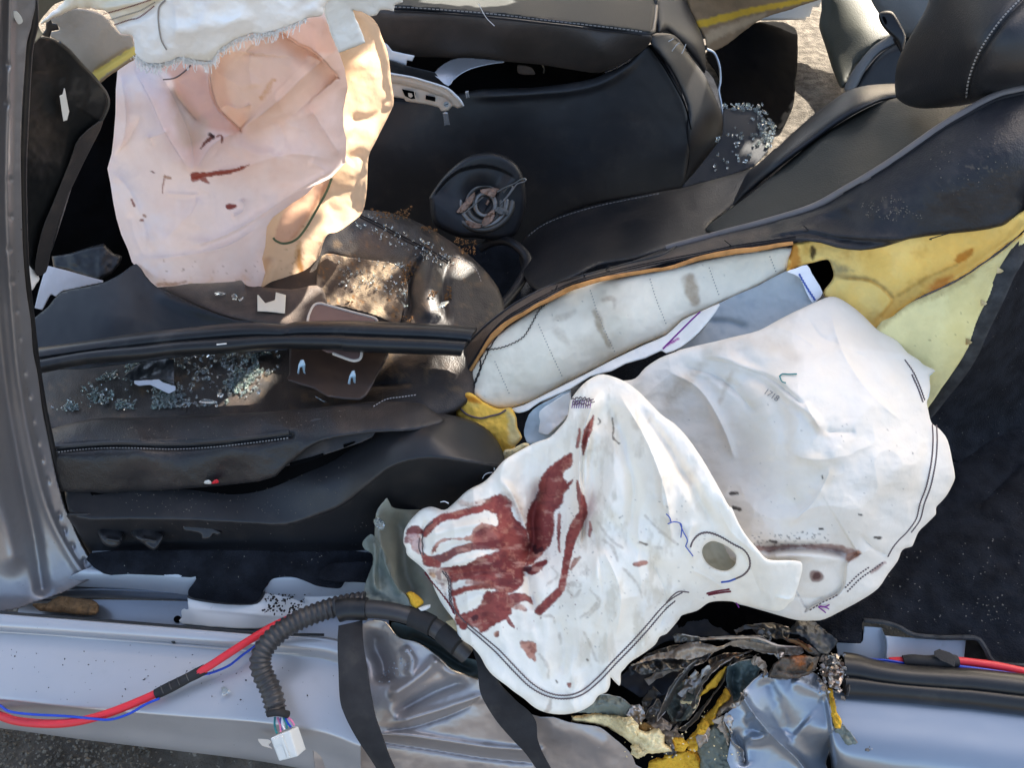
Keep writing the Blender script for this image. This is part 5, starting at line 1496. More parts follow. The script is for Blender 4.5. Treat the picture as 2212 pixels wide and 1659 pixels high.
lower, lo_r = sheet('lower_lobe', lo_out, lo_c, 'cloth', bag, step=2.0, thick=.012, bulge=.006, rim=14, smooth=3, paint=p_lo, noise=[(.0035,90,(1.3,1),7),(.0055,120,(1.6,.6),17,1),(.0007,42,(1.3,.8),18,1),(.0003,13)],
    holes=[T(9,(222,330),(235,285),(280,258),(330,268),(390,300),(428,340),(430,385),(415,415),(370,440),(310,430),(250,390))],
    folds=[('ridge', [(1310,850),(1345,950),(1370,1060),(1360,1170)],-.014,16),('crease', [(1330,840),(1400,960),(1440,1080),(1450,1190)],.012,14),('ridge', [(1360,860),(1450,980),(1510,1080),(1550,1150)],-.012,14),('crease', [(1300,1180),(1340,1280),(1330,1380)],.008,12),('crease', [(1400,1200),(1440,1290),(1420,1370)],-.008,12),('ridge', [(1300,830),(1275,900),(1262,980),(1258,1060),(1250,1150)],.026,14),
           ('cliff', [(1250,1200),(1258,1100),(1252,1020),(1262,930),(1290,850)],-.022,6,34, True),
           ('ridge', T('B', (1080,80),(1200,220),(1300,440),(1360,600),(1370,760)),.012,8),
           ('ridge', T('B', (1490,60),(1450,240),(1400,460),(1390,700),(1340,900)),-.020,14),
           ('ridge', T('B', (1330,900),(1360,1040),(1400,1200),(1460,1330)),-.010,10),
           ('crease', T('B', (1210,520),(1290,560),(1350,650)),.004,4),
           ('ridge', T('B', (400,640),(640,560),(860,520),(1050,500)),.006,9),('ridge', T('B', (460,820),(640,720),(850,700)),-.005,8),
           ('ridge', T('B', (560,900),(760,860),(1000,800)),.006,8),('ridge', T('B', (600,990),(800,960),(1050,960)),-.004,6),('ridge', T('B', (660,1130),(850,1080),(1080,1080)),.005,8),('ridge', T('B', (700,1300),(860,1200),(960,1160)),.004,10),
           ('ridge', T(8,(1640,220),(1600,420),(1640,620),(1580,800),(1560,960)),.004,10),
           ('ridge', T(8,(1620,60),(1800,260),(2000,430),(2120,560)),-.006,16),
           ('crease', T(8,(1560,100),(1620,400),(1650,640)),-.003,6),
           ('ridge', T(8,(1340,700),(1400,900),(1380,1100)),-.005,14),('ridge', T(8,(1180,760),(1260,960),(1320,1120)),.005,14),
           ('ridge', T(8,(1880,460),(2000,560),(2140,580)),.004,12),
           ('crease', T(8,(560,480),(640,560),(690,680),(720,760)),.006,5),
           ('ridge', T(8,(545,120),(525,220),(530,320)),-.006,5),
           ('crease', T(9,(150,430),(250,480),(330,530),(400,570)),.004,6),('crease', T(9,(440,290),(520,420),(560,520),(600,600)),-.004,7),('crease', T(9,(660,600),(780,610),(830,480)),.005,5),('crease', T(9,(330,60),(400,200),(560,340)),.003,8),
           ('ridge', T(9,(200,130),(140,220),(170,400)),.005,9),('ridge', T(5,(1780,900),(1900,1100),(1990,1350),(2010,1550)),.006,22),('crease', T(5,(2010,1380),(2000,1500),(2020,1640)),.006,6),('ridge', T(6,(20,1350),(150,1450),(240,1560)),-.004,12)])
# hem around the lower edge
hem = T(8,(800,768),(900,850),(1000,935),(1100,1040),(1200,1138),(1300,1196),(1400,1213),(1500,1188),(1600,1108),(1700,1002),(1800,900),(1900,790),(2000,672),(2070,610),(2130,575))
seam('stitching', lo_r, hem, 'thread_dark', lower, .0007, wave=(6,.9))
hem2 = T(8,(800,790),(890,868),(985,955),(1085,1062),(1185,1158),(1290,1216),(1400,1234),(1510,1208),(1618,1124),(1718,1018),(1818,916),(1918,806),(2018,688),(2085,628))
seam('stitching', lo_r, hem2, 'thread_dark', lower, .0007, wave=(6,.9))
seam('stitching', lo_r, T('B', (400,960),(470,1050),(560,1160),(650,1290),(670,1340)), 'thread_red', lower, .0010, wave=(5,.8))
seam('stitching', lo_r, T('B', (590,960),(635,1040),(640,1150),(650,1250),(690,1330),(780,1430)), 'thread_dark', lower, .0007, wave=(5,.8))
seam('stitching', lo_r, T('B', (560,950),(615,1030),(625,1150),(640,1270),(680,1350)), 'thread_dark', lower, .0007, wave=(5,.8))
seam('stitching', lo_r, T('B', (350,640),(345,700),(360,790)), 'thread_dark', lower, .0007, wave=(4,.8))
seam('stitching', lo_r, T('B', (380,600),(378,680),(385,800)), 'thread_dark', lower, .0007, wave=(4,.8))
seam('stitching', lo_r, T('B', (390,580),(420,530),(470,490)), 'thread_dark', lower, .0007, wave=(4,.8))
seam('stitching', lo_r, T(9,(0,640),(40,595),(80,570),(140,575)), 'thread_dark', lower, .0007)
seam('stitching', lo_r, T(9,(250,582),(320,565),(390,555)), 'thread_red', lower, .0012)
seam('stitching', lo_r, T(9,(260,590),(340,575),(400,568)), 'thread_red', lower, .0012)
seam('vent_stitching', lo_r, T(9,(150,295),(165,255),(205,215),(260,205),(330,228),(420,280),(480,312),(512,360),(515,420),(480,465),(430,490)), 'thread_dark', lower, .0009, wave=(6,.8))
seam('vent_stitching', lo_r, T(9,(430,490),(390,505),(340,512)), 'thread_blue', lower, .0010)
for q in (T(9,(10,150),(50,138),(90,150),(95,190),(90,235)), T(9,(85,150),(105,200),(130,250),(120,290)), T(9,(0,90),(20,110),(30,140)), T(9,(120,290),(150,330),(165,350))):
    seam('loose_thread', lo_r, q, 'thread_blue', lower, .0006, lift=.003)
for q in (T(5,(1445,945),(1500,935),(1580,950)), T(5,(1450,965),(1520,950),(1585,965)), T(5,(1455,980),(1500,970),(1560,985))):
    seam('marker_scribble', lo_r, q, 'thread_dark', lower, .0006, wave=(5,2.5))
for k in range(9):
    a = T(5,(1455 + k * 14,960))[0]
    seam('marker_scribble', lo_r, [(a[0], a[1] - 4),(a[0] - 3, a[1] + 14)], 'thread_purple', lower, .0004, n=2)
# inside wall seen through the vent
sheet('vent_lining', T(9,(180,220),(300,215),(440,290),(490,380),(450,470),(330,480),(220,440),(180,330)),
      [Z(1500,1160,.575), Z(1600,1180,.575), Z(1590,1240,.555), Z(1510,1230,.56)], 'cloth', bag, step=3, thick=.003, smooth=2, paint=lambda U, V: Paint(U, V, lin(176,172,150)), noise=[(.002,20)])
# printed number on the upper lobe
txt = bpy.data.curves.new('stamp', 'FONT')
txt.body = '1718'
txt.size = .0085
txt.extrude = .0002
tmp = bpy.data.objects.new('number_print', txt)
COL.objects.link(tmp)
dg = bpy.context.evaluated_depsgraph_get()
tm = tmp.evaluated_get(dg).to_mesh()
tv = np.array([v.co[:] for v in tm.vertices]); tfc = [tuple(f.vertices) for f in tm.polygons]
bpy.data.objects.remove(tmp)
pts = on(up_r, T(6,(598,905),(660,945),(560,950)),.0012)
ex = pts[1] - pts[0]; ex /= np.linalg.norm(ex)
ez = np.cross(ex, pts[2] - pts[0]); ez /= np.linalg.norm(ez)
if ez @ (CAM_POS - pts[0]) < 0:
    ez = -ez
ey = np.cross(ez, ex)
mesh_obj('number_print', pts[0] + tv[:, :1] * ex + tv[:, 1:2] * ey + tv[:, 2:3] * ez, tfc, 'thread_pale', upper, False)

# ------------------------------------------------------------------ pink steering wheel airbag
pbag = thing('driver_airbag', 'deflated pinkish front airbag drooping over the seat cushion', 'airbag', (-.33,.85,.56))
def p_pink(U, V):
    p = Paint(U, V, lin(243,226,221))
    p.cloud(lin(234,206,194),160,-.1,.5,.7,4)
    p.cloud(lin(240,234,240),140,-.2,.3,.9,6, where=1 - sstep(300,480, U))  # whiter left side, its brighter light painted in
    # peach right and top for light through the cloth; tan for fold shade
    p.poly(T(1,(1300,220),(1700,180),(2060,300),(2130,450),(2100,600),(1700,760),(1480,800),(1300,500)), lin(232,198,172),.7,40,10,40)
    p.poly(T(1,(960,390),(1190,390),(1290,480),(1330,640),(1480,810),(1270,790),(1100,600),(1060,480)), lin(224,172,148),.75,8,4,20,7)
    p.poly(T(1,(1730,190),(1990,100),(2080,300),(2000,330),(1840,270)), lin(230,186,160),.7,6,4,20,8)
    p.poly(T(1,(1060,560),(1180,650),(1280,760),(1260,860),(1140,920),(1080,750)), lin(206,184,160),.6,14,8,20,9)  # brownish fold shadow painted in
    R = lin(140,60,46)
    p.stroke(T(1,(1240,918),(1270,880),(1312,842)),[1.2,3.2,5], lin(110,56,44),.95,1.2,2.2,5,3)
    p.stroke(T(1,(1335,848),(1360,836),(1374,852),(1370,880)),[1.2,2.6,2.6,1.5], lin(128,70,52),.9,1.2,2,5,4)
    p.stroke(T(1,(1300,830),(1320,845)),4, lin(60,36,34),.9,1.2,2,5,3)
    p.stroke(T(1,(1200,1085),(1260,1080),(1340,1070),(1420,1060),(1490,1040),(1540,1018)),[8,5,5,5,4,1.5], R, .95,1.2,2.2,6,4)
    p.stroke(T(1,(1195,1110),(1240,1100),(1290,1130)),[5,5,3], R, .85,1.5,2,6,5)
    p.poly(T(1,(1395,1270),(1415,1258),(1455,1262),(1462,1280),(1430,1295),(1400,1288)), lin(124,46,40),.95,1.2,1.2)
    p.stroke(T(1,(1020,1085),(1008,1140),(1006,1190)),[1.6,2,1], lin(150,100,80),.8,1.2,1,5)
    p.stroke(T(1,(1020,1090),(1050,1100)),3, lin(160,120,96),.8,1.2,1.5,5)
    p.stroke(T(1,(815,1235),(830,1270)),2.4, lin(120,60,46),.85,1,1,5)
    p.stroke(T(1,(870,1362),(882,1362)),3, lin(130,72,56),.85,1,1,5)
    p.stroke(T(1,(890,1330),(900,1335)),3, lin(160,120,96),.8,1,1,5)
    p.stroke(T(1,(935,1058),(955,1068)),1.6, lin(110,60,46),.8,1,1,5)
    p.stroke(T(1,(1620,600),(1650,560),(1680,500),(1700,490)),[6,8,5,3], lin(206,150,84),.7,3,4,6,7,.6)
    p.cloud(lin(206,160,100),24,.3,.6,.5,17, where=sstep(560,640, V))
    p.stroke(T(4,(980,235),(1080,232),(1150,215)),[5,5,2], lin(150,104,60),.8,3,3,7,4,.5)
    p.spots(30,(330,560,690,620), lin(140,100,66),(.6,1.8),.6,8)
    return p
pf_out = T(1,(640,-60),(1500,-80),(2000,-60),(2040,200),(2090,300),(2130,420),(2150,540),(2122,680),(2124,780),(2142,860),(2138,1002),(2050,1095),(1940,1150),(1900,1195),(1800,1260),(1690,1340),(1650,1400),(1645,1450),(1640,1520),(1620,1600)) + \
         T(4,(1640,160),(1620,230),(1600,292),(1570,287),(1520,240),(1490,206),(1450,216),(1300,226),(1180,228),(1070,246),(975,252),(920,220),(860,150),(815,95)) + \
         T(1,(790,1540),(750,1450),(720,1350),(700,1250),(682,1130),(664,1040),(690,950),(702,850),(714,700),(716,550),(728,420),(760,250))
pf_c = [Y(u, v, y) for u, v, y in ((260,0,.90),(500,-20,.86),(700,0,.86),(740,150,.84),(748,350,.83),(700,390,.82),(600,440,.80),(575,520,.79),(560,632,.79),(450,600,.77),(345,618,.78),(290,580,.80),(250,440,.84),(234,365,.86),(250,200,.88),
        (400,480,.765),(350,350,.79),(500,380,.775),(600,250,.79),(640,350,.785),(430,250,.80),(450,150,.84),(560,130,.81),(300,250,.83),(520,270,.80),(480,560,.762))]
K1 = lambda pts, h, w: ('crease', T(1, *pts), h, w)
pfront, pf_r = sheet('front_panel', pf_out, pf_c, 'cloth_thin', pbag, step=2.6, thick=.003, bulge=.014, rim=22, smooth=1, paint=p_pink, noise=[(.006,120,(1,1),3),(.007,130,(1,1),23,1),(.0008,44,(1,1),24,1)], back=False,
    folds=[K1(((800,380),(930,620),(1010,800),(1120,980),(1200,1090)),.026,20), K1(((960,400),(1080,620),(1180,860),(1200,1080)),-.016,16),
           ('cliff', T(1,(1480,806),(1360,690),(1310,600),(1290,500),(1290,400),(1300,300)),-.05,4,46, False),
           K1(((1480,805),(1700,640),(1900,450),(2080,300)),.022,30), K1(((1200,1090),(1250,980),(1330,880),(1480,805)),.016,16), K1(((1210,1085),(1500,1030),(1800,950),(2130,1000)),.014,26),
           K1(((1060,480),(1100,600),(1250,780)),-.02,14), K1(((1350,690),(1400,650),(1470,670),(1560,640)),.012,8),
           ('cliff', T(1,(1700,150),(1740,190),(1840,260),(1950,320),(2090,470)),-.03,4,40, False), K1(((1880,330),(1990,380),(2080,480)),.012,10),
           K1(((1900,640),(2000,800),(2120,985)),.018,18), K1(((2136,1004),(1900,1140),(1700,1270),(1500,1400),(1300,1490),(1100,1530)),.024,16), K1(((1900,1190),(1650,1330),(1400,1470),(1200,1540)),-.016,14),
           K1(((1500,1220),(1505,1300),(1430,1345)),.010,8), K1(((850,1600),(1100,1585),(1400,1520),(1640,1370)),.014,10), K1(((980,1520),(1080,1420),(1200,1290),(1210,1190)),.012,22),
           K1(((735,420),(775,640),(765,860),(690,980)),.024,16), K1(((680,980),(750,930),(830,800),(880,700)),-.012,12), K1(((670,1040),(800,1180),(890,1400),(920,1590)),.018,18), K1(((800,1300),(830,1450),(900,1600)),-.010,12),
           K1(((880,860),(1000,825),(1050,790)),.008,6), K1(((900,830),(940,870),(930,900)),.006,5), K1(((1005,1195),(1130,1200),(1245,1198)),.006,5), K1(((1610,1600),(1640,1480),(1650,1400)),-.012,10),
           K1(((1700,720),(1760,860),(1720,980)),-.010,26), K1(((1550,300),(1540,420),(1560,560)),.010,18), K1(((1900,1000),(2010,1050),(1990,1110)),.008,12)])
seam('stitching', pf_r, T(1,(1010,490),(1080,480),(1140,440),(1180,400)), 'thread_dark', pfront, .0008)
def p_peach(U, V):
    p = Paint(U, V, lin(236,200,164))  # warmer than the front panel: sunlight through the cloth painted in
    p.cloud(lin(226,182,140),120,.0,.5,.6,4)
    p.stroke(T(1,(1850,1500),(1840,1600),(1870,1700)),[4,6,4], lin(170,120,60),.7,4,4,7,4,.5)
    p.stroke(T(4,(1850,30),(1860,120),(1880,200),(1860,240)),[4,5,5,6], lin(166,110,50),.85,3,4,7,5,.4)
    p.spots(40,(590,480,720,620), lin(150,104,60),(.6,1.8),.6,9)
    p.poly(T(1,(1700,1480),(1760,1300),(1900,1180),(2030,1110),(1990,1200),(1870,1400),(1780,1500)), lin(216,166,138),.8,3,2,9,5)  # darker inner fold, shade painted in
    return p
pr_out = T(2,(-300,-60),(60,-60),(60,0),(140,55),(190,88),(245,148),(270,220),(310,330),(330,500),(346,628),(320,700),(280,780),(230,880),(190,965),(182,1100),(176,1200),(152,1310),(90,1370),(0,1432),(-60,1445),(-90,1500),(-110,1570),(-130,1640)) + \
         T(4,(1960,90),(1932,180),(1920,210),(1880,250),(1800,263),(1700,270),(1610,291),(1560,270),(1500,100)) + T(1,(1560,1500),(1500,1200),(1700,700),(1700,300))
pr_c = [Y(u, v, y) for u, v, y in ((720,0,.90),(800,30,.93),(830,120,.95),(850,215,.95),(800,330,.93),(790,430,.90),(740,500,.885),(690,560,.86),(660,620,.84),(570,630,.825),(560,520,.84),(600,400,.87),(680,300,.90),(760,250,.915),(700,450,.875))]
prear, pr_r = sheet('rear_panel', pr_out, pr_c, 'cloth_thin', pbag, step=3, thick=.003, back=False, bulge=.01, rim=20, smooth=3, paint=p_peach, noise=[(.006,90),(.003,110,(1,1),26,1)],
    folds=[('ridge', T(2,(330,620),(230,720),(130,740),(60,720)),.008,12),('ridge', T(1,(2060,1110),(2000,1220),(1900,1380),(1830,1480),(1750,1505)),.008,8),('ridge', T(2,(180,980),(120,960),(60,1000)),.006,14),('crease', T(2,(170,1040),(150,1200),(130,1300)),-.005,8),
           ('ridge', T(4,(1600,280),(1640,180),(1680,60)),.008,10)])
seam('cord', pr_r, T(1,(2050,1100),(2020,1180),(1960,1290),(1890,1410),(1830,1480),(1760,1505),(1710,1490),(1690,1470)), 'thread_green' if 'thread_green' in MATS else 'thread_pale', prear, .0016, lift=.002)

# ------------------------------------------------------------------ torn white curtain airbag from the roof
ca_out = T(1,(560,-120),(2000,-120),(2000,40),(1990,92),(1900,112),(1750,172),(1620,212),(1560,205),(1480,232),(1420,262),(1370,300),(1300,378),(1180,372),(1120,352),(1060,372),(1000,392),(960,390),(900,386),(842,342),(832,280),(820,216),(780,212),(735,192),(690,110),(640,60),(480,50),(330,110),(245,150),(300,90),(390,10),(430,-60))
def p_cur(U, V):
    p = Paint(U, V, lin(246,244,240))
    p.poly(T(1,(240,150),(400,-60),(1100,-100),(1000,0),(880,80),(720,160),(690,110),(640,60),(480,50)), lin(226,216,192),.9,6,4)
    p.poly(T(1,(1060,372),(1120,340),(1280,320),(1480,220),(1600,205),(1480,260),(1300,385)), lin(230,222,206),.7,5,4)
    p.cloud(lin(222,218,220),60,.0,.6,.5,5)
    return p
cur, cu2_r = sheet('curtain_airbag', ca_out, [Y(u, v, y) for u, v, y in ((85,52,.69),(140,0,.69),(250,40,.68),(300,120,.675),(400,135,.675),(560,75,.68),(690,35,.69),(690,-40,.69),(200,-40,.68),(450,20,.665),(350,60,.665))], 'cloth', None, step=2.6, thick=.004, bulge=.008, rim=20, smooth=2, paint=p_cur, jag=(2.2,3.2), noise=[(.004,70),(.002,70,(1,1),29,1),(.0006,20)],
    folds=[('ridge', T(1,(600,60),(800,20),(1000,-20)),.006,8),('ridge', T(1,(700,150),(880,90),(1000,10)),-.006,8),('ridge', T(1,(1000,200),(1300,160),(1600,100)),.006,20)])
tag(cur, 'torn white curtain airbag with frayed lower edge hanging across the upper left', 'airbag')
for pts_, m_ in ((T(1,(640,85),(800,40),(980,-20)), 'thread_red'),(T(1,(665,125),(780,90),(870,62),(960,10)), 'thread_pale'),(T(1,(705,152),(800,120),(860,105),(960,30)), 'thread_red')):
    seam('stitching', cu2_r, pts_, m_, cur, .0005, dash=(2,1.3))
seam('loose_thread', cu2_r, T(1,(1020,0),(985,40),(978,100),(985,180),(1000,250),(1030,305)), 'thread_pale', cur, .0007, lift=.002)
rg = np.random.default_rng(3)
fz = []
FV, FF = [],[]
E = cr(T(1,(840,340),(900,386),(960,390),(1000,392),(1060,372),(1120,352),(1180,372),(1300,378),(1370,300),(1480,232),(1620,212),(1750,172),(1900,112)),30)
for e in E:
    for k in range(3):
        a = np.array(e) + rg.normal(size=2) * 1.5
        b = a + np.array((rg.normal() * 5, rg.uniform(2,9) + (rg.uniform() < .08) * 16))
        t0 = float(cu2_r.tps(a[:1], a[1:])[0]) - .002
        A = W(a[0], a[1], t0); B_ = W(b[0], b[1], t0 + rg.uniform(-.004,.006)); M_ = (A + B_) / 2 + rg.normal(size=3) * .001
        n0 = len(FV)
        wv = np.array((.00035,0,0)); hv = np.array((0,-.0003,.0002))
        for q in (A, M_, B_):
            FV += [q - wv, q + wv, q + hv]
        for i_ in (0,3):
            for j_ in range(3):
                FF.append((n0 + i_ + j_, n0 + i_ + (j_ + 1) % 3, n0 + i_ + 3 + (j_ + 1) % 3, n0 + i_ + 3 + j_))
fo = mesh_obj('frayed_fibres', FV, FF, 'fuzz', cur, False)
fo['kind'] = 'stuff'
# loose flap on the right
sheet('torn_flap', T(1,(1985,-100),(2000,60),(2040,190),(2095,326)) + T(2,(50,308),(170,262),(150,200),(110,110),(90,60),(150,70),(200,98),(240,92),(260,60),(290,58),(345,68),(350,30),(400,10),(420,-60),(0,-100)),[Y(u, v, y) for u, v, y in ((695,20,.70),(732,112,.725),(790,92,.74),(760,20,.72),(850,10,.73),(800,-30,.71))], 'cloth', cur, step=2.6, thick=.003, bulge=.004, rim=8, smooth=0, jag=(1.2,3.0), paint=lambda U, V: Paint(U, V, lin(232,236,236)), noise=[(.003,40)])

# ------------------------------------------------------------------ torn headliner with yellow foam core
def p_head(U, V):
    p = Paint(U, V, lin(158,146,132))
    p.cloud(lin(140,130,112),80,.0,.6,.6,4)
    p.poly(T('D', (1060,850),(1300,690),(1540,540),(1570,580),(1560,640),(1340,780),(1170,900),(1130,950)), lin(214,190,106),1,1.5,2)
    p.poly(T('D', (1130,950),(1340,790),(1560,640),(1600,660),(1400,800),(1200,930)), lin(150,130,106),1,1.5,1.5)
    return p
hl, hl_r = sheet('torn_headliner', T('D', (590,200),(700,140),(840,95),(980,100),(1100,130),(1190,165),(1260,230),(1330,320),(1400,390),(1520,395),(1550,470),(1575,560),(1600,660),(1500,720),(1400,790),(1260,880),(1150,965),(1080,880),(990,790),(900,690),(800,580),(690,480),(590,430),(590,370),(690,350),(670,290),(620,270)),
    [Y(u, v, y) for u, v, y in ((110,40,.735),(200,20,.73),(280,75,.72),(295,125,.715),(215,178,.72),(150,110,.728),(120,75,.735),(220,90,.722))], 'headliner', None, step=2.2, thick=.012, bulge=.003, rim=4, smooth=2, paint=p_head, jag=(.8,3), noise=[(.002,60)],
    folds=[('ridge', T('D', (1060,860),(1300,690),(1540,540)),-.004,5)])
tag(hl, 'torn taupe headliner piece with yellow foam core in the upper left', 'headliner')
def _p_hl2(U, V):
    p = Paint(U, V, lin(150,126,100))
    p.cloud(lin(120,104,84),40,.0,.6,.6,4)
    p.stroke(T(3,(200,150),(350,110),(500,70),(700,30),(900,-15)),[8,8,7,6,4], lin(226,184,60),.95,3,3,8,3,.2)
    p.stroke(T(3,(240,250),(300,210),(450,150),(600,95)),[12,10,8,6], lin(190,168,140),.8,5,4,9,4)
    return p
hl2, _ = sheet('hanging_headliner', T(3,(120,-60),(200,-40),(1000,-60),(960,-10),(870,20),(740,65),(600,110),(480,190),(380,270),(300,310),(250,300),(240,230),(200,160),(150,60)),
    [Y(u, v, y) for u, v, y in ((1490,0,1.42),(1530,100,1.46),(1600,50,1.5),(1780,-10,1.6),(1700,20,1.55),(1600,-20,1.45))], 'headliner', None, step=2.6, thick=.012, bulge=.002, rim=4, smooth=2, jag=(1.4,3.5), noise=[(.004,50)],
    paint=lambda U, V: _p_hl2(U, V))
tag(hl2, 'ragged brown headliner edge with yellow foam stripe above the rear footwell', 'headliner')

YC = lambda u, v, y: Y(u, v, y * 1.11)

# ------------------------------------------------------------------ centre console
con = thing('center_console', 'black centre console with stitched leather armrest lid behind the driver seat', 'console', (.15,1.15,.30))
side_out = T(2,(100,640),(420,620),(770,572),(900,548),(1200,540),(1500,500),(1650,455),(1800,380),(1935,270),(2060,450),(2150,640)) + T(3,(150,820),(120,1100),(95,1160)) + T(2,(2130,1165),(1900,1210),(1600,1260),(1400,1330),(1250,1420),(1150,1600),(900,1700),(500,1500),(100,1300))
sc_ = [YC(u, v, y) for u, v, y in ((765,225,1.10),(1000,200,1.10),(1200,190,1.10),(1380,120,1.13),(1405,95,1.14),(1480,220,1.12),(1490,400,1.07),(1300,420,1.05),(1100,550,1.03),(800,450,1.04),(1100,330,1.075),(800,300,1.07))]
cs, cs_r = sheet('side_panel', side_out, sc_, 'plastic_black', con, step=4, thick=.02, bulge=.004, rim=8, smooth=3, noise=[(.001,70)],
    folds=[('ridge', T(2,(780,600),(1200,580),(1500,550),(1700,480),(1900,330)),.005,8)])
cap_out = T(2,(1930,215),(1990,200),(2060,208),(2110,240),(2170,330)) + T(3,(60,245),(120,310),(180,385),(240,470),(300,590),(350,720),(352,790),(330,860),(250,970),(170,1070),(95,1160),(130,1000),(130,800)) + T(2,(2160,660),(2080,470),(2000,350),(1940,280))
sheet('end_panel', cap_out, [YC(u, v, y) for u, v, y in ((1405,85,1.13),(1450,72,1.16),(1490,110,1.18),(1520,160,1.18),(1562,260,1.16),(1545,320,1.13),(1475,400,1.08),(1485,280,1.10),(1430,130,1.12))], 'plastic_black', con, step=3.5, thick=.02, bulge=.008, rim=14, smooth=3)
seamline = cr(T(2,(1925,280),(1990,370),(2080,520),(2150,660),(2185,800)),4)
tube('panel_gap', W(seamline[:, 0], seamline[:, 1], cs_r.tps(seamline[:, 0], seamline[:, 1]) - .012),.0012, 'void_black', con, seg=5, n=1)
lid_f = T(2,(200,60),(360,62),(900,92),(1300,135),(1700,182),(1900,205),(1942,222),(1925,270),(1860,330),(1760,390),(1620,448),(1450,430),(1250,398),(1040,380),(700,356),(400,346),(200,330))
lf, lf_r = sheet('lid_side', lid_f, [YC(u, v, y) for u, v, y in ((800,25,1.09),(1050,35,1.09),(1300,60,1.09),(1405,80,1.095),(1390,120,1.12),(1290,155,1.12),(1100,133,1.115),(820,118,1.11),(1100,80,1.08),(1300,110,1.085),(850,70,1.08))], 'leather_brown_soft' if 'leather_brown_soft' in MATS else 'leather', con, step=4, thick=.05, bulge=.01, rim=26, smooth=3)
lid_t = T(2,(150,-160),(2000,-160),(1985,-60),(1968,40),(1955,130),(1938,195),(1900,196),(1700,168),(1300,120),(900,74),(500,46),(300,32),(150,28))
lt, lt_r = sheet('lid_top', lid_t, [YC(u, v, y) for u, v, y in ((830,14,1.092),(1050,28,1.092),(1200,45,1.092),(1400,66,1.097),(1412,20,1.18),(1420,-40,1.32),(1100,-50,1.33),(800,-50,1.33),(1100,0,1.17),(1300,10,1.18),(850,-10,1.16))], 'lid_leather', con, step=4, thick=.03, bulge=.006, rim=10, smooth=3)
seam('stitching', lt_r, T(2,(350,40),(500,48),(900,78),(1300,124),(1700,170),(1900,196)), 'thread_pale', lt, .0008, dash=(6,3), lift=.004)
seam('stitching', lf_r, T(2,(350,68),(500,72),(900,102),(1300,145),(1700,192),(1880,214)), 'thread_black', lf, .0012, lift=.003)
tube('lid_edge', [W(*YC(u, v, 1.094)) for u, v in T(2,(260,46),(500,56),(900,84),(1300,128),(1700,174),(1920,204))] + [W(*YC(u, v, y)) for u, v, y in T(2,(1955,150,1.13),(1968,40,1.2),(1990,-80,1.3))],.004, 'leather_clean', con, seg=8)
# well under the lid
sheet('storage_well', T(2,(250,330),(700,345),(1100,370),(1500,420),(1650,440),(1600,480),(1300,540),(900,560),(760,590),(300,480)),[YC(u, v, y) for u, v, y in ((820,120,1.2),(1200,140,1.2),(1300,155,1.18),(1150,190,1.13),(1000,200,1.13))], 'void_black', con, step=6, thick=.02, smooth=2)
sheet('latch', T(2,(1110,405),(1130,398),(1190,412),(1215,440),(1212,460),(1120,455)),[YC(u, v, 1.14) for u, v in T(2,(1110,405),(1215,440),(1120,455))], 'leather_brown', con, step=2, thick=.012, bulge=.003, rim=4)
tube('latch_wire', [W(*YC(u, v, 1.14)) for u, v in T(2,(1262,398),(1275,425),(1272,450))],.0014, 'steel', con, seg=5)
# grey sunlit hump behind the lid
sheet('rear_hump', T(3,(-60,-80),(110,-80),(150,60),(215,200),(240,300),(240,450),(200,400),(120,300),(60,240),(0,190),(-60,200)),[YC(u, v, y) for u, v, y in ((1420,0,1.22),(1480,-10,1.3),(1520,90,1.26),(1522,150,1.24),(1450,70,1.2))], 'leather_clean', con, step=4, thick=.03, bulge=.02, rim=24, smooth=3)

# ------------------------------------------------------------------ silver console trim lying on the console
tr_ = thing('console_trim', 'silver and beige console trim bezel with empty switch slots, lying loose on the console', 'trim', W(*Y(880,200,1.13)))
by = 1.03 * 1.11
body_o = T('E', (330,545),(400,560),(600,592),(740,632),(900,680),(1000,722),(1080,790),(1140,850),(1180,905),(1150,928),(1110,935),(1055,915),(1010,960),(935,970),(912,940),(885,922),(760,892),(540,860),(520,832),(400,812),(330,800))
bz, bz_r = sheet('bezel', body_o, [Y(u, v, by) for u, v in T('E', (330,545),(1180,905),(400,812))], 'trim_beige', tr_, step=1.8, thick=.02, bulge=.004, rim=4, smooth=2,
    folds=[('cliff', T('E', (340,640),(520,670),(720,720),(880,780),(960,800),(1040,860),(1090,920)),-.006,3,14, False),('crease', T('E', (340,600),(600,650),(860,730),(1000,800),(1080,880)),.002,2.5)])
for s in (T('E', (490,722),(610,745),(645,760),(640,830),(600,835),(525,800)), T('E', (757,788),(866,812),(862,862),(755,838))):
    sheet('switch_slot', s, [(u, v, t - .008) for u, v, t in [Y(u, v, by) for u, v in s]], 'void_black', bz, step=1.5, thick=.004, rim=1.5, smooth=0)
s = T('E', (560,765),(600,770),(615,800),(590,820),(565,805)); sheet('switch_clip', s, [(u, v, t - .012) for u, v, t in [Y(u, v, by) for u, v in s]], 'trim_beige', bz, step=1.2, thick=.003, rim=1.5, smooth=0)
s = T('E', (626,745),(640,740),(640,790),(660,835),(668,860),(650,860),(632,800)); sheet('switch_clip', s, [(u, v, t - .013) for u, v, t in [Y(u, v, by) for u, v in s]], 'trim_beige', bz, step=1.2, thick=.003, rim=1.5, smooth=0)
pS = W(*Y(*T('E', (985,893))[0], by - .012)); pS2 = W(*Y(*T('E', (985,893))[0], by - .017))
tube('screw', [pS, pS2],.0042, 'steel', bz, seg=14, n=1)
tube('screw_slot', [pS2 + np.array((-.003,-.0006,-.001)), pS2 + np.array((.003,-.0006,.001))],.0006, 'void_black', bz, seg=4, n=1)
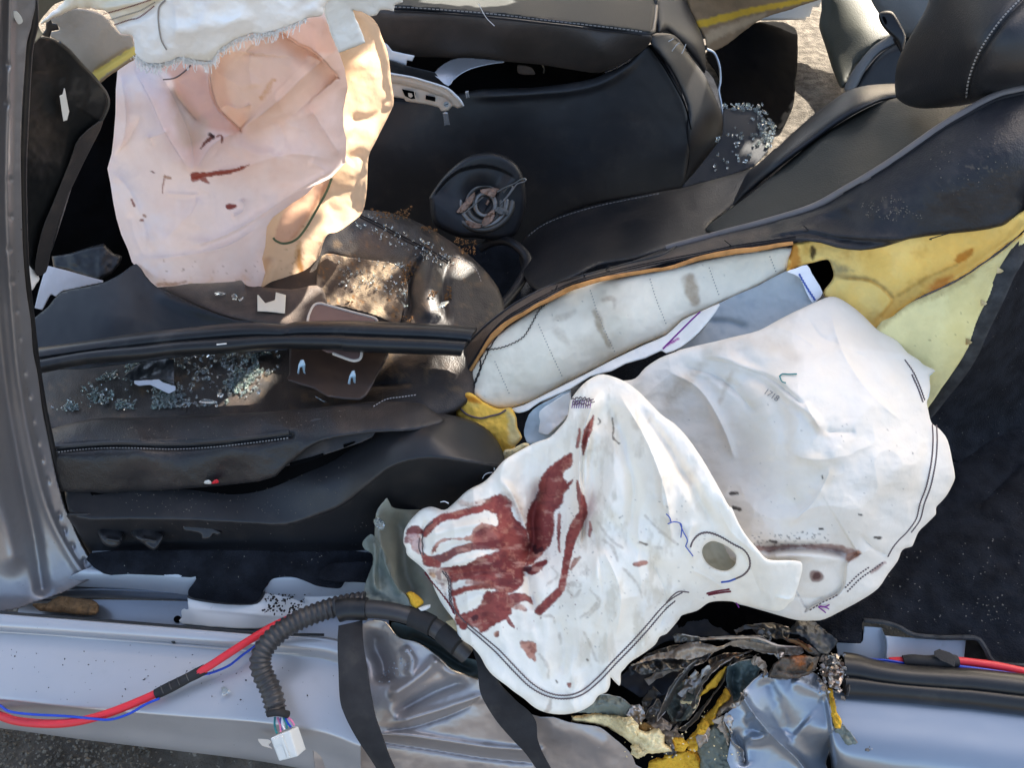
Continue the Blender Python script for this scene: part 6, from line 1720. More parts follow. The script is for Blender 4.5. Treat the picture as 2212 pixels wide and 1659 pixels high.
for s, m_ in ((T('E', (945,985),(975,975),(1005,985),(1028,1125),(965,1132)), 'clip_grey'),(T('E', (1195,748),(1230,740),(1247,820),(1208,826)), 'clip_grey')):
    sheet('clip', s, [(u, v, t - .006) for u, v, t in [Y(u, v, by) for u, v in s]], 'chrome', tr_, step=1.5, thick=.005, bulge=.002, rim=3, smooth=0)
sheet('chrome_lip', T('E', (330,530),(400,545),(600,578),(740,618),(900,666),(1010,708),(1090,776),(1150,838),(1185,905),(1170,912),(1130,860),(1070,800),(1000,735),(900,692),(740,644),(600,604),(400,572),(330,560)),[(u, v, t - .008) for u, v, t in [Y(u, v, by) for u, v in T('E', (330,545),(1180,905),(700,600),(1000,720))]], 'silver_white', tr_, step=1.6, thick=.006, bulge=.002, rim=2.5, smooth=2)
sheet('upper_rail', T('E', (290,200),(330,225),(355,255),(385,295),(500,322),(637,350),(606,412),(548,402),(540,462),(440,430),(340,395),(300,300)),[YC(u, v, 1.07) for u, v in T('E', (290,200),(637,350),(340,395))], 'silver_white', tr_, step=1.8, thick=.008, bulge=.002, rim=3, smooth=0)
sheet('shift_panel', T('E', (330,400),(540,462),(700,500),(860,540),(900,600),(1010,695),(900,672),(740,622),(330,535)),[YC(u, v, 1.062) for u, v in T('E', (330,400),(1010,695),(330,535))], 'smoke_plastic', tr_, step=2, thick=.006, smooth=2)
sheet('chrome_wedge', T('E', (850,545),(960,440),(1110,376),(1300,380),(1500,398),(1672,418),(1520,440),(1400,462),(1260,500),(1150,555),(1060,630),(1005,692),(900,610)),[YC(u, v, y) for u, v, y in [(*q, yy) for q, yy in zip(T('E', (850,545),(1110,376),(1672,418),(1260,500),(1005,692)),(1.065,1.10,1.10,1.075,1.055))]], 'chrome', tr_, step=2, thick=.005, smooth=2, rim=3)
sheet('cup_ring', T('E', (280,120),(350,130),(430,160),(500,230),(550,320),(480,320),(380,300),(330,230)),[YC(u, v, 1.09) for u, v in T('E', (280,120),(550,320),(330,230))], 'smoke_plastic', tr_, step=2, thick=.008, smooth=2, folds=[('ridge', T('E', (300,220),(360,180),(400,170)),.006,4)])

# ------------------------------------------------------------------ rear footwell and rear seat
car2 = body
sheet('rear_carpet', T(3,(160,330),(240,310),(320,265),(450,172),(600,112),(740,82),(900,60),(1100,60),(1120,560),(900,720),(700,900),(560,1060),(480,1060),(400,900),(360,700),(290,480),(200,400)),
      [Y(u, v, y) for u, v, y in ((1520,120,1.62),(1600,60,1.72),(1700,30,1.80),(1800,25,1.85),(1830,190,1.45),(1700,290,1.30),(1640,370,1.16),(1480,405,1.12),(1480,280,1.25),(1600,200,1.45),(1720,150,1.55))],
      'carpet_tan', body, step=5, thick=.01, smooth=3, noise=[(.006,40),(.002,10)])
sheet('footwell', T(3,(235,340),(330,262),(450,180),(600,130),(720,135),(790,170),(812,230),(815,350),(800,500),(785,640),(750,740),(690,800),(560,690),(430,670),(350,690),(340,560),(300,430)),  # black sheet standing in for the cast shadow on the tan carpet
      [(u, v, t - .02) for u, v, t in [Y(u, v, y) for u, v, y in ((1520,120,1.60),(1600,60,1.68),(1710,60,1.72),(1715,200,1.45),(1690,280,1.32),(1560,230,1.34))]], 'void_black', body, step=4, thick=.004, smooth=3, noise=[(.004,30)], jag=(2,6), rim=3)
mat_out = T(3,(95,1160),(170,1070),(250,970),(330,860),(352,790),(352,680),(430,668),(540,672),(590,700),(600,780),(640,900),(560,1010),(480,1050),(300,1110),(200,1130))
rm, rm_r = sheet('floor_mat', mat_out, [(u, v, t - .012) for u, v, t in [Y(u, v, y) for u, v, y in ((1475,405,1.11),(1560,260,1.24),(1630,240,1.28),(1660,310,1.20),(1600,380,1.13),(1560,330,1.18))]], 'mat_grey' if 'mat_grey' in MATS else 'rubber', None, step=4, thick=.006, smooth=3)
tag(rm, 'dark rubber floor mat sprinkled with glass in the rear footwell', 'floor mat')
gl = crumbs('glass_crumbs', np.r_[scatter(rm_r, T(3,(300,860),(560,690),(640,880),(500,1000),(300,1080)),46,5,.003), scatter(rm_r, T(3,(560,680),(620,680),(680,800),(640,920),(580,860)),90,6,.003), scatter(rm_r, T(3,(350,640),(600,640),(600,690),(560,690),(350,670)),60,7,.003)], 'glass_crumb', None, (.0006,.0042),5)
tag(gl, 'bright broken glass crumbs strewn over the rear footwell mat', 'glass', kind='stuff')
rs = thing('rear_seat', 'grey sunlit rear bench seat beyond the headrest', 'seat', W(*Y(1850,150,1.4)))
sheet('seat_cushion', T(3,(945,150),(960,60),(990,-60),(1300,-60),(1330,60),(1400,210),(1300,290),(1180,400),(1095,545),(1040,460),(985,290),(955,200)),[Y(u, v, y) for u, v, y in ((1770,40,1.62),(1785,-20,1.66),(1890,-20,1.62),(1925,75,1.45),(1820,185,1.38),(1790,120,1.50),(1860,60,1.50))], 'seat_olive' if 'seat_olive' in MATS else 'perforated', rs, step=4, thick=.05, bulge=.02, rim=24, smooth=3)
sheet('seat_strip', T(3,(1098,555),(1150,440),(1250,310),(1340,240),(1420,205),(1440,260),(1330,320),(1240,420),(1165,555)),[Y(u, v, y) for u, v, y in ((1825,190,1.36),(1900,90,1.40),(1940,75,1.40),(1870,150,1.36))], 'seat_grey', rs, step=3, thick=.02, bulge=.010, rim=10, smooth=3) if 'seat_grey' in MATS else None
sheet('seat_side', T(3,(1155,560),(1240,425),(1330,325),(1440,262),(1560,220),(1560,600),(1400,620),(1250,620)),[Y(u, v, y) for u, v, y in ((1850,195,1.35),(1900,120,1.37),(1980,80,1.36),(1960,210,1.30))], 'leather_clean', rs, step=4, thick=.03, bulge=.012, rim=14, smooth=3)
sheet('backrest', T(3,(1285,-60),(1320,90),(1400,200),(1480,230),(1560,200),(1700,0),(1760,-80)),[Y(u, v, y) for u, v, y in ((1890,-20,1.46),(1925,75,1.40),(1985,75,1.34),(2050,-20,1.36),(1960,0,1.40))], 'seat_grey' if 'seat_grey' in MATS else 'leather_clean', rs, step=4, thick=.05, bulge=.02, rim=20, smooth=3)
bk_, bk_r = sheet('belt_buckle', T(3,(1312,92),(1330,70),(1390,66),(1430,110),(1480,215),(1470,290),(1455,325),(1420,250),(1360,190),(1325,140)),[Y(u, v, y) for u, v, y in ((1898,32,1.32),(1925,23,1.32),(1956,75,1.28),(1947,112,1.27))], 'plastic_black', None, step=2.2, thick=.02, bulge=.008, rim=8, smooth=3)
tag(bk_, 'black seat belt buckle standing beside the rear seat', 'buckle')
sheet('buckle_slot', T(3,(1335,105),(1350,100),(1365,130),(1355,150)),[(u, v, float(bk_r.t(np.array([u]), np.array([v]), np.array([99.]))[0]) - .002) for u, v in T(3,(1335,105),(1365,130),(1355,150))], 'void_black', bk_, step=1.5, thick=.003, rim=2)
sheet('buckle_stalk', T(3,(1400,240),(1425,235),(1460,300),(1452,325),(1430,290)),[(u, v, t + .006) for u, v, t in [Y(u, v, 1.275) for u, v in T(3,(1400,240),(1460,300),(1430,290))]], 'plastic_black', bk_, step=1.8, thick=.006, rim=2)
# belt bracket at the console end
tube('trim_wire', [W(*YC(u, v, y)) for u, v, y in T(3,(250,300,1.22),(300,330,1.22),(330,410,1.21),(335,500,1.20),(325,560,1.19),(340,640,1.18),(348,710,1.17))],.0022, 'chrome', con, seg=6)

# ------------------------------------------------------------------ left side: dashboard, mirror panel, scraps
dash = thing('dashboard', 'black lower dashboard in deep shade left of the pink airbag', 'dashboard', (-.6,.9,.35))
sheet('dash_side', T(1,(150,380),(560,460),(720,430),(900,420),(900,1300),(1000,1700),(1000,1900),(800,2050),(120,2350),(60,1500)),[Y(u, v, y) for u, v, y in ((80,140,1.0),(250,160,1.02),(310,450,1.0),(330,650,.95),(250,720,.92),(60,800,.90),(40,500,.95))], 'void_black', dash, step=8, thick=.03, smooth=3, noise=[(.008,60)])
sheet('vent_block', T(4,(320,60),(440,40),(560,0),(640,-20),(700,40),(760,60),(740,110),(690,170),(600,215),(450,160),(330,130)),[Y(u, v, y) for u, v, y in ((112,555,.86),(224,530,.87),(260,560,.86),(210,605,.83),(120,580,.85))], 'plastic_black', dash, step=4, thick=.04, bulge=.008, rim=8, smooth=0, noise=[(.004,20)])
mirror, mi_r = sheet('corner_panel', T('D', (380,470),(470,420),(580,430),(690,488),(800,578),(900,690),(990,790),(1080,880),(1150,968),(1225,1070),(1255,1170),(1240,1260),(1180,1390),(1060,1640),(960,1850),(860,2080),(700,2600),(560,3000),(400,3150),(300,2900),(270,1700),(330,900)),
      [Y(u, v, y) for u, v, y in ((75,90,.655),(130,90,.68),(215,180,.70),(234,220,.70),(180,345,.68),(110,540,.65),(60,580,.62),(55,330,.625),(120,250,.66))], 'smoke_dark' if 'smoke_dark' in MATS else 'smoke_plastic', None, step=3, thick=.01, bulge=.003, rim=5, smooth=3, noise=[(.002,60)],
      folds=[('cliff', T(1,(640,760),(500,1000),(430,1160),(350,1350),(300,1560),(270,1700)),-.006,4,22, False)])
tag(mirror, 'glossy black triangular corner window panel beside the pillar', 'panel')
E_ = cr(T('D', (690,490),(800,580),(900,692),(990,792),(1080,882),(1150,970),(1228,1075),(1256,1175),(1240,1262),(1180,1392),(1060,1642)),4)
tube('panel_edge', W(E_[:, 0], E_[:, 1], mi_r.tps(E_[:, 0], E_[:, 1]) - .001),.0016, 'dark_metal', mirror, seg=6, n=1)
sheet('panel_ledge', T(1,(640,745),(520,1000),(400,1260),(330,1490),(285,1680),(215,1680),(255,1440),(330,1250),(430,1000),(490,850)),[(u, v, float(mi_r.tps(np.array([u]), np.array([v]))[0]) - .006) for u, v in T(1,(640,745),(285,1680),(215,1680),(430,1000))], 'plastic_dusty', mirror, step=3, thick=.006, rim=4, smooth=3)
scrap, _ = sheet('plastic_scrap', T('D', (690,1105),(725,1090),(745,1000),(760,1060),(775,1150),(802,1290),(778,1390),(735,1402),(715,1280)),[(u, v, float(mi_r.tps(np.array([u]), np.array([v]))[0]) - .012) for u, v in T('D', (690,1105),(770,1100),(735,1402))], 'white_plastic', None, step=1.8, thick=.004, smooth=0, rim=2)
tag(scrap, 'small pale plastic splinter stuck on the black corner panel', 'plastic scrap')
# felt tuft and grey end of the pillar trim, upper left
sheet('trim_end', T('D', (360,-40),(800,-40),(640,40),(560,120),(440,280),(500,380),(430,470),(380,500),(380,300),(370,100)),[Y(u, v, y) for u, v, y in ((70,0,.63),(140,-5,.65),(85,52,.64),(75,90,.63))], 'trim_taupe' if 'trim_taupe' in MATS else 'felt_edge', body, step=2.6, thick=.01, smooth=2)
tu, _ = sheet('rubber_tuft', T('D', (530,260),(585,205),(605,260),(660,270),(690,340),(600,355),(580,420),(590,520),(560,440),(480,400),(530,330)),[Y(u, v, .705) for u, v in T('D', (530,260),(690,340),(560,440))], 'rubber', None, step=1.8, thick=.008, bulge=.002, rim=3, smooth=0)
tag(tu, 'torn black rubber tuft below the taupe headliner piece', 'rubber')
pa, _ = sheet('paper_sheet', T(4,(285,115),(420,150),(560,190),(662,216),(560,238),(385,275),(345,310),(315,292),(300,320),(262,392),(214,380),(240,270)),[Y(u, v, y) for u, v, y in ((100,573,.80),(231,607,.82),(134,628,.79),(75,666,.765))], 'paper', None, step=2.6, thick=.0015, smooth=0, rim=2, noise=[(.001,30)])
tag(pa, 'white torn paper corner lying in the dark footwell by the pillar', 'paper')
ra, _ = sheet('rag_strip', T(4,(165,-60),(185,-30),(175,40),(190,100),(225,160),(245,200),(225,230),(205,265),(190,265),(172,190),(160,80)),[Y(u, v, y) for u, v, y in ((58,510,.63),(60,560,.625),(84,602,.63),(68,625,.615))], 'fuzz', None, step=2, thick=.003, bulge=.003, rim=4, smooth=2)
tag(ra, 'narrow white cloth strip hanging beside the pillar flange', 'cloth')
sheet_, kn_r = sheet('knee_panel', T(4,(195,470),(215,440),(300,370),(380,282),(540,248),(660,215),(760,160),(842,105),(900,180),(970,252),(1080,300),(1250,380),(1450,450),(1720,485),(1780,640),(1300,660),(500,760),(200,720)),
      [Z(u, v, z) for u, v, z in ((70,690,.585),(134,628,.60),(231,607,.61),(294,569,.61),(340,620,.60),(440,665,.585),(600,700,.575),(600,750,.56),(350,770,.56),(90,780,.57),(250,690,.60))], 'knee_dark' if 'knee_dark' in MATS else 'plastic_black', None, step=5, thick=.01, smooth=2, noise=[(.002,60)],
      folds=[('ridge', T(4,(940,280),(1200,380),(1500,460)),.006,14)])
tag(sheet_, 'broad dark trim panel with bluish sheen lying under the black weatherstrip', 'trim panel')
# dusty front part of the seat between bag and phone, with a cream sheet painted as its sun patch
fr_out = T(4,(1020,262),(1200,225),(1490,205),(1560,240),(1800,265),(1960,240),(2020,330),(2000,500),(1700,490),(1450,450),(1250,380))
frp, fr_r = sheet('cushion_front', fr_out, [Z(u, v, z) for u, v, z in ((360,622,.568),(520,605,.572),(630,620,.575),(700,640,.572),(700,700,.575),(500,685,.572),(440,660,.572))], 'leather_brown', seat, step=4, thick=.01, bulge=.006, rim=14, smooth=3, noise=[(.002,40)])
pc_, _ = sheet('sun_patch_sheet', T(4,(1590,290),(1640,350),(1700,330),(1705,282),(1768,300),(1765,345),(1762,415),(1680,405),(1592,400)),[Z(u, v, .583) for u, v in T(4,(1590,290),(1768,300),(1680,405))], 'sun_patch_cream' if 'sun_patch_cream' in MATS else 'paper', None, step=2, thick=.001, smooth=0, rim=2, noise=[(.001,16)])
tag(pc_, 'cream sheet standing in for a sunlit patch under the pink airbag', 'paper')
for i, (q, lab) in enumerate(((T(4,(1320,285),(1345,275),(1390,285),(1400,298),(1360,302),(1330,298)), 'flat glass splinter on the dusty seat front, left of the others'),(T(4,(1430,300),(1450,288),(1470,310),(1460,330),(1435,328)), 'chunky clear glass splinter on the dusty seat front'),(T(4,(1470,330),(1500,310),(1510,320),(1485,340)), 'narrow glass splinter on the dusty seat front, nearest the cream sun patch'))):
    o_, _ = sheet('glass_shard', q, [Z(u, v, .581) for u, v in q[:4]], 'glass_crumb', None, step=1.5, thick=.003, bulge=.0015, rim=3, smooth=0)
    tag(o_, lab, 'glass shard', 'glass shards on the seat')

# ------------------------------------------------------------------ weatherstrip lying across the seat
ws_top = T(4,(200,650),(540,602),(860,552),(1150,522),(1450,492),(1600,492),(1750,502),(1850,484),(2100,478)) + T(5,(60,476),(300,486),(600,500),(860,522))
ws_bot = T(4,(230,768),(560,705),(900,682),(1100,658),(1400,642),(1600,622),(1750,612),(1850,615),(2100,622)) + T(5,(60,630),(300,640),(600,650),(760,660))
A_ = cr(ws_top, 4); B2 = cr(ws_bot, 4)
rows = []
for f, dz in ((0,-.012),(.02,.0),(.10,.007),(.30,.008),(.42,.002),(.50,-.004),(.58,.002),(.68,.007),(.80,.006),(.93,.001),(.98,-.006),(1.0,-.014)):
    Q = A_ * (1 - f) + B2 * f
    zz = np.interp(Q[:, 0],[70,300,700,1030],[.615,.618,.622,.632]) + dz
    rows.append([PZ(u, v, z) for (u, v), z in zip(Q, zz)])
wst = loft('weatherstrip', rows, 'rubber', None, nu=1, nv=3, thick=.004, sharp=60)
tag(wst, 'long black rubber weatherstrip lying across the driver seat from the pillar', 'weatherstrip')
# white sticker on it
sheet('sticker', T(4,(1338,602),(1400,596),(1402,604),(1340,611)),[Z(u, v, .634) for u, v in T(4,(1338,602),(1400,596),(1340,611))], 'white_plastic', wst, step=1.2, thick=.0008, smooth=0, rim=1)

# ------------------------------------------------------------------ tray with clips and flat case
tray, ty_r = sheet('trim_tray', T(4,(1790,620),(1810,600),(2050,590),(2400,640)) + T(5,(320,640),(290,720),(240,800),(200,890),(150,945),(90,950),(-60,930),(-150,880),(-305,830),(-300,780)),
    [Z(u, v, z) for u, v, z in ((630,745,.588),(840,760,.592),(790,860,.592),(700,850,.588),(620,822,.584),(720,790,.580))], 'tray_brown' if 'tray_brown' in MATS else 'leather_brown', None, step=3, thick=.012, bulge=.003, rim=6, smooth=2, noise=[(.001,30)],
    folds=[('crease', T(5,(300,680),(250,780),(200,880)),.005,3),('crease', T(4,(1790,660),(1780,820),(1900,880),(2100,960)),.004,3)])
tag(tray, 'brown plastic trim tray with two pale blue clips, lying under the weatherstrip', 'trim')
for s in (T(4,(1838,785),(1845,730),(1860,700),(1878,700),(1888,730),(1885,770),(1890,790),(1875,780),(1868,745),(1855,750),(1850,790)), T(4,(2150,850),(2160,800),(2175,770),(2192,765),(2200,800),(2198,850),(2185,840),(2180,810),(2170,815),(2166,855))):
    sheet('clip', s, [Z(u, v, .602 + (.014 if k < 5 else .0)) for k, (u, v) in enumerate(s)][:5] + [Z(*s[-1],.598)], 'clip_blue', tray, step=1.3, thick=.004, bulge=.002, rim=3, smooth=0)
ph, ph_r = sheet('flat_case', T(5,(-190,465),(-180,420),(-150,365),(-110,352),(-50,366),(100,408),(220,440),(245,462),(240,480),(160,640),(140,690),(110,708),(70,700),(-30,660),(-100,640),(-190,480)),
    [Z(u, v, z) for u, v, z in ((665,690,.612),(690,657,.612),(815,692,.615),(785,760,.609),(750,783,.606),(690,757,.606))], 'phone_case', None, step=2.6, thick=.006, bulge=.002, rim=6, smooth=2)
tag(ph, 'flat rounded pinkish case lying half under the black weatherstrip', 'case')
E_ = cr(T(5,(-188,465),(-178,420),(-150,365),(-110,352),(-50,366),(100,408),(220,440),(245,462)),4)
tube('case_rim', on(ph_r, E_, .0015),.0016, 'trim_beige', ph, seg=6, n=1)
E_ = cr(T(5,(150,640),(140,690),(110,706),(70,700),(-30,662)),4)
tube('case_rim', on(ph_r, E_, .0015),.0018, 'trim_beige', ph, seg=6, n=1)

# ------------------------------------------------------------------ broken glass on the cushion
dn = lambda u, v: np.clip(fbm(u / 26, v / 26,3,3) * 1.6 + .35,0.02,1)
gl_poly = T(4,(280,990),(500,900),(700,740),(900,700),(1080,680),(1400,660),(1700,635),(1780,680),(1600,860),(1500,980),(1000,1000),(600,1010),(330,1015))
glA = crumbs('glass_crumbs', scatter(cu_on, gl_poly, 700,21,.003, dn), 'glass_crumb', None, (.0005,.0030),21, flatten=.4)
tag(glA, 'heap of broken clear glass crumbs on the seat cushion below the weatherstrip', 'glass', kind='stuff')
glB = crumbs('green_glass_crumbs', scatter(cu_on, T(4,(1300,900),(1500,720),(1560,650),(1720,640),(1700,720),(1560,820),(1480,960),(1360,980)),190,22,.003, dn), 'glass_green', None, (.0008,.0038),22, flatten=.4)
tag(glB, 'greenish broken glass crumbs in a trail beside the brown tray', 'glass', kind='stuff')
glC = crumbs('glass_dust', scatter(cu_on, T(4,(300,1010),(500,860),(800,720),(1080,690),(1080,1000),(700,1010)),900,23,.003, dn), 'glass_green', None, (.0005,.0016),23)
tag(glC, 'fine grey glass dust at the front of the seat cushion', 'glass', kind='stuff')
shp = T(4,(830,830),(980,822),(1010,840),(1085,865),(1085,890),(1045,912),(990,885),(930,855),(860,862),(830,850))
o_, _ = sheet('paper_shard', shp, [Z(u, v, z) for (u, v), z in zip(shp, (.546,.55,.552,.556,.553,.547,.546,.545,.543,.543))], 'paper', None, step=1.8, thick=.001, smooth=0, jag=(.8,3), rim=2, noise=[(.001,10)])
tag(o_, 'torn pale paper flake lying among the glass on the seat cushion', 'paper')
shp = T(4,(760,800),(860,720),(1000,690),(1075,690),(1080,860),(1000,820),(900,815),(830,840))
o_, _ = sheet('glass_sheet', shp, [Z(u, v, z) for (u, v), z in zip(shp, (.537,.54,.545,.548,.55,.546,.542,.54))], 'smoke_plastic', None, step=2.5, thick=.003, smooth=0, rim=2, noise=[(.002,14)])
tag(o_, 'dark tinted flake of window film under the torn paper', 'film')
shards = [(T(4,(1225,960),(1260,940),(1310,945),(1350,965),(1310,975),(1250,972)), 'long clear glass sliver at the front edge of the cushion'),(T(4,(1340,920),(1360,900),(1385,915),(1375,935),(1345,935)), 'round greenish glass lump near the cushion seam'),
          (T(4,(1580,905),(1600,880),(1615,890),(1605,915),(1588,915)), 'upright clear glass chip left of the tray'),(T(4,(1940,928),(1950,922),(2020,962),(2012,968)), 'thin straight glass splinter in front of the tray')]
for q, lab in shards:
    o_, _ = sheet('glass_shard', q, [Z(u, v, .575) for u, v in q[:4]], 'glass_crumb', None, step=1.5, thick=.004, bulge=.002, rim=3, smooth=0)
    tag(o_, lab, 'glass shard', 'glass shards on the seat')
# rust coloured crumbs and glass along the inner cushion seam
rc1 = crumbs('rust_crumbs', np.r_[scatter(cu_on, T(2,(180,1280),(330,1320),(460,1270),(430,1360),(250,1340)),120,31,.004), scatter(cu_on, T(2,(500,1400),(600,1400),(620,1430),(540,1440)),40,32,.004), scatter(cu_on, T(5,(400,130),(450,90),(470,160),(430,250),(380,230)),80,33,.004),
      scatter(cu_on, T(5,(560,270),(620,275),(600,310),(560,310)),26,34,.004), scatter(cu_on, T(5,(670,250),(700,240),(700,320),(660,330)),40,35,.004), scatter(cu_on, T(5,(700,-60),(860,-40),(850,60),(760,40)),90,36,.004), scatter(cu_on, T(5,(40,330),(110,340),(80,370)),14,37,.004), scatter(cu_on, T(5,(350,430),(480,420),(440,470)),26,38,.004)], 'rust_crumb', None, (.0004,.0017),31, flatten=.5)
tag(rc1, 'rust orange crumbs scattered along the inner seat seam', 'debris', kind='stuff')
rc2 = crumbs('glass_crumbs', np.r_[scatter(cu_on, T(2,(120,1290),(700,1560),(760,1640),(600,1640),(100,1400)),140,41,.004), scatter(cu_on, T(5,(0,60),(420,100),(430,330),(200,260),(0,240)),150,42,.006)], 'glass_crumb', None, (.0004,.0020),41)
tag(rc2, 'small glass crumbs sprinkled over the sunlit inner cushion', 'glass', kind='stuff')
for q, lab, m_ in ((T(5,(376,305),(400,345),(430,375),(445,320),(440,350),(410,380)), 'small bright green plastic splinter at the cushion corner', 'glass_green'),(T(5,(615,378),(640,345),(680,335),(690,345),(660,370),(635,380)), 'clear curled glass chip near the seat hinge', 'glass_crumb')):
    o_, _ = sheet('glass_shard', q, [Z(u, v, .606) for u, v in q[:4]], m_, None, step=1.5, thick=.003, bulge=.0015, rim=3, smooth=0)
    tag(o_, lab, 'glass shard', 'glass shards on the seat')

# ------------------------------------------------------------------ cables over the sill
def zrow(pts, z):
    return [PZ(u, v, z) if np.isscalar(z) else PZ(u, v, zz) for (u, v), zz in zip(pts, [z] * len(pts) if np.isscalar(z) else z)]
red = thing('power_cable', 'thick red cable with thin blue wire taped to it, lying across the front sill', 'cable', PZ(300,1500,.42))
zz = [.385,.395,.405,.412,.418,.424,.427,.428,.430,.434,.440,.446,.449,.447,.44]
rp = T(7,(-120,1300),(0,1338),(100,1370),(250,1386),(400,1384),(550,1358),(700,1312),(850,1252),(960,1203),(1110,1128),(1270,1046),(1400,962),(1550,866),(1700,778),(1900,690))
tube('red_wire', zrow(rp, zz),.0044, 'wire_red', red, seg=14)
bp = T(7,(-120,1200),(0,1275),(60,1312),(200,1330),(400,1340),(550,1354),(680,1362),(800,1325),(900,1268),(985,1232))
tube('blue_wire', zrow(bp, [.40,.41,.415,.42,.424,.428,.43,.43,.432,.434]),.0014, 'wire_blue', red, seg=8)
bp = T(7,(1255,1085),(1330,1065),(1420,1025),(1500,962),(1580,905),(1650,850))
tube('blue_wire', zrow(bp, [.432,.430,.430,.432,.438,.44]),.0014, 'wire_blue', red, seg=8)
tube('tape_wrap', zrow(T(7,(965,1205),(1030,1172),(1110,1132),(1190,1090),(1268,1050)),[.430,.432,.434,.436,.438]),[.0056,.0058,.0060,.0057,.0054,.0058,.0055], 'tape', red, seg=14)
for k in range(5):
    q = cr(T(7,(985,1195),(1110,1132),(1250,1060)),10)[2 + k * 4]
    p = PZ(q[0], q[1],.4345)
    tube('tape_edge', [p + np.array((-.002,.0035,.0055)), p + np.array((0,0,.0064)), p + np.array((.0028,-.0045,.0045))],.0005, 'conduit', red, seg=5)

harn = thing('wiring_harness', 'black corrugated conduit ending in a white plug over the sill', 'wiring', PZ(700,1450,.42))
cp_ = T(7,(2260,632),(2180,642),(2080,662),(1960,700),(1850,745),(1750,805),(1670,875),(1620,950),(1610,1020),(1630,1090),(1665,1160),(1690,1230),(1705,1300))
cz = [.478,.476,.474,.474,.474,.473,.470,.465,.459,.452,.446,.442,.438]
tube('conduit', zrow(cp_, cz),.0108, 'conduit', harn, seg=18, ribs=(.0062,.085))
tube('tape_wrap', zrow(T(7,(1698,1262),(1710,1330)),[.441,.437]),.0096, 'tape', harn, seg=14, n=2)
tube('tape_wrap', zrow(T(7,(1660,1325),(1720,1318),(1780,1330)),[.444,.449,.44]),.004, 'tape', harn, seg=8)
tp = T(8,(0,690),(60,676),(180,676),(320,690),(450,722),(560,770),(640,820),(720,890),(800,960))
tz = [.478,.479,.480,.479,.476,.470,.464,.456,.447]
tube('taped_trunk', zrow(tp, tz),[.0118,.0115,.0100,.0096,.0095,.0098,.0105,.0110,.0105], 'conduit', harn, seg=16)
for a, b in ((4,5),(6,7)):
    tube('tape_wrap', zrow(cr(tp, 4)[a * 4:b * 4 + 2],[.4755 - .0055 * (a - 4)] * 6),.0112, 'tape', harn, seg=14, n=2)
tube('tape_wrap', zrow(tp[:3],[x + .0005 for x in tz[:3]]),.0124, 'rubber', harn, seg=14)
for i, (a, b, m_) in enumerate((((1700,1345),(1712,1450), 'wire_teal'),((1715,1348),(1735,1440), 'wire_pink'),((1735,1350),(1742,1430), 'wire_violet'),((1750,1348),(1775,1420), 'wire_teal'),((1765,1345),(1800,1410), 'wire_blue'),((1775,1342),(1820,1400), 'wire_pink'),((1745,1352),(1760,1425), 'thread_white'))):
    mid = ((a[0] + b[0]) / 2 + (6 if i % 2 else -8),(a[1] + b[1]) / 2)
    tube('wire', zrow(T(7, a, mid, b),[.438,.436,.434]),.0011, m_, harn, seg=6)
qa = T(7,(1668,1478),(1790,1428),(1842,1592),(1724,1622))
qb = T(7,(1790,1428),(1846,1400),(1895,1546),(1842,1592))
f4 = [PZ(u, v, z) for (u, v), z in zip(qa, (.440,.442,.418,.416))]
s2 = [PZ(u, v, z) for (u, v), z in zip(qb, (.442,.428,.404,.418))]
off = s2[1] - s2[0]
off2 = s2[2] - s2[3]
V8 = f4 + [f4[0] + off, s2[1], s2[2], f4[3] + off2]
F8 = [(0,3,2,1),(4,5,6,7),(0,1,5,4),(1,2,6,5),(2,3,7,6),(3,0,4,7)]
con_o = mesh_obj('plug', V8, F8, 'white_plastic', harn, False)
bevel(con_o, .0014,2)
c0, c1, c2, c3 = [np.array(x) for x in f4]
nrm = np.cross(c1 - c0, c3 - c0); nrm /= np.linalg.norm(nrm)
if nrm @ (CAM_POS - c0) < 0:
    nrm = -nrm
def bil(a, b):
    return (c0 * (1 - a) + c1 * a) * (1 - b) + (c3 * (1 - a) + c2 * a) * b
for (a0, a1, b0, b1, h) in ((.12,.5,.08,.3,.0012),(.5,.62,.05,.9,.0016),(.1,.46,.42,.92,.0008)):
    q = [bil(a0, b0), bil(a1, b0), bil(a1, b1), bil(a0, b1)]
    vv = [x + nrm * -.0004 for x in q] + [x + nrm * h for x in q]
    mesh_obj('plug_rib', vv, [(0,1,2,3),(7,6,5,4),(0,4,5,1),(1,5,6,2),(2,6,7,3),(3,7,4,0)], 'white_plastic', con_o, False)
sheet('clip_tail', T(7,(1592,1480),(1660,1484),(1680,1500),(1660,1520),(1690,1545),(1620,1525),(1600,1500)),[Z(u, v, z) for u, v, z in T(7,(1592,1480,.402),(1680,1500,.404),(1620,1525,.398))], 'trim_beige', harn, step=1.5, thick=.003, smooth=0, rim=2)

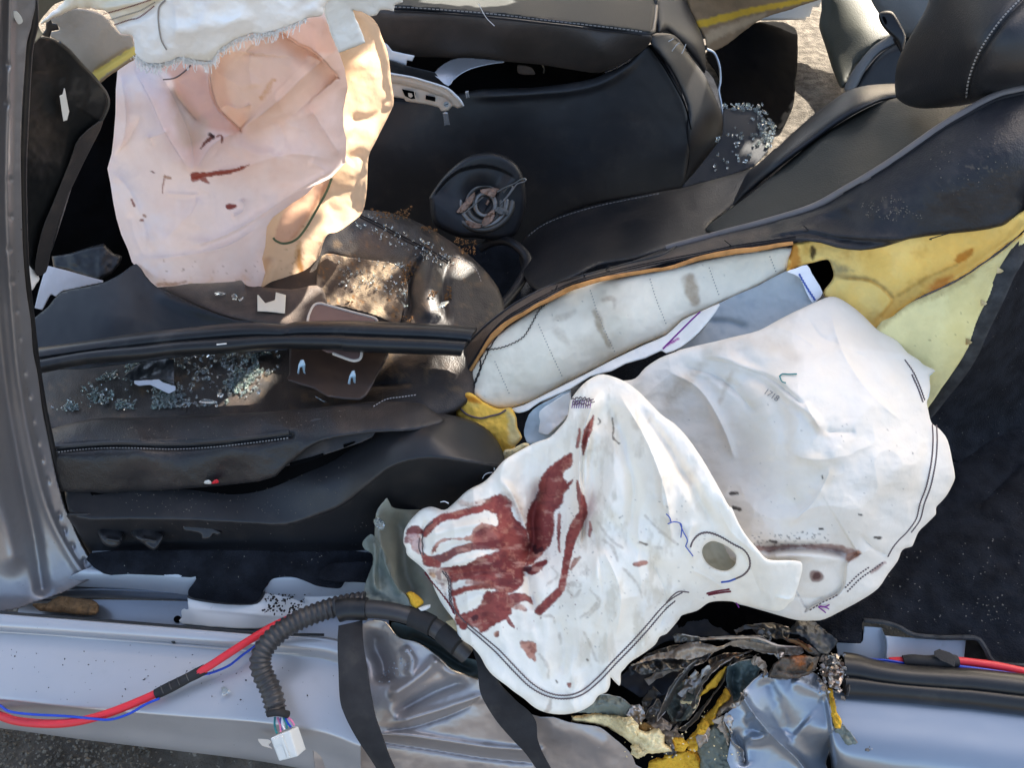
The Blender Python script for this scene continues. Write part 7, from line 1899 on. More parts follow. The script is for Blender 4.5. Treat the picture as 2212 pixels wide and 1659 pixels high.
# ------------------------------------------------------------------ belt straps
sa = loft('belt_strap', [[PZ(731,1352,.474), PZ(758,1346,.480), PZ(783,1340,.474)],[PZ(729,1392,.472), PZ(758,1390,.474), PZ(785,1386,.472)],[PZ(731,1450,.462), PZ(763,1450,.462), PZ(794,1450,.462)],[PZ(734,1510,.450), PZ(770,1510,.450), PZ(803,1508,.450)],
          [PZ(744,1545,.440), PZ(778,1548,.440), PZ(810,1546,.442)],[PZ(768,1592,.425), PZ(800,1590,.427), PZ(824,1588,.430)],[PZ(806,1650,.40), PZ(828,1650,.405), PZ(846,1648,.408)],[PZ(850,1720,.36), PZ(866,1715,.365), PZ(880,1710,.37)]][::-1], 'webbing', None, nu=4, nv=6, thick=.0018)
tag(sa, 'dark grey belt strap hanging from the conduit down over the sill', 'strap', 'belt straps over the sill')
sb = loft('belt_strap', [[PZ(1020,1400,.462), PZ(1040,1400,.462), PZ(1060,1400,.462)],[PZ(1031,1440,.458), PZ(1052,1450,.458), PZ(1075,1470,.456)],[PZ(1036,1490,.452), PZ(1070,1500,.450), PZ(1110,1510,.446)],[PZ(1048,1520,.446), PZ(1090,1530,.444), PZ(1140,1535,.438)],
          [PZ(1075,1562,.434), PZ(1115,1560,.432), PZ(1158,1560,.428)],[PZ(1110,1602,.418), PZ(1140,1600,.418), PZ(1162,1600,.418)],[PZ(1140,1635,.404), PZ(1160,1640,.402), PZ(1178,1640,.402)],[PZ(1190,1710,.37), PZ(1205,1712,.37), PZ(1220,1712,.37)]][::-1], 'webbing', None, nu=4, nv=6, thick=.0018)
tag(sb, 'dark grey belt strap coming from under the white airbag at the torn sill', 'strap', 'belt straps over the sill')

# ------------------------------------------------------------------ torn sill, middle
def zc(pts):
    return [Z(u, v, z) for u, v, z in pts]
cavity, _ = sheet('sill_cavity', [(740,1330),(900,1250),(1010,1180),(1300,1200),(1500,1260),(1800,1290),(1870,1380),(1860,1440),(1800,1700),(1300,1720),(1000,1560)],
      zc(((740,1330,.37),(1010,1180,.38),(1500,1260,.37),(1860,1380,.37),(1800,1700,.28),(1300,1720,.28),(1000,1560,.30))), 'void_black', body, step=8, thick=.01, smooth=2, noise=[(.01,60)])
skin_out = T(8,(150,770),(220,745),(280,752),(320,790),(350,830),(395,862),(480,882),(560,930),(640,990),(700,1050),(780,1082),(870,1112),(1000,1180),(1200,1330),(1330,1345),(1420,1375),(1520,1392),(1620,1410),(1700,1470),(1760,1520),(1810,1570),(1840,1640),(1860,1760),(100,1760),(-150,1600),(-120,1300),(-60,950))
skin_c = zc([(*q, z) for q, z in ((T(8,(150,770))[0],.455),(T(8,(280,752))[0],.452),(T(8,(395,862))[0],.445),(T(8,(640,990))[0],.438),(T(8,(870,1112))[0],.432),(T(8,(1200,1330))[0],.418),(T(8,(1520,1392))[0],.410),(T(8,(1760,1520))[0],.398),(T(8,(1860,1760))[0],.355),
      (T(8,(1200,1660))[0],.335),(T(8,(700,1659))[0],.325),(T(8,(200,1700))[0],.315),(T(8,(-120,1500))[0],.380),(T(8,(-120,1000))[0],.414),(T(8,(300,1200))[0],.414),(T(8,(600,1300))[0],.396),(T(8,(900,1400))[0],.386),(T(8,(250,950))[0],.420),(T(8,(400,1550))[0],.352),(T(8,(800,1520))[0],.36))])
skin, sk_r = sheet('torn_sill_skin', skin_out, skin_c, 'paint_skin_shaded', body, step=2.8, thick=.003, rim=4, smooth=3, noise=[(.003,90),(.0006,20)],
    folds=[('ridge', T(8,(300,1230),(480,1110),(600,1010),(660,960)),.012,12),('ridge', T(8,(330,1330),(600,1190),(860,1090)),-.014,14),('ridge', T(8,(300,1400),(600,1310),(900,1220),(1050,1230)),.008,10),
           ('crease', T(8,(270,1440),(500,1400),(750,1310),(900,1215)),-.006,5,0, False),('ridge', T(8,(200,1440),(500,1470),(900,1530),(1250,1560)),.008,9,0, False),('crease', T(8,(260,1500),(560,1545),(900,1600),(1200,1630)),-.008,6,0, False),
           ('ridge', T(8,(250,800),(230,900),(280,1000),(300,1150)),-.018,18),('ridge', T(8,(400,900),(460,1000),(430,1100)),.008,10),('ridge', T(8,(560,960),(700,1080),(840,1130)),.006,9),
           ('ridge', T(8,(1250,1420),(1500,1450),(1700,1560)),.006,22)])
ed = cr(T(8,(220,747),(280,755),(320,793),(350,833),(395,865),(480,885),(560,933),(640,993),(700,1053),(780,1085),(865,1113)),4)
tube('bright_edge', on(sk_r, ed, .0008),.0010, 'bare_metal', skin, seg=5, n=1)
sc = crumbs('scratches', scatter(sk_r, T(8,(250,1100),(330,980),(480,900),(470,1000),(380,1100),(260,1160)),46,3,.0004), 'paint_pale', skin, (.0006,.0016),3, flatten=.2)
sc['kind'] = 'stuff'
# curled greenish inner sheets
zs1, z1_r = sheet('torn_inner_sheet', T(8,(215,640),(225,300),(230,130),(245,60),(285,10),(305,-10),(330,40),(360,55),(430,62),(520,60),(640,50),(560,300),(640,560),(740,800),(640,760),(520,700),(400,640)), zc([(*q, z) for q, z in ((T(8,(215,640))[0],.452),(T(8,(230,130))[0],.505),(T(8,(305,-10))[0],.532),(T(8,(430,62))[0],.50),(T(8,(600,60))[0],.48),(T(8,(560,300))[0],.465),(T(8,(640,560))[0],.452),(T(8,(740,800))[0],.44),(T(8,(400,640))[0],.445),(T(8,(380,350))[0],.47))]),
    'zinc_pale', body, step=2.6, thick=.003, smooth=2, rim=3, noise=[(.004,60)], folds=[('ridge', T(8,(350,60),(400,250),(420,450),(520,640)),-.022,20),('ridge', T(8,(250,40),(260,250),(300,400)),.010,10)])
sheet('torn_inner_sheet', T(8,(150,275),(170,240),(205,212),(235,240),(260,280),(295,345),(300,390),(320,440),(350,520),(420,590),(440,660),(370,645),(270,640),(170,610),(165,540),(190,460),(215,400),(212,340),(170,310)), zc([(*q, z) for q, z in ((T(8,(150,275))[0],.502),(T(8,(205,212))[0],.512),(T(8,(295,345))[0],.50),(T(8,(440,660))[0],.485),(T(8,(270,640))[0],.478),(T(8,(165,580))[0],.478),(T(8,(240,420))[0],.485))]),
    'zinc_green', body, step=2.2, thick=.003, smooth=2, rim=3, jag=(1.2,4), noise=[(.004,26)], folds=[('ridge', T(8,(205,220),(230,330),(220,460),(240,600)),.012,8),('crease', T(8,(270,300),(310,440),(400,600)),.008,5)])
sheet('sealant_bead', T(8,(218,130),(240,112),(270,122),(292,150),(285,180),(255,188),(232,165)), zc([(*q, .522) for q in T(8,(218,130),(292,150),(255,188))]), 'glass_crumb', body, step=1.6, thick=.006, bulge=.004, rim=6, noise=[(.002,7)])
sheet('torn_inner_sheet', T(8,(330,760),(420,778),(520,820),(640,900),(760,970),(870,1000),(940,1080),(870,1115),(780,1085),(700,1045),(640,985),(560,925),(480,876),(400,858),(350,825)), zc([(*q, z) for q, z in ((T(8,(330,760))[0],.446),(T(8,(640,900))[0],.434),(T(8,(870,1000))[0],.428),(T(8,(780,1085))[0],.416),(T(8,(480,876))[0],.424))]),
    'zinc_dark' if 'zinc_dark' in MATS else 'zinc_green', body, step=2.6, thick=.003, smooth=3, rim=3, folds=[('ridge', T(8,(420,830),(600,920),(760,1020),(880,1060)),-.012,9)])
fy, _ = sheet('foam_chunk', T(8,(420,585),(440,570),(470,575),(520,615),(530,645),(500,665),(480,675),(450,650),(440,615)), zc([(*q, .482) for q in T(8,(420,585),(520,615),(480,675))]), 'foam_raw', None, step=1.8, thick=.01, bulge=.006, rim=8, smooth=2, noise=[(.002,8)])
tag(fy, 'small yellow foam chunk sitting on the taped conduit beside the airbag', 'foam')
chp, _ = sheet('plastic_chip', T(8,(495,672),(540,655),(572,648),(572,668),(545,685),(515,692)), zc([(*q, .486) for q in T(8,(495,672),(572,648),(515,692))]), 'white_plastic', None, step=1.5, thick=.004, bulge=.0015, rim=3, smooth=0)
tag(chp, 'white plastic chip beside the small yellow foam chunk', 'plastic scrap')
chp, _ = sheet('plastic_chip', T(8,(665,755),(720,738),(745,780),(735,840),(700,800)), zc([(*q, .47) for q in T(8,(665,755),(745,780),(700,800))]), 'foam_cream', None, step=1.8, thick=.004, rim=3, smooth=0)
tag(chp, 'cream plastic corner poking out under the airbag tail', 'plastic scrap')
# glass chip and debris on the sill
o_, _ = sheet('glass_shard', T(7,(1366,1165),(1385,1155),(1405,1165),(1424,1190),(1400,1212),(1370,1215),(1372,1190)), zc([(*q, .4225) for q in T(7,(1366,1165),(1424,1190),(1370,1215))]), 'glass_crumb', None, step=1.5, thick=.005, bulge=.003, rim=4, smooth=0)
tag(o_, 'single clear glass shard lying on the grey front sill', 'glass shard')
o_, _ = sheet('rubber_crumb', T(7,(1056,862),(1068,852),(1082,862),(1084,885),(1070,892),(1058,882)), zc([(*q, .428) for q in T(7,(1056,862),(1082,862),(1070,892))]), 'rubber', None, step=1.3, thick=.004, bulge=.003, rim=4)
tag(o_, 'small black rubber crumb on the sill flange', 'rubber')
rg = np.random.default_rng(17)
pts_ = []
for k in range(60):
    u = rg.uniform(20,720); v = rg.uniform(1385,1380 + 110 + u * .06)
    pts_.append(PZ(u, v, .4195))
de = crumbs('grit_specks', pts_, 'dirt_crumb', sill, (.0004,.0011),17, flatten=.4)
de['kind'] = 'stuff'

# ------------------------------------------------------------------ torn B-pillar foot
def torn(name, tile, pts, zs, m_, step=2.0, thick=.0025, jag=(2.4,3.4), noise=((.004,22),(.002,8)), folds=(), bulge=0.0, rim=2.5, smooth=1, parent=None, label=None, seed=None, edge=None):
    q = T(tile, *pts)
    n_ = len(q)
    seed = seed or int(q[0][0] * 7 + q[0][1]) % 97
    zs = [zs] * n_ if np.isscalar(zs) else zs
    zv = np.interp(np.linspace(0,1, n_), np.linspace(0,1, len(zs)), zs)
    r = sheet(name, q, zc([(u, v, z) for (u, v), z in zip(q, zv)]), m_, parent if parent is not None else body, step=step, thick=thick, bulge=bulge, rim=rim, smooth=smooth, jag=jag, noise=list(noise), folds=list(folds), label=label, seed=seed)
    if edge or (edge is None and m_ in ('zinc_green', 'zinc_dark', 'torn_tan', 'dark_metal')):
        E = r[1].P[::2]
        k = len(E)
        E = E[int(k * .05):int(k * .62)]
        tube('bright_edge', W(E[:, 0], E[:, 1], r[1].t(E[:, 0], E[:, 1], np.zeros(len(E)))),.0006, 'bare_metal', r[0], seg=4, n=1)
    return r
def shred(name, path, w, z, m_, twist=0.0, seed=1):
    """narrow torn sliver of sheet metal: jagged, twisted ribbon along a path"""
    P = cr(path, 5)
    k = len(P)
    rg = np.random.default_rng(seed)
    zz = np.interp(np.linspace(0,1, k), np.linspace(0,1, len(z)), z)
    X = np.array([PZ(u, v, q) for (u, v), q in zip(P, zz)])
    tan = np.gradient(X, axis=0); tan /= np.linalg.norm(tan, axis=1)[:, None]
    rows = [[],[],[]]
    for i in range(k):
        s_ = np.cross(tan[i],(0,-.6,.8)); s_ /= np.linalg.norm(s_)
        up_ = np.cross(s_, tan[i])
        an = twist * i / k + rg.normal() * .25
        d = (math.cos(an) * s_ + math.sin(an) * up_) * w * (1 - .75 * (i / k) ** 2) * rg.uniform(.55,1.15)
        rows[0].append(X[i] - d); rows[1].append(X[i] + up_ * w * .25 * rg.normal()); rows[2].append(X[i] + d)
    return loft(name, rows, m_, body, nu=1, nv=3, thick=.0014, sharp=30)
fA = lambda *p: T('A', *p)
torn('torn_strip', 'A', ((420,432),(520,375),(620,335),(740,318),(800,288),(870,246),(960,236),(1050,262),(1130,285),(1240,230),(1330,212),(1420,226),(1500,248),(1600,272),(1700,285),(1780,272),(1802,318),(1770,348),(1600,337),(1480,330),(1400,295),(1320,295),(1230,262),(1140,302),(1000,352),(900,382),(750,372),(620,377),(500,412)),
     [.458,.462,.468,.470,.466,.464,.458,.462,.46], 'torn_tan' if 'torn_tan' in MATS else 'bare_metal', folds=[('ridge', fA((1250,245),(1450,300),(1700,320)),-.006,6),('ridge', fA((760,350),(900,290),(1100,300)),.006,8)])
torn('torn_strip', 'A', ((768,190),(800,168),(900,190),(1000,206),(1200,196),(1400,190),(1480,200),(1545,240),(1620,268),(1500,256),(1300,222),(1100,224),(980,238),(850,238),(785,242)),[.468,.474,.476,.474,.468,.464], 'dark_metal')
tube('bright_edge', [PZ(u, v, z) for u, v, z in T('A', (980,215,.476),(1200,205,.478),(1400,202,.478),(1490,225,.477),(1600,268,.474),(1760,282,.470),(1790,300,.468))],.0013, 'bare_metal', body, seg=6)
torn('torn_blade', 'A', ((1000,352),(900,420),(820,500),(740,602),(692,720),(652,820),(636,886),(700,802),(752,722),(800,610),(860,520),(935,430)),[.446,.440,.425,.41,.41,.425,.438], 'dark_metal', folds=[('ridge', fA((930,420),(800,560),(700,760)),.006,6)])
torn('torn_blade', 'A', ((545,850),(560,800),(620,730),(648,682),(668,720),(672,760),(650,830),(640,885),(580,880)),[.40,.41,.415,.41,.40], 'dark_metal')
torn('torn_blade', 'A', ((1490,318),(1400,312),(1260,362),(1150,425),(1060,510),(990,610),(955,680),(945,740),(918,778),(905,740),(940,690),(930,640),(985,560),(1060,460),(1150,388),(1260,338),(1380,306)),[.456,.45,.44,.43,.42,.43,.45], 'bare_metal', folds=[('ridge', fA((1400,310),(1150,400),(980,600)),.006,5)])
torn('foam_filler', 'A', ((1205,425),(1140,470),(1070,545),(1010,620),(975,672),(1020,650),(1065,615),(1112,598),(1150,540),(1185,470)),[.444,.434,.426,.432], 'foam_raw', bulge=.004, rim=6)
torn('torn_blade', 'A', ((1480,330),(1350,360),(1230,400),(1190,480),(1170,560),(1100,650),(1020,760),(960,860),(860,950),(800,940),(900,880),(980,780),(1060,680),(1130,590),(1165,480),(1210,400),(1330,345)),[.448,.436,.42,.40,.39,.41,.43], 'dark_metal')
torn('torn_plate', 'A', ((1200,432),(1290,395),(1380,378),(1430,380),(1475,430),(1440,500),(1390,560),(1330,640),(1295,720),(1250,752),(1240,662),(1195,592),(1190,500)),[.445,.452,.45,.43,.425,.43,.44], 'zinc_dark' if 'zinc_dark' in MATS else 'zinc_green', folds=[('ridge', fA((1260,420),(1240,560),(1270,700)),-.012,9)])
torn('torn_plate', 'A', ((1180,592),(1215,612),(1240,665),(1245,750),(1180,780),(1140,820),(1110,840),(1130,770),(1200,700),(1215,660)),[.432,.43,.42,.422], 'torn_tan' if 'torn_tan' in MATS else 'bare_metal')
torn('foam_filler', 'A', ((1190,600),(1230,662),(1210,702),(1135,762),(1112,832),(1092,902),(1030,912),(1110,972),(1062,1012),(1000,962),(972,1062),(962,1112),(882,1102),(872,1022),(962,922),(1000,842),(1082,762),(1132,682)),[.43,.428,.42,.405,.40,.395,.40,.415], 'foam_raw', bulge=.008, rim=8)
torn('foam_filler', 'A', ((-40,830),(150,806),(340,825),(470,892),(500,940),(560,950),(650,926),(700,980),(700,1050),(752,1072),(760,1112),(560,1132),(482,1172),(430,1132),(440,1052),(350,982),(250,922),(100,882),(-40,872)),[.408,.410,.412,.412,.402,.392,.396,.404], 'foam_cream', bulge=.014, rim=10)
torn('foam_filler', 'A', ((540,960),(600,935),(650,926),(700,985),(690,1040),(740,1070),(740,1100),(620,1095),(540,1070),(550,1010)),[.408,.408,.40,.40], 'foam_cream', bulge=.008, rim=8)
torn('foam_filler', 'A', ((480,900),(540,880),(590,900),(640,930),(560,960),(540,1060),(480,1080),(470,1000),(500,950)),[.404,.404,.396,.398], 'foam_brown' if 'foam_brown' in MATS else 'brown_lump', bulge=.006, rim=8)
torn('torn_plate', 'A', ((-40,800),(60,742),(160,656),(260,662),(360,682),(430,742),(530,760),(545,832),(500,884),(400,842),(200,808)),[.428,.432,.43,.42,.41,.408,.415], 'zinc_green', folds=[('ridge', fA((50,770),(250,740),(420,800)),.008,16)])
torn('torn_plate', 'A', ((400,820),(440,742),(500,738),(545,800),(545,850),(500,890),(450,880)),[.418,.42,.41,.41], 'bare_metal')
torn('foam_filler', 'A', ((580,1190),(640,1160),(680,1165),(700,1140),(780,1120),(872,1100),(962,1112),(985,1180),(1000,1300),(560,1300)),[.385,.388,.39,.37,.365], 'foam_raw', bulge=.008, rim=10)
torn('torn_plate', 'A', ((960,1020),(1000,960),(1090,880),(1140,850),(1200,900),(1230,1000),(1240,1120),(1250,1300),(980,1300),(985,1180),(960,1110)),[.41,.418,.42,.41,.38,.37,.39], 'zinc_green', bulge=.006, rim=12, folds=[('crease', fA((1080,900),(1100,1000),(1180,1080)),.006,6)])
torn('torn_plate', 'A', ((950,1000),(990,950),(1030,980),(1040,1030),(1000,1060),(975,1100)),[.42,.424,.418,.414], 'torn_tan' if 'torn_tan' in MATS else 'bare_metal')
torn('torn_plate', 'A', ((1090,880),(1120,830),(1170,860),(1190,940),(1240,1030),(1330,1100),(1340,1200),(1260,1240),(1220,1080),(1180,960),(1120,930)),[.426,.43,.42,.395,.39,.41], 'bare_metal')
torn('torn_plate', 'A', ((690,960),(760,950),(800,900),(805,960),(850,990),(860,1080),(800,1100),(720,1060)),[.40,.404,.398,.392], 'torn_tan' if 'torn_tan' in MATS else 'bare_metal')
jp, jp_r = torn('crumpled_panel', 'A', ((1178,832),(1250,762),(1335,692),(1318,642),(1392,562),(1510,466),(1550,530),(1700,532),(1880,480),(1960,560),(1990,600),(2025,800),(2060,945),(2040,1020),(2030,1060),(1975,1200),(1955,1330),(1250,1330),(1230,1000),(1190,900)),
     [.434,.44,.445,.45,.452,.445,.435,.425,.41,.365,.36,.41,.43], 'paint_blue', step=2.2, jag=(1.2,4), smooth=2, noise=((.0010,70),(.0003,20)), edge=True,
     folds=[('crease', fA((1330,690),(1400,800),(1530,965),(1620,1050),(1760,1180),(1840,1300)),.014,9,0, False),('ridge', fA((1480,500),(1560,700),(1640,900),(1600,1010)),-.010,26),('ridge', fA((1700,540),(1850,600),(2000,680)),.006,14),
            ('ridge', fA((1330,900),(1420,850),(1530,960),(1440,1010),(1320,1000)),.010,12),('crease', fA((1230,940),(1310,1080),(1340,1240)),-.012,8),('ridge', fA((1780,880),(1900,980),(2030,1040)),.007,30),('ridge', fA((1960,560),(2010,760),(2040,940)),.007,7,0, False)])
torn('torn_box', 'A', ((1512,520),(1560,420),(1640,356),(1790,340),(1930,360),(1910,440),(1850,500),(1750,532),(1600,538)),[.455,.468,.472,.464,.455,.452], 'rust_metal', bulge=.006, rim=8, folds=[('crease', fA((1560,430),(1700,480),(1850,470)),-.005,6)])
torn('rust_flake', 'A', ((1828,470),(1850,420),(1876,390),(1885,420),(1860,470),(1838,480)),.472, 'rust_crumb')
torn('torn_strip', 'A', ((1640,220),(1680,205),(1760,218),(1850,262),(1935,330),(1900,350),(1850,330),(1780,272),(1700,245)),[.478,.476,.468,.470], 'rust_metal')
torn('rust_flake', 'A', ((1665,212),(1750,225),(1830,270),(1885,322),(1850,318),(1780,262),(1700,238)),[.482,.480,.474,.478], 'rust_crumb')
torn('rubber_boot', 'A', ((1580,200),(1600,140),(1640,170),(1760,180),(1830,220),(1930,330),(2000,340),(2060,270),(2080,230),(1900,80),(1760,60),(1700,130)),[.47,.478,.48,.465,.46,.47,.475], 'rubber', step=3, folds=[('crease', fA((1760,180),(1740,130),(1790,90)),.006,5)])
torn('torn_plate', 'A', ((1980,400),(2010,370),(2090,400),(2130,480),(2110,560),(2080,620),(2020,600),(1995,540),(2010,470)),[.452,.456,.448,.44], 'bare_metal')
torn('torn_plate', 'A', ((1960,360),(2010,340),(2060,360),(2080,400),(2010,430),(1960,420)),[.458,.46,.455], 'dark_metal')
torn('sealant_strip', 9,((1000,1165),(1030,1178),(1040,1240),(1055,1310),(1088,1378),(1078,1420),(1040,1412),(1012,1320),(996,1240)),[.434,.436,.43,.428], 'foam_raw', bulge=.005, rim=6)
torn('torn_plate', 9,((1045,1425),(1092,1392),(1140,1440),(1180,1500),(1195,1560),(1160,1640),(1150,1740),(1080,1740),(1090,1590),(1045,1490)),[.422,.426,.415,.37,.365,.41], 'zinc_green', folds=[('ridge', T(9,(1080,1440),(1130,1540),(1120,1700)),.006,10)])
torn('torn_plate', 9,((1150,1640),(1200,1560),(1240,1550),(1300,1600),(1440,1700),(1440,1760),(1120,1760)),[.385,.40,.395,.36,.35], 'torn_tan' if 'torn_tan' in MATS else 'bare_metal')
torn('torn_plate', 9,((1190,1500),(1240,1510),(1285,1530),(1250,1560),(1200,1555)),[.418,.418,.414], 'dark_metal')
torn('rubber_end', 9,((1088,1040),(1135,1080),(1138,1180),(1125,1216),(1100,1210),(1085,1130)),[.448,.446,.44], 'rubber', bulge=.003, rim=4)

# slivers, dark inner plates and crumbs that fill the tear
for k_, (pth, w_, z_, m_, tw) in enumerate((
    (fA((560,560),(700,470),(860,420),(1000,390)),.006,[.40,.42,.43], 'torn_tan', .6),(fA((420,470),(560,430),(700,420)),.005,[.43,.43,.42], 'navy_dark', .3),(fA((900,640),(980,520),(1080,430),(1240,370)),.004,[.40,.42,.44], 'bare_metal', .9),
    (fA((820,690),(900,560),(960,470)),.005,[.39,.41,.42], 'bare_metal', .5),(fA((640,620),(560,700),(540,800)),.006,[.40,.39,.38], 'dark_metal', .4),(fA((860,720),(830,800),(760,880),(700,900)),.005,[.39,.385,.38], 'dark_metal', .8),
    (fA((1400,380),(1450,400),(1500,460),(1480,520)),.005,[.456,.458,.45], 'torn_tan', 1.2),(fA((1440,180),(1500,150),(1540,190),(1530,230)),.003,[.47,.475,.47], 'dark_metal', .5),(fA((1260,160),(1350,120),(1450,130),(1520,190)),.003,[.455,.46,.465], 'dark_metal', .4),
    (fA((1590,360),(1620,340),(1640,360),(1620,390)),.004,[.465,.468,.46], 'bare_metal', 1.5),(fA((1950,440),(1980,480),(1960,540),(1990,600)),.005,[.45,.448,.44], 'bare_metal', 1.4),(fA((2000,380),(2040,430),(2020,500),(2060,580)),.006,[.455,.452,.445], 'dark_metal', 1.8),
    (fA((2090,400),(2110,470),(2080,540)),.005,[.452,.45,.445], 'rust_metal', 1.2),(fA((1920,340),(1960,370),(2000,360)),.005,[.46,.462,.46], 'rust_metal', .9),(fA((1180,820),(1220,880),(1230,960)),.005,[.435,.43,.42], 'bare_metal', 1.1),
    (fA((1120,840),(1150,900),(1190,980),(1200,1060)),.006,[.43,.42,.41], 'torn_tan', 1.3),(fA((730,1050),(800,1060),(860,1085)),.004,[.405,.405,.40], 'bare_metal', 1.0),(fA((700,1100),(780,1120),(760,1160)),.004,[.40,.40,.395], 'dark_metal', 1.0),
    (fA((1000,900),(1040,960),(1030,1040)),.006,[.425,.42,.41], 'torn_tan', .8),(fA((940,770),(930,730),(900,720),(830,715)),.0025,[.415,.416,.41], 'foam_cream', .5),(fA((1330,650),(1310,700),(1270,740)),.004,[.448,.446,.44], 'bare_metal', .8),(fA((1290,730),(1220,760),(1150,800)),.004,[.44,.436,.43], 'bare_metal', 1.0))):
    shred('torn_sliver', pth, w_, z_, m_, tw, k_ + 3)
for nm_, q_, z_, m_ in (('inner_plate', ((430,440),(620,420),(820,440),(900,520),(780,640),(640,680),(500,680),(380,600),(300,560)),.385, 'navy_dark'),('inner_plate', ((560,700),(700,640),(860,560),(960,640),(900,780),(800,940),(680,900),(560,860)),.37, 'navy_dark'),('inner_plate', ((640,60),(1000,40),(1400,40),(1600,100),(1560,200),(1200,190),(900,200),(700,240),(560,320)),.41, 'navy_dark')):
    torn(nm_, 'A', q_, z_, m_, step=4, jag=(1.2,6), noise=((.006,70),(.001,20)), edge=False)
for q_, z_, m_ in ((((560,330),(760,270),(930,250),(1100,310),(1020,400),(860,450),(700,470),(520,500),(440,450)),.432, 'dark_metal'),(((760,600),(900,520),(1010,600),(960,760),(880,860),(760,880),(700,760)),.385, 'zinc_green'),(((1040,380),(1180,330),(1330,330),(1300,390),(1180,420),(1080,480)),.436, 'rust_metal'),(((1380,100),(1560,90),(1700,130),(1680,220),(1560,210),(1440,190)),.455, 'dark_metal'),(((560,880),(680,840),(760,900),(740,980),(640,960)),.398, 'torn_tan')):
    torn('torn_plate', 'A', q_, z_, m_, jag=(2.0,4), noise=((.012,34,(1,1),5,1),(.003,10)), edge=True)
for q_, z_, m_ in ((((330,840),(430,830),(500,900),(480,990),(400,960)),.418, 'foam_cream'),(((760,1000),(850,1000),(900,1060),(860,1110),(780,1110)),.41, 'foam_raw'),(((430,1060),(520,1040),(580,1090),(540,1150),(460,1150)),.405, 'foam_cream'),(((960,900),(1020,850),(1060,900),(1010,980),(950,970)),.425, 'foam_raw')):
    torn('foam_filler', 'A', q_, z_, m_, bulge=.010, rim=8, noise=((.006,10),(.003,4)), edge=False)
rgx = np.random.default_rng(9)
dbr = crumbs('torn_crumbs', [PZ(*T('A', (rgx.uniform(380,1300), rgx.uniform(780,1180)))[0], rgx.uniform(.40,.43)) for _ in range(90)], 'foam_cream', body, (.0003,.0012),8)
dbr['kind'] = 'stuff'
dbr = crumbs('metal_crumbs', [PZ(*T('A', (rgx.normal(2020,60), rgx.normal(480,80)))[0], rgx.uniform(.445,.462)) for _ in range(90)], 'bare_metal', body, (.0006,.0030),9)
dbr['kind'] = 'stuff'

# ------------------------------------------------------------------ rear sill and carpets, right side
rs_rows = []
uR = [1795,1815,1900,2000,2100,2212,2700]
def rrow(vs, zs):
    return [PZ(u, v, z) for u, v, z in zip(uR, vs, zs if not np.isscalar(zs) else [zs] * 7)]
rs_rows.append(rrow([1490,1497,1505,1512,1520,1530,1580],.424))
rs_rows.append(rrow([1500,1505,1513,1520,1529,1540,1590],.4235))
rs_rows.append(rrow([1540,1545,1555,1566,1578,1592,1650],.421))
rs_rows.append(rrow([1580,1600,1615,1625,1636,1648,1704],.416))
rs_rows.append(rrow([1600,1640,1660,1672,1684,1698,1756],.400))
rs_rows.append(rrow([1630,1690,1720,1735,1750,1765,1826],.35))
loft('rear_sill_panel', rs_rows, 'paint_blue', body, nu=6, nv=6, thick=.0018, sharp=60, noise=(.0012,14,3))
rows = []
tp_ = T(9,(1095,960),(1180,972),(1300,1008),(1500,1040),(1800,1055),(2050,1075),(3400,1235))
bt_ = T(9,(1110,1218),(1200,1222),(1330,1230),(1500,1242),(1800,1272),(2050,1300),(3400,1468))
for f, z in ((0,.436),(.03,.448),(.22,.452),(.42,.449),(.5,.442),(.54,.440),(.62,.446),(.85,.441),(.97,.432),(1.0,.424)):
    rows.append([PZ(a[0] * (1 - f) + b[0] * f, a[1] * (1 - f) + b[1] * f, z) for a, b in zip(tp_, bt_)])
rst = loft('sill_seal', rows, 'rubber', body, nu=5, nv=4, thick=.003, sharp=60)
sheet('rear_inner_sill', T(9,(1050,885),(1200,892),(1216,870),(1222,785),(1330,792),(1352,842),(1600,862),(1852,872),(1842,975),(1840,1060),(1500,1050),(1300,1015),(1180,980),(1060,960)),
      zc([(*q, z) for q, z in ((T(9,(1050,885))[0],.432),(T(9,(1222,785))[0],.44),(T(9,(1330,792))[0],.44),(T(9,(1352,842))[0],.432),(T(9,(1852,872))[0],.428),(T(9,(1842,1060))[0],.415),(T(9,(1300,1015))[0],.415),(T(9,(1060,960))[0],.42))]), 'paint_pale', body, step=2.6, thick=.003, rim=3, smooth=0,
      folds=[('cliff', T(9,(1352,990),(1356,900),(1345,842),(1330,790)),.010,3,50, False)])
sheet('wall_gap', T(9,(1840,860),(1960,870),(2010,960),(2100,1010),(2100,1075),(1840,1050)), zc([(*q, .41) for q in T(9,(1840,860),(2100,1010),(1840,1050))]), 'felt_edge', body, step=4, thick=.003, smooth=0)
rcp_out = T(6,(1700,1180),(1900,900),(2300,700),(2500,700)) + T(9,(2500,1040),(2212,1022),(2070,1012),(2010,985),(1965,905),(1905,850),(1700,848),(1560,836),(1500,818),(1430,778),(1330,752),(1222,742),(1212,800),(1208,872),(1190,892),(1060,882),(1040,920),(960,960),(850,880),(700,800),(560,700),(700,500),(1300,100),(1500,-200))
rcp_c = zc([(*q, z) for q, z in ((T(9,(2400,1030))[0],.438),(T(9,(2010,985))[0],.437),(T(9,(1700,848))[0],.440),(T(9,(1222,742))[0],.445),(T(9,(1060,882))[0],.438),(T(9,(850,880))[0],.42),(T(9,(600,720))[0],.41),(T(9,(1300,400))[0],.44),(T(9,(1800,500))[0],.455),(T(9,(2400,500))[0],.46),(T(9,(1500,-100))[0],.44),(T(6,(2000,900))[0],.44),(T(6,(2450,750))[0],.44))])
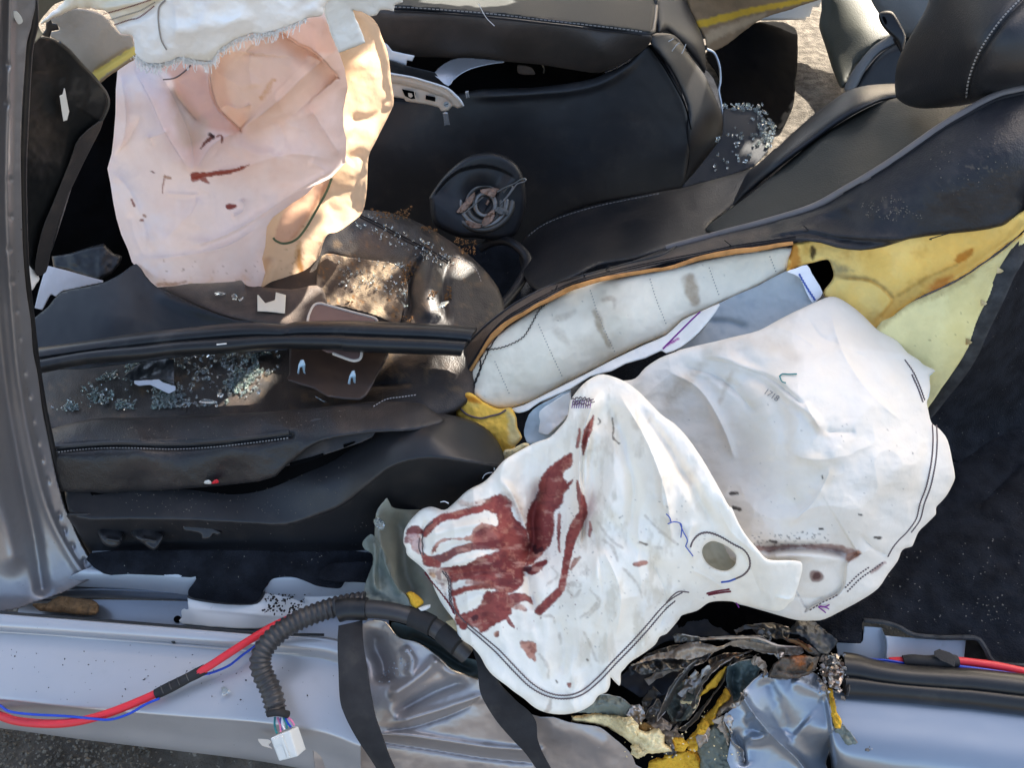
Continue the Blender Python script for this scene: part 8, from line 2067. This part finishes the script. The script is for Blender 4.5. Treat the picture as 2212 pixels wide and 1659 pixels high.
rcar, rcar_r = sheet('rear_side_carpet', rcp_out, rcp_c, 'carpet', body, step=4.5, thick=.008, rim=4, smooth=2, noise=[(.004,80),(.001,14)], folds=[('crease', T(6,(1900,1640),(2050,1500),(2212,1330)),-.006,8),('ridge', T(6,(1960,780),(2100,700),(2300,560)),.01,16)])
E_ = cr(T(9,(1222,748),(1330,758),(1430,784),(1500,824),(1560,842),(1700,854),(1905,856),(1965,910),(2010,990),(2070,1018),(2212,1028),(2330,1032)),4)
tube('carpet_hem', on(rcar_r, E_, .001),.0028, 'felt_edge', rcar, seg=6, n=1)
lint = crumbs('lint', np.r_[scatter(rcar_r, T(9,(1400,350),(2212,200),(2212,850),(1700,800),(1300,720)),70,3,.001), scatter(rcar_r, T(9,(1850,600),(2120,600),(2140,780),(1950,750)),26,4,.001)], 'pale_crumb', rcar, (.0002,.0011),3)
lint['kind'] = 'stuff'
# dark liner under the bag
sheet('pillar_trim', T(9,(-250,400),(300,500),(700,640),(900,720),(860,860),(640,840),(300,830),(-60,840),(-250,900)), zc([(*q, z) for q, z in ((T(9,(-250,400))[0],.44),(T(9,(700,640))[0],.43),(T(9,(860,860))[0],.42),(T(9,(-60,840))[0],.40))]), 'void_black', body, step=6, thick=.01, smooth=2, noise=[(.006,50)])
# red and blue cable going on to the rear
rr = thing('rear_power_cable', 'red and blue cables wrapped in black tape along the rear sill', 'cable', PZ(2000,1430,.42))
tube('red_wire', zrow(T(9,(1380,1003),(1470,1000),(1620,1002),(1785,1000),(1900,1010),(2050,1032),(2212,1066),(2350,1100)),[.43,.434,.438,.44,.44,.44,.44,.44]),.0046, 'wire_red', rr, seg=12)
tube('blue_wire', zrow(T(9,(1240,995),(1330,992),(1400,1000),(1470,1012)),[.436,.438,.438,.438]),.0013, 'wire_blue', rr, seg=8)
tube('blue_wire', zrow(T(9,(1255,985),(1350,1000),(1420,1012),(1470,1020)),[.436,.437,.436,.436]),.0013, 'wire_blue', rr, seg=8)
tube('blue_wire', zrow(T(9,(1780,1030),(1900,1045),(2050,1066),(2212,1090),(2350,1110)),[.442,.444,.444,.444,.444]),.0020, 'wire_blue', rr, seg=8)
tube('tape_wrap', zrow(T(9,(1465,1000),(1540,998),(1640,1004),(1720,1000),(1790,1002)),[.437,.44,.442,.444,.442]),[.0062,.0068,.0064,.0074,.0078,.0070], 'tape', rr, seg=14)
sheet('tape_flag', T(9,(1655,940),(1690,925),(1750,945),(1790,970),(1782,1035),(1700,1000),(1660,970)), zc([(*q, .452) for q in T(9,(1655,940),(1790,970),(1700,1000))]), 'tape', rr, step=2, thick=.002, smooth=0, jag=(1.4,4))
# long fibres, clips
for q, z, lab in ((T(2,(870,20),(890,60),(920,110),(968,158)),1.06, 'thin pale fibre lying on the console lid'),):
    o_ = tube('loose_fibre', [W(*YC(u, v, z)) for u, v in q],.0005, 'thread_white', None, seg=4)
    tag(o_, lab, 'fibre')
for k, q in enumerate((T(3,(35,315),(60,280),(82,262)), T(3,(95,330),(110,300),(122,270)), T(3,(12,255),(30,245),(45,236)))):
    tube('frayed_fibre', [W(*YC(u, v, 1.12)) for u, v in q],.0006, 'thread_white', con, seg=4)
tube('loose_thread', [PZ(u, v, z) for u, v, z in T(5,(895,1435,.56),(905,1415,.565),(925,1402,.568),(955,1398,.57))],.0006, 'thread_white', lower, seg=4)
tube('loose_thread', [PZ(u, v, z) for u, v, z in T(5,(960,1358,.575),(968,1372,.575),(966,1384,.573))],.0006, 'thread_white', lower, seg=4)
tube('loose_thread', [PZ(u, v, z) for u, v, z in T(8,(635,15,.56),(660,12,.563),(685,24,.562))],.0006, 'thread_white', lower, seg=4)
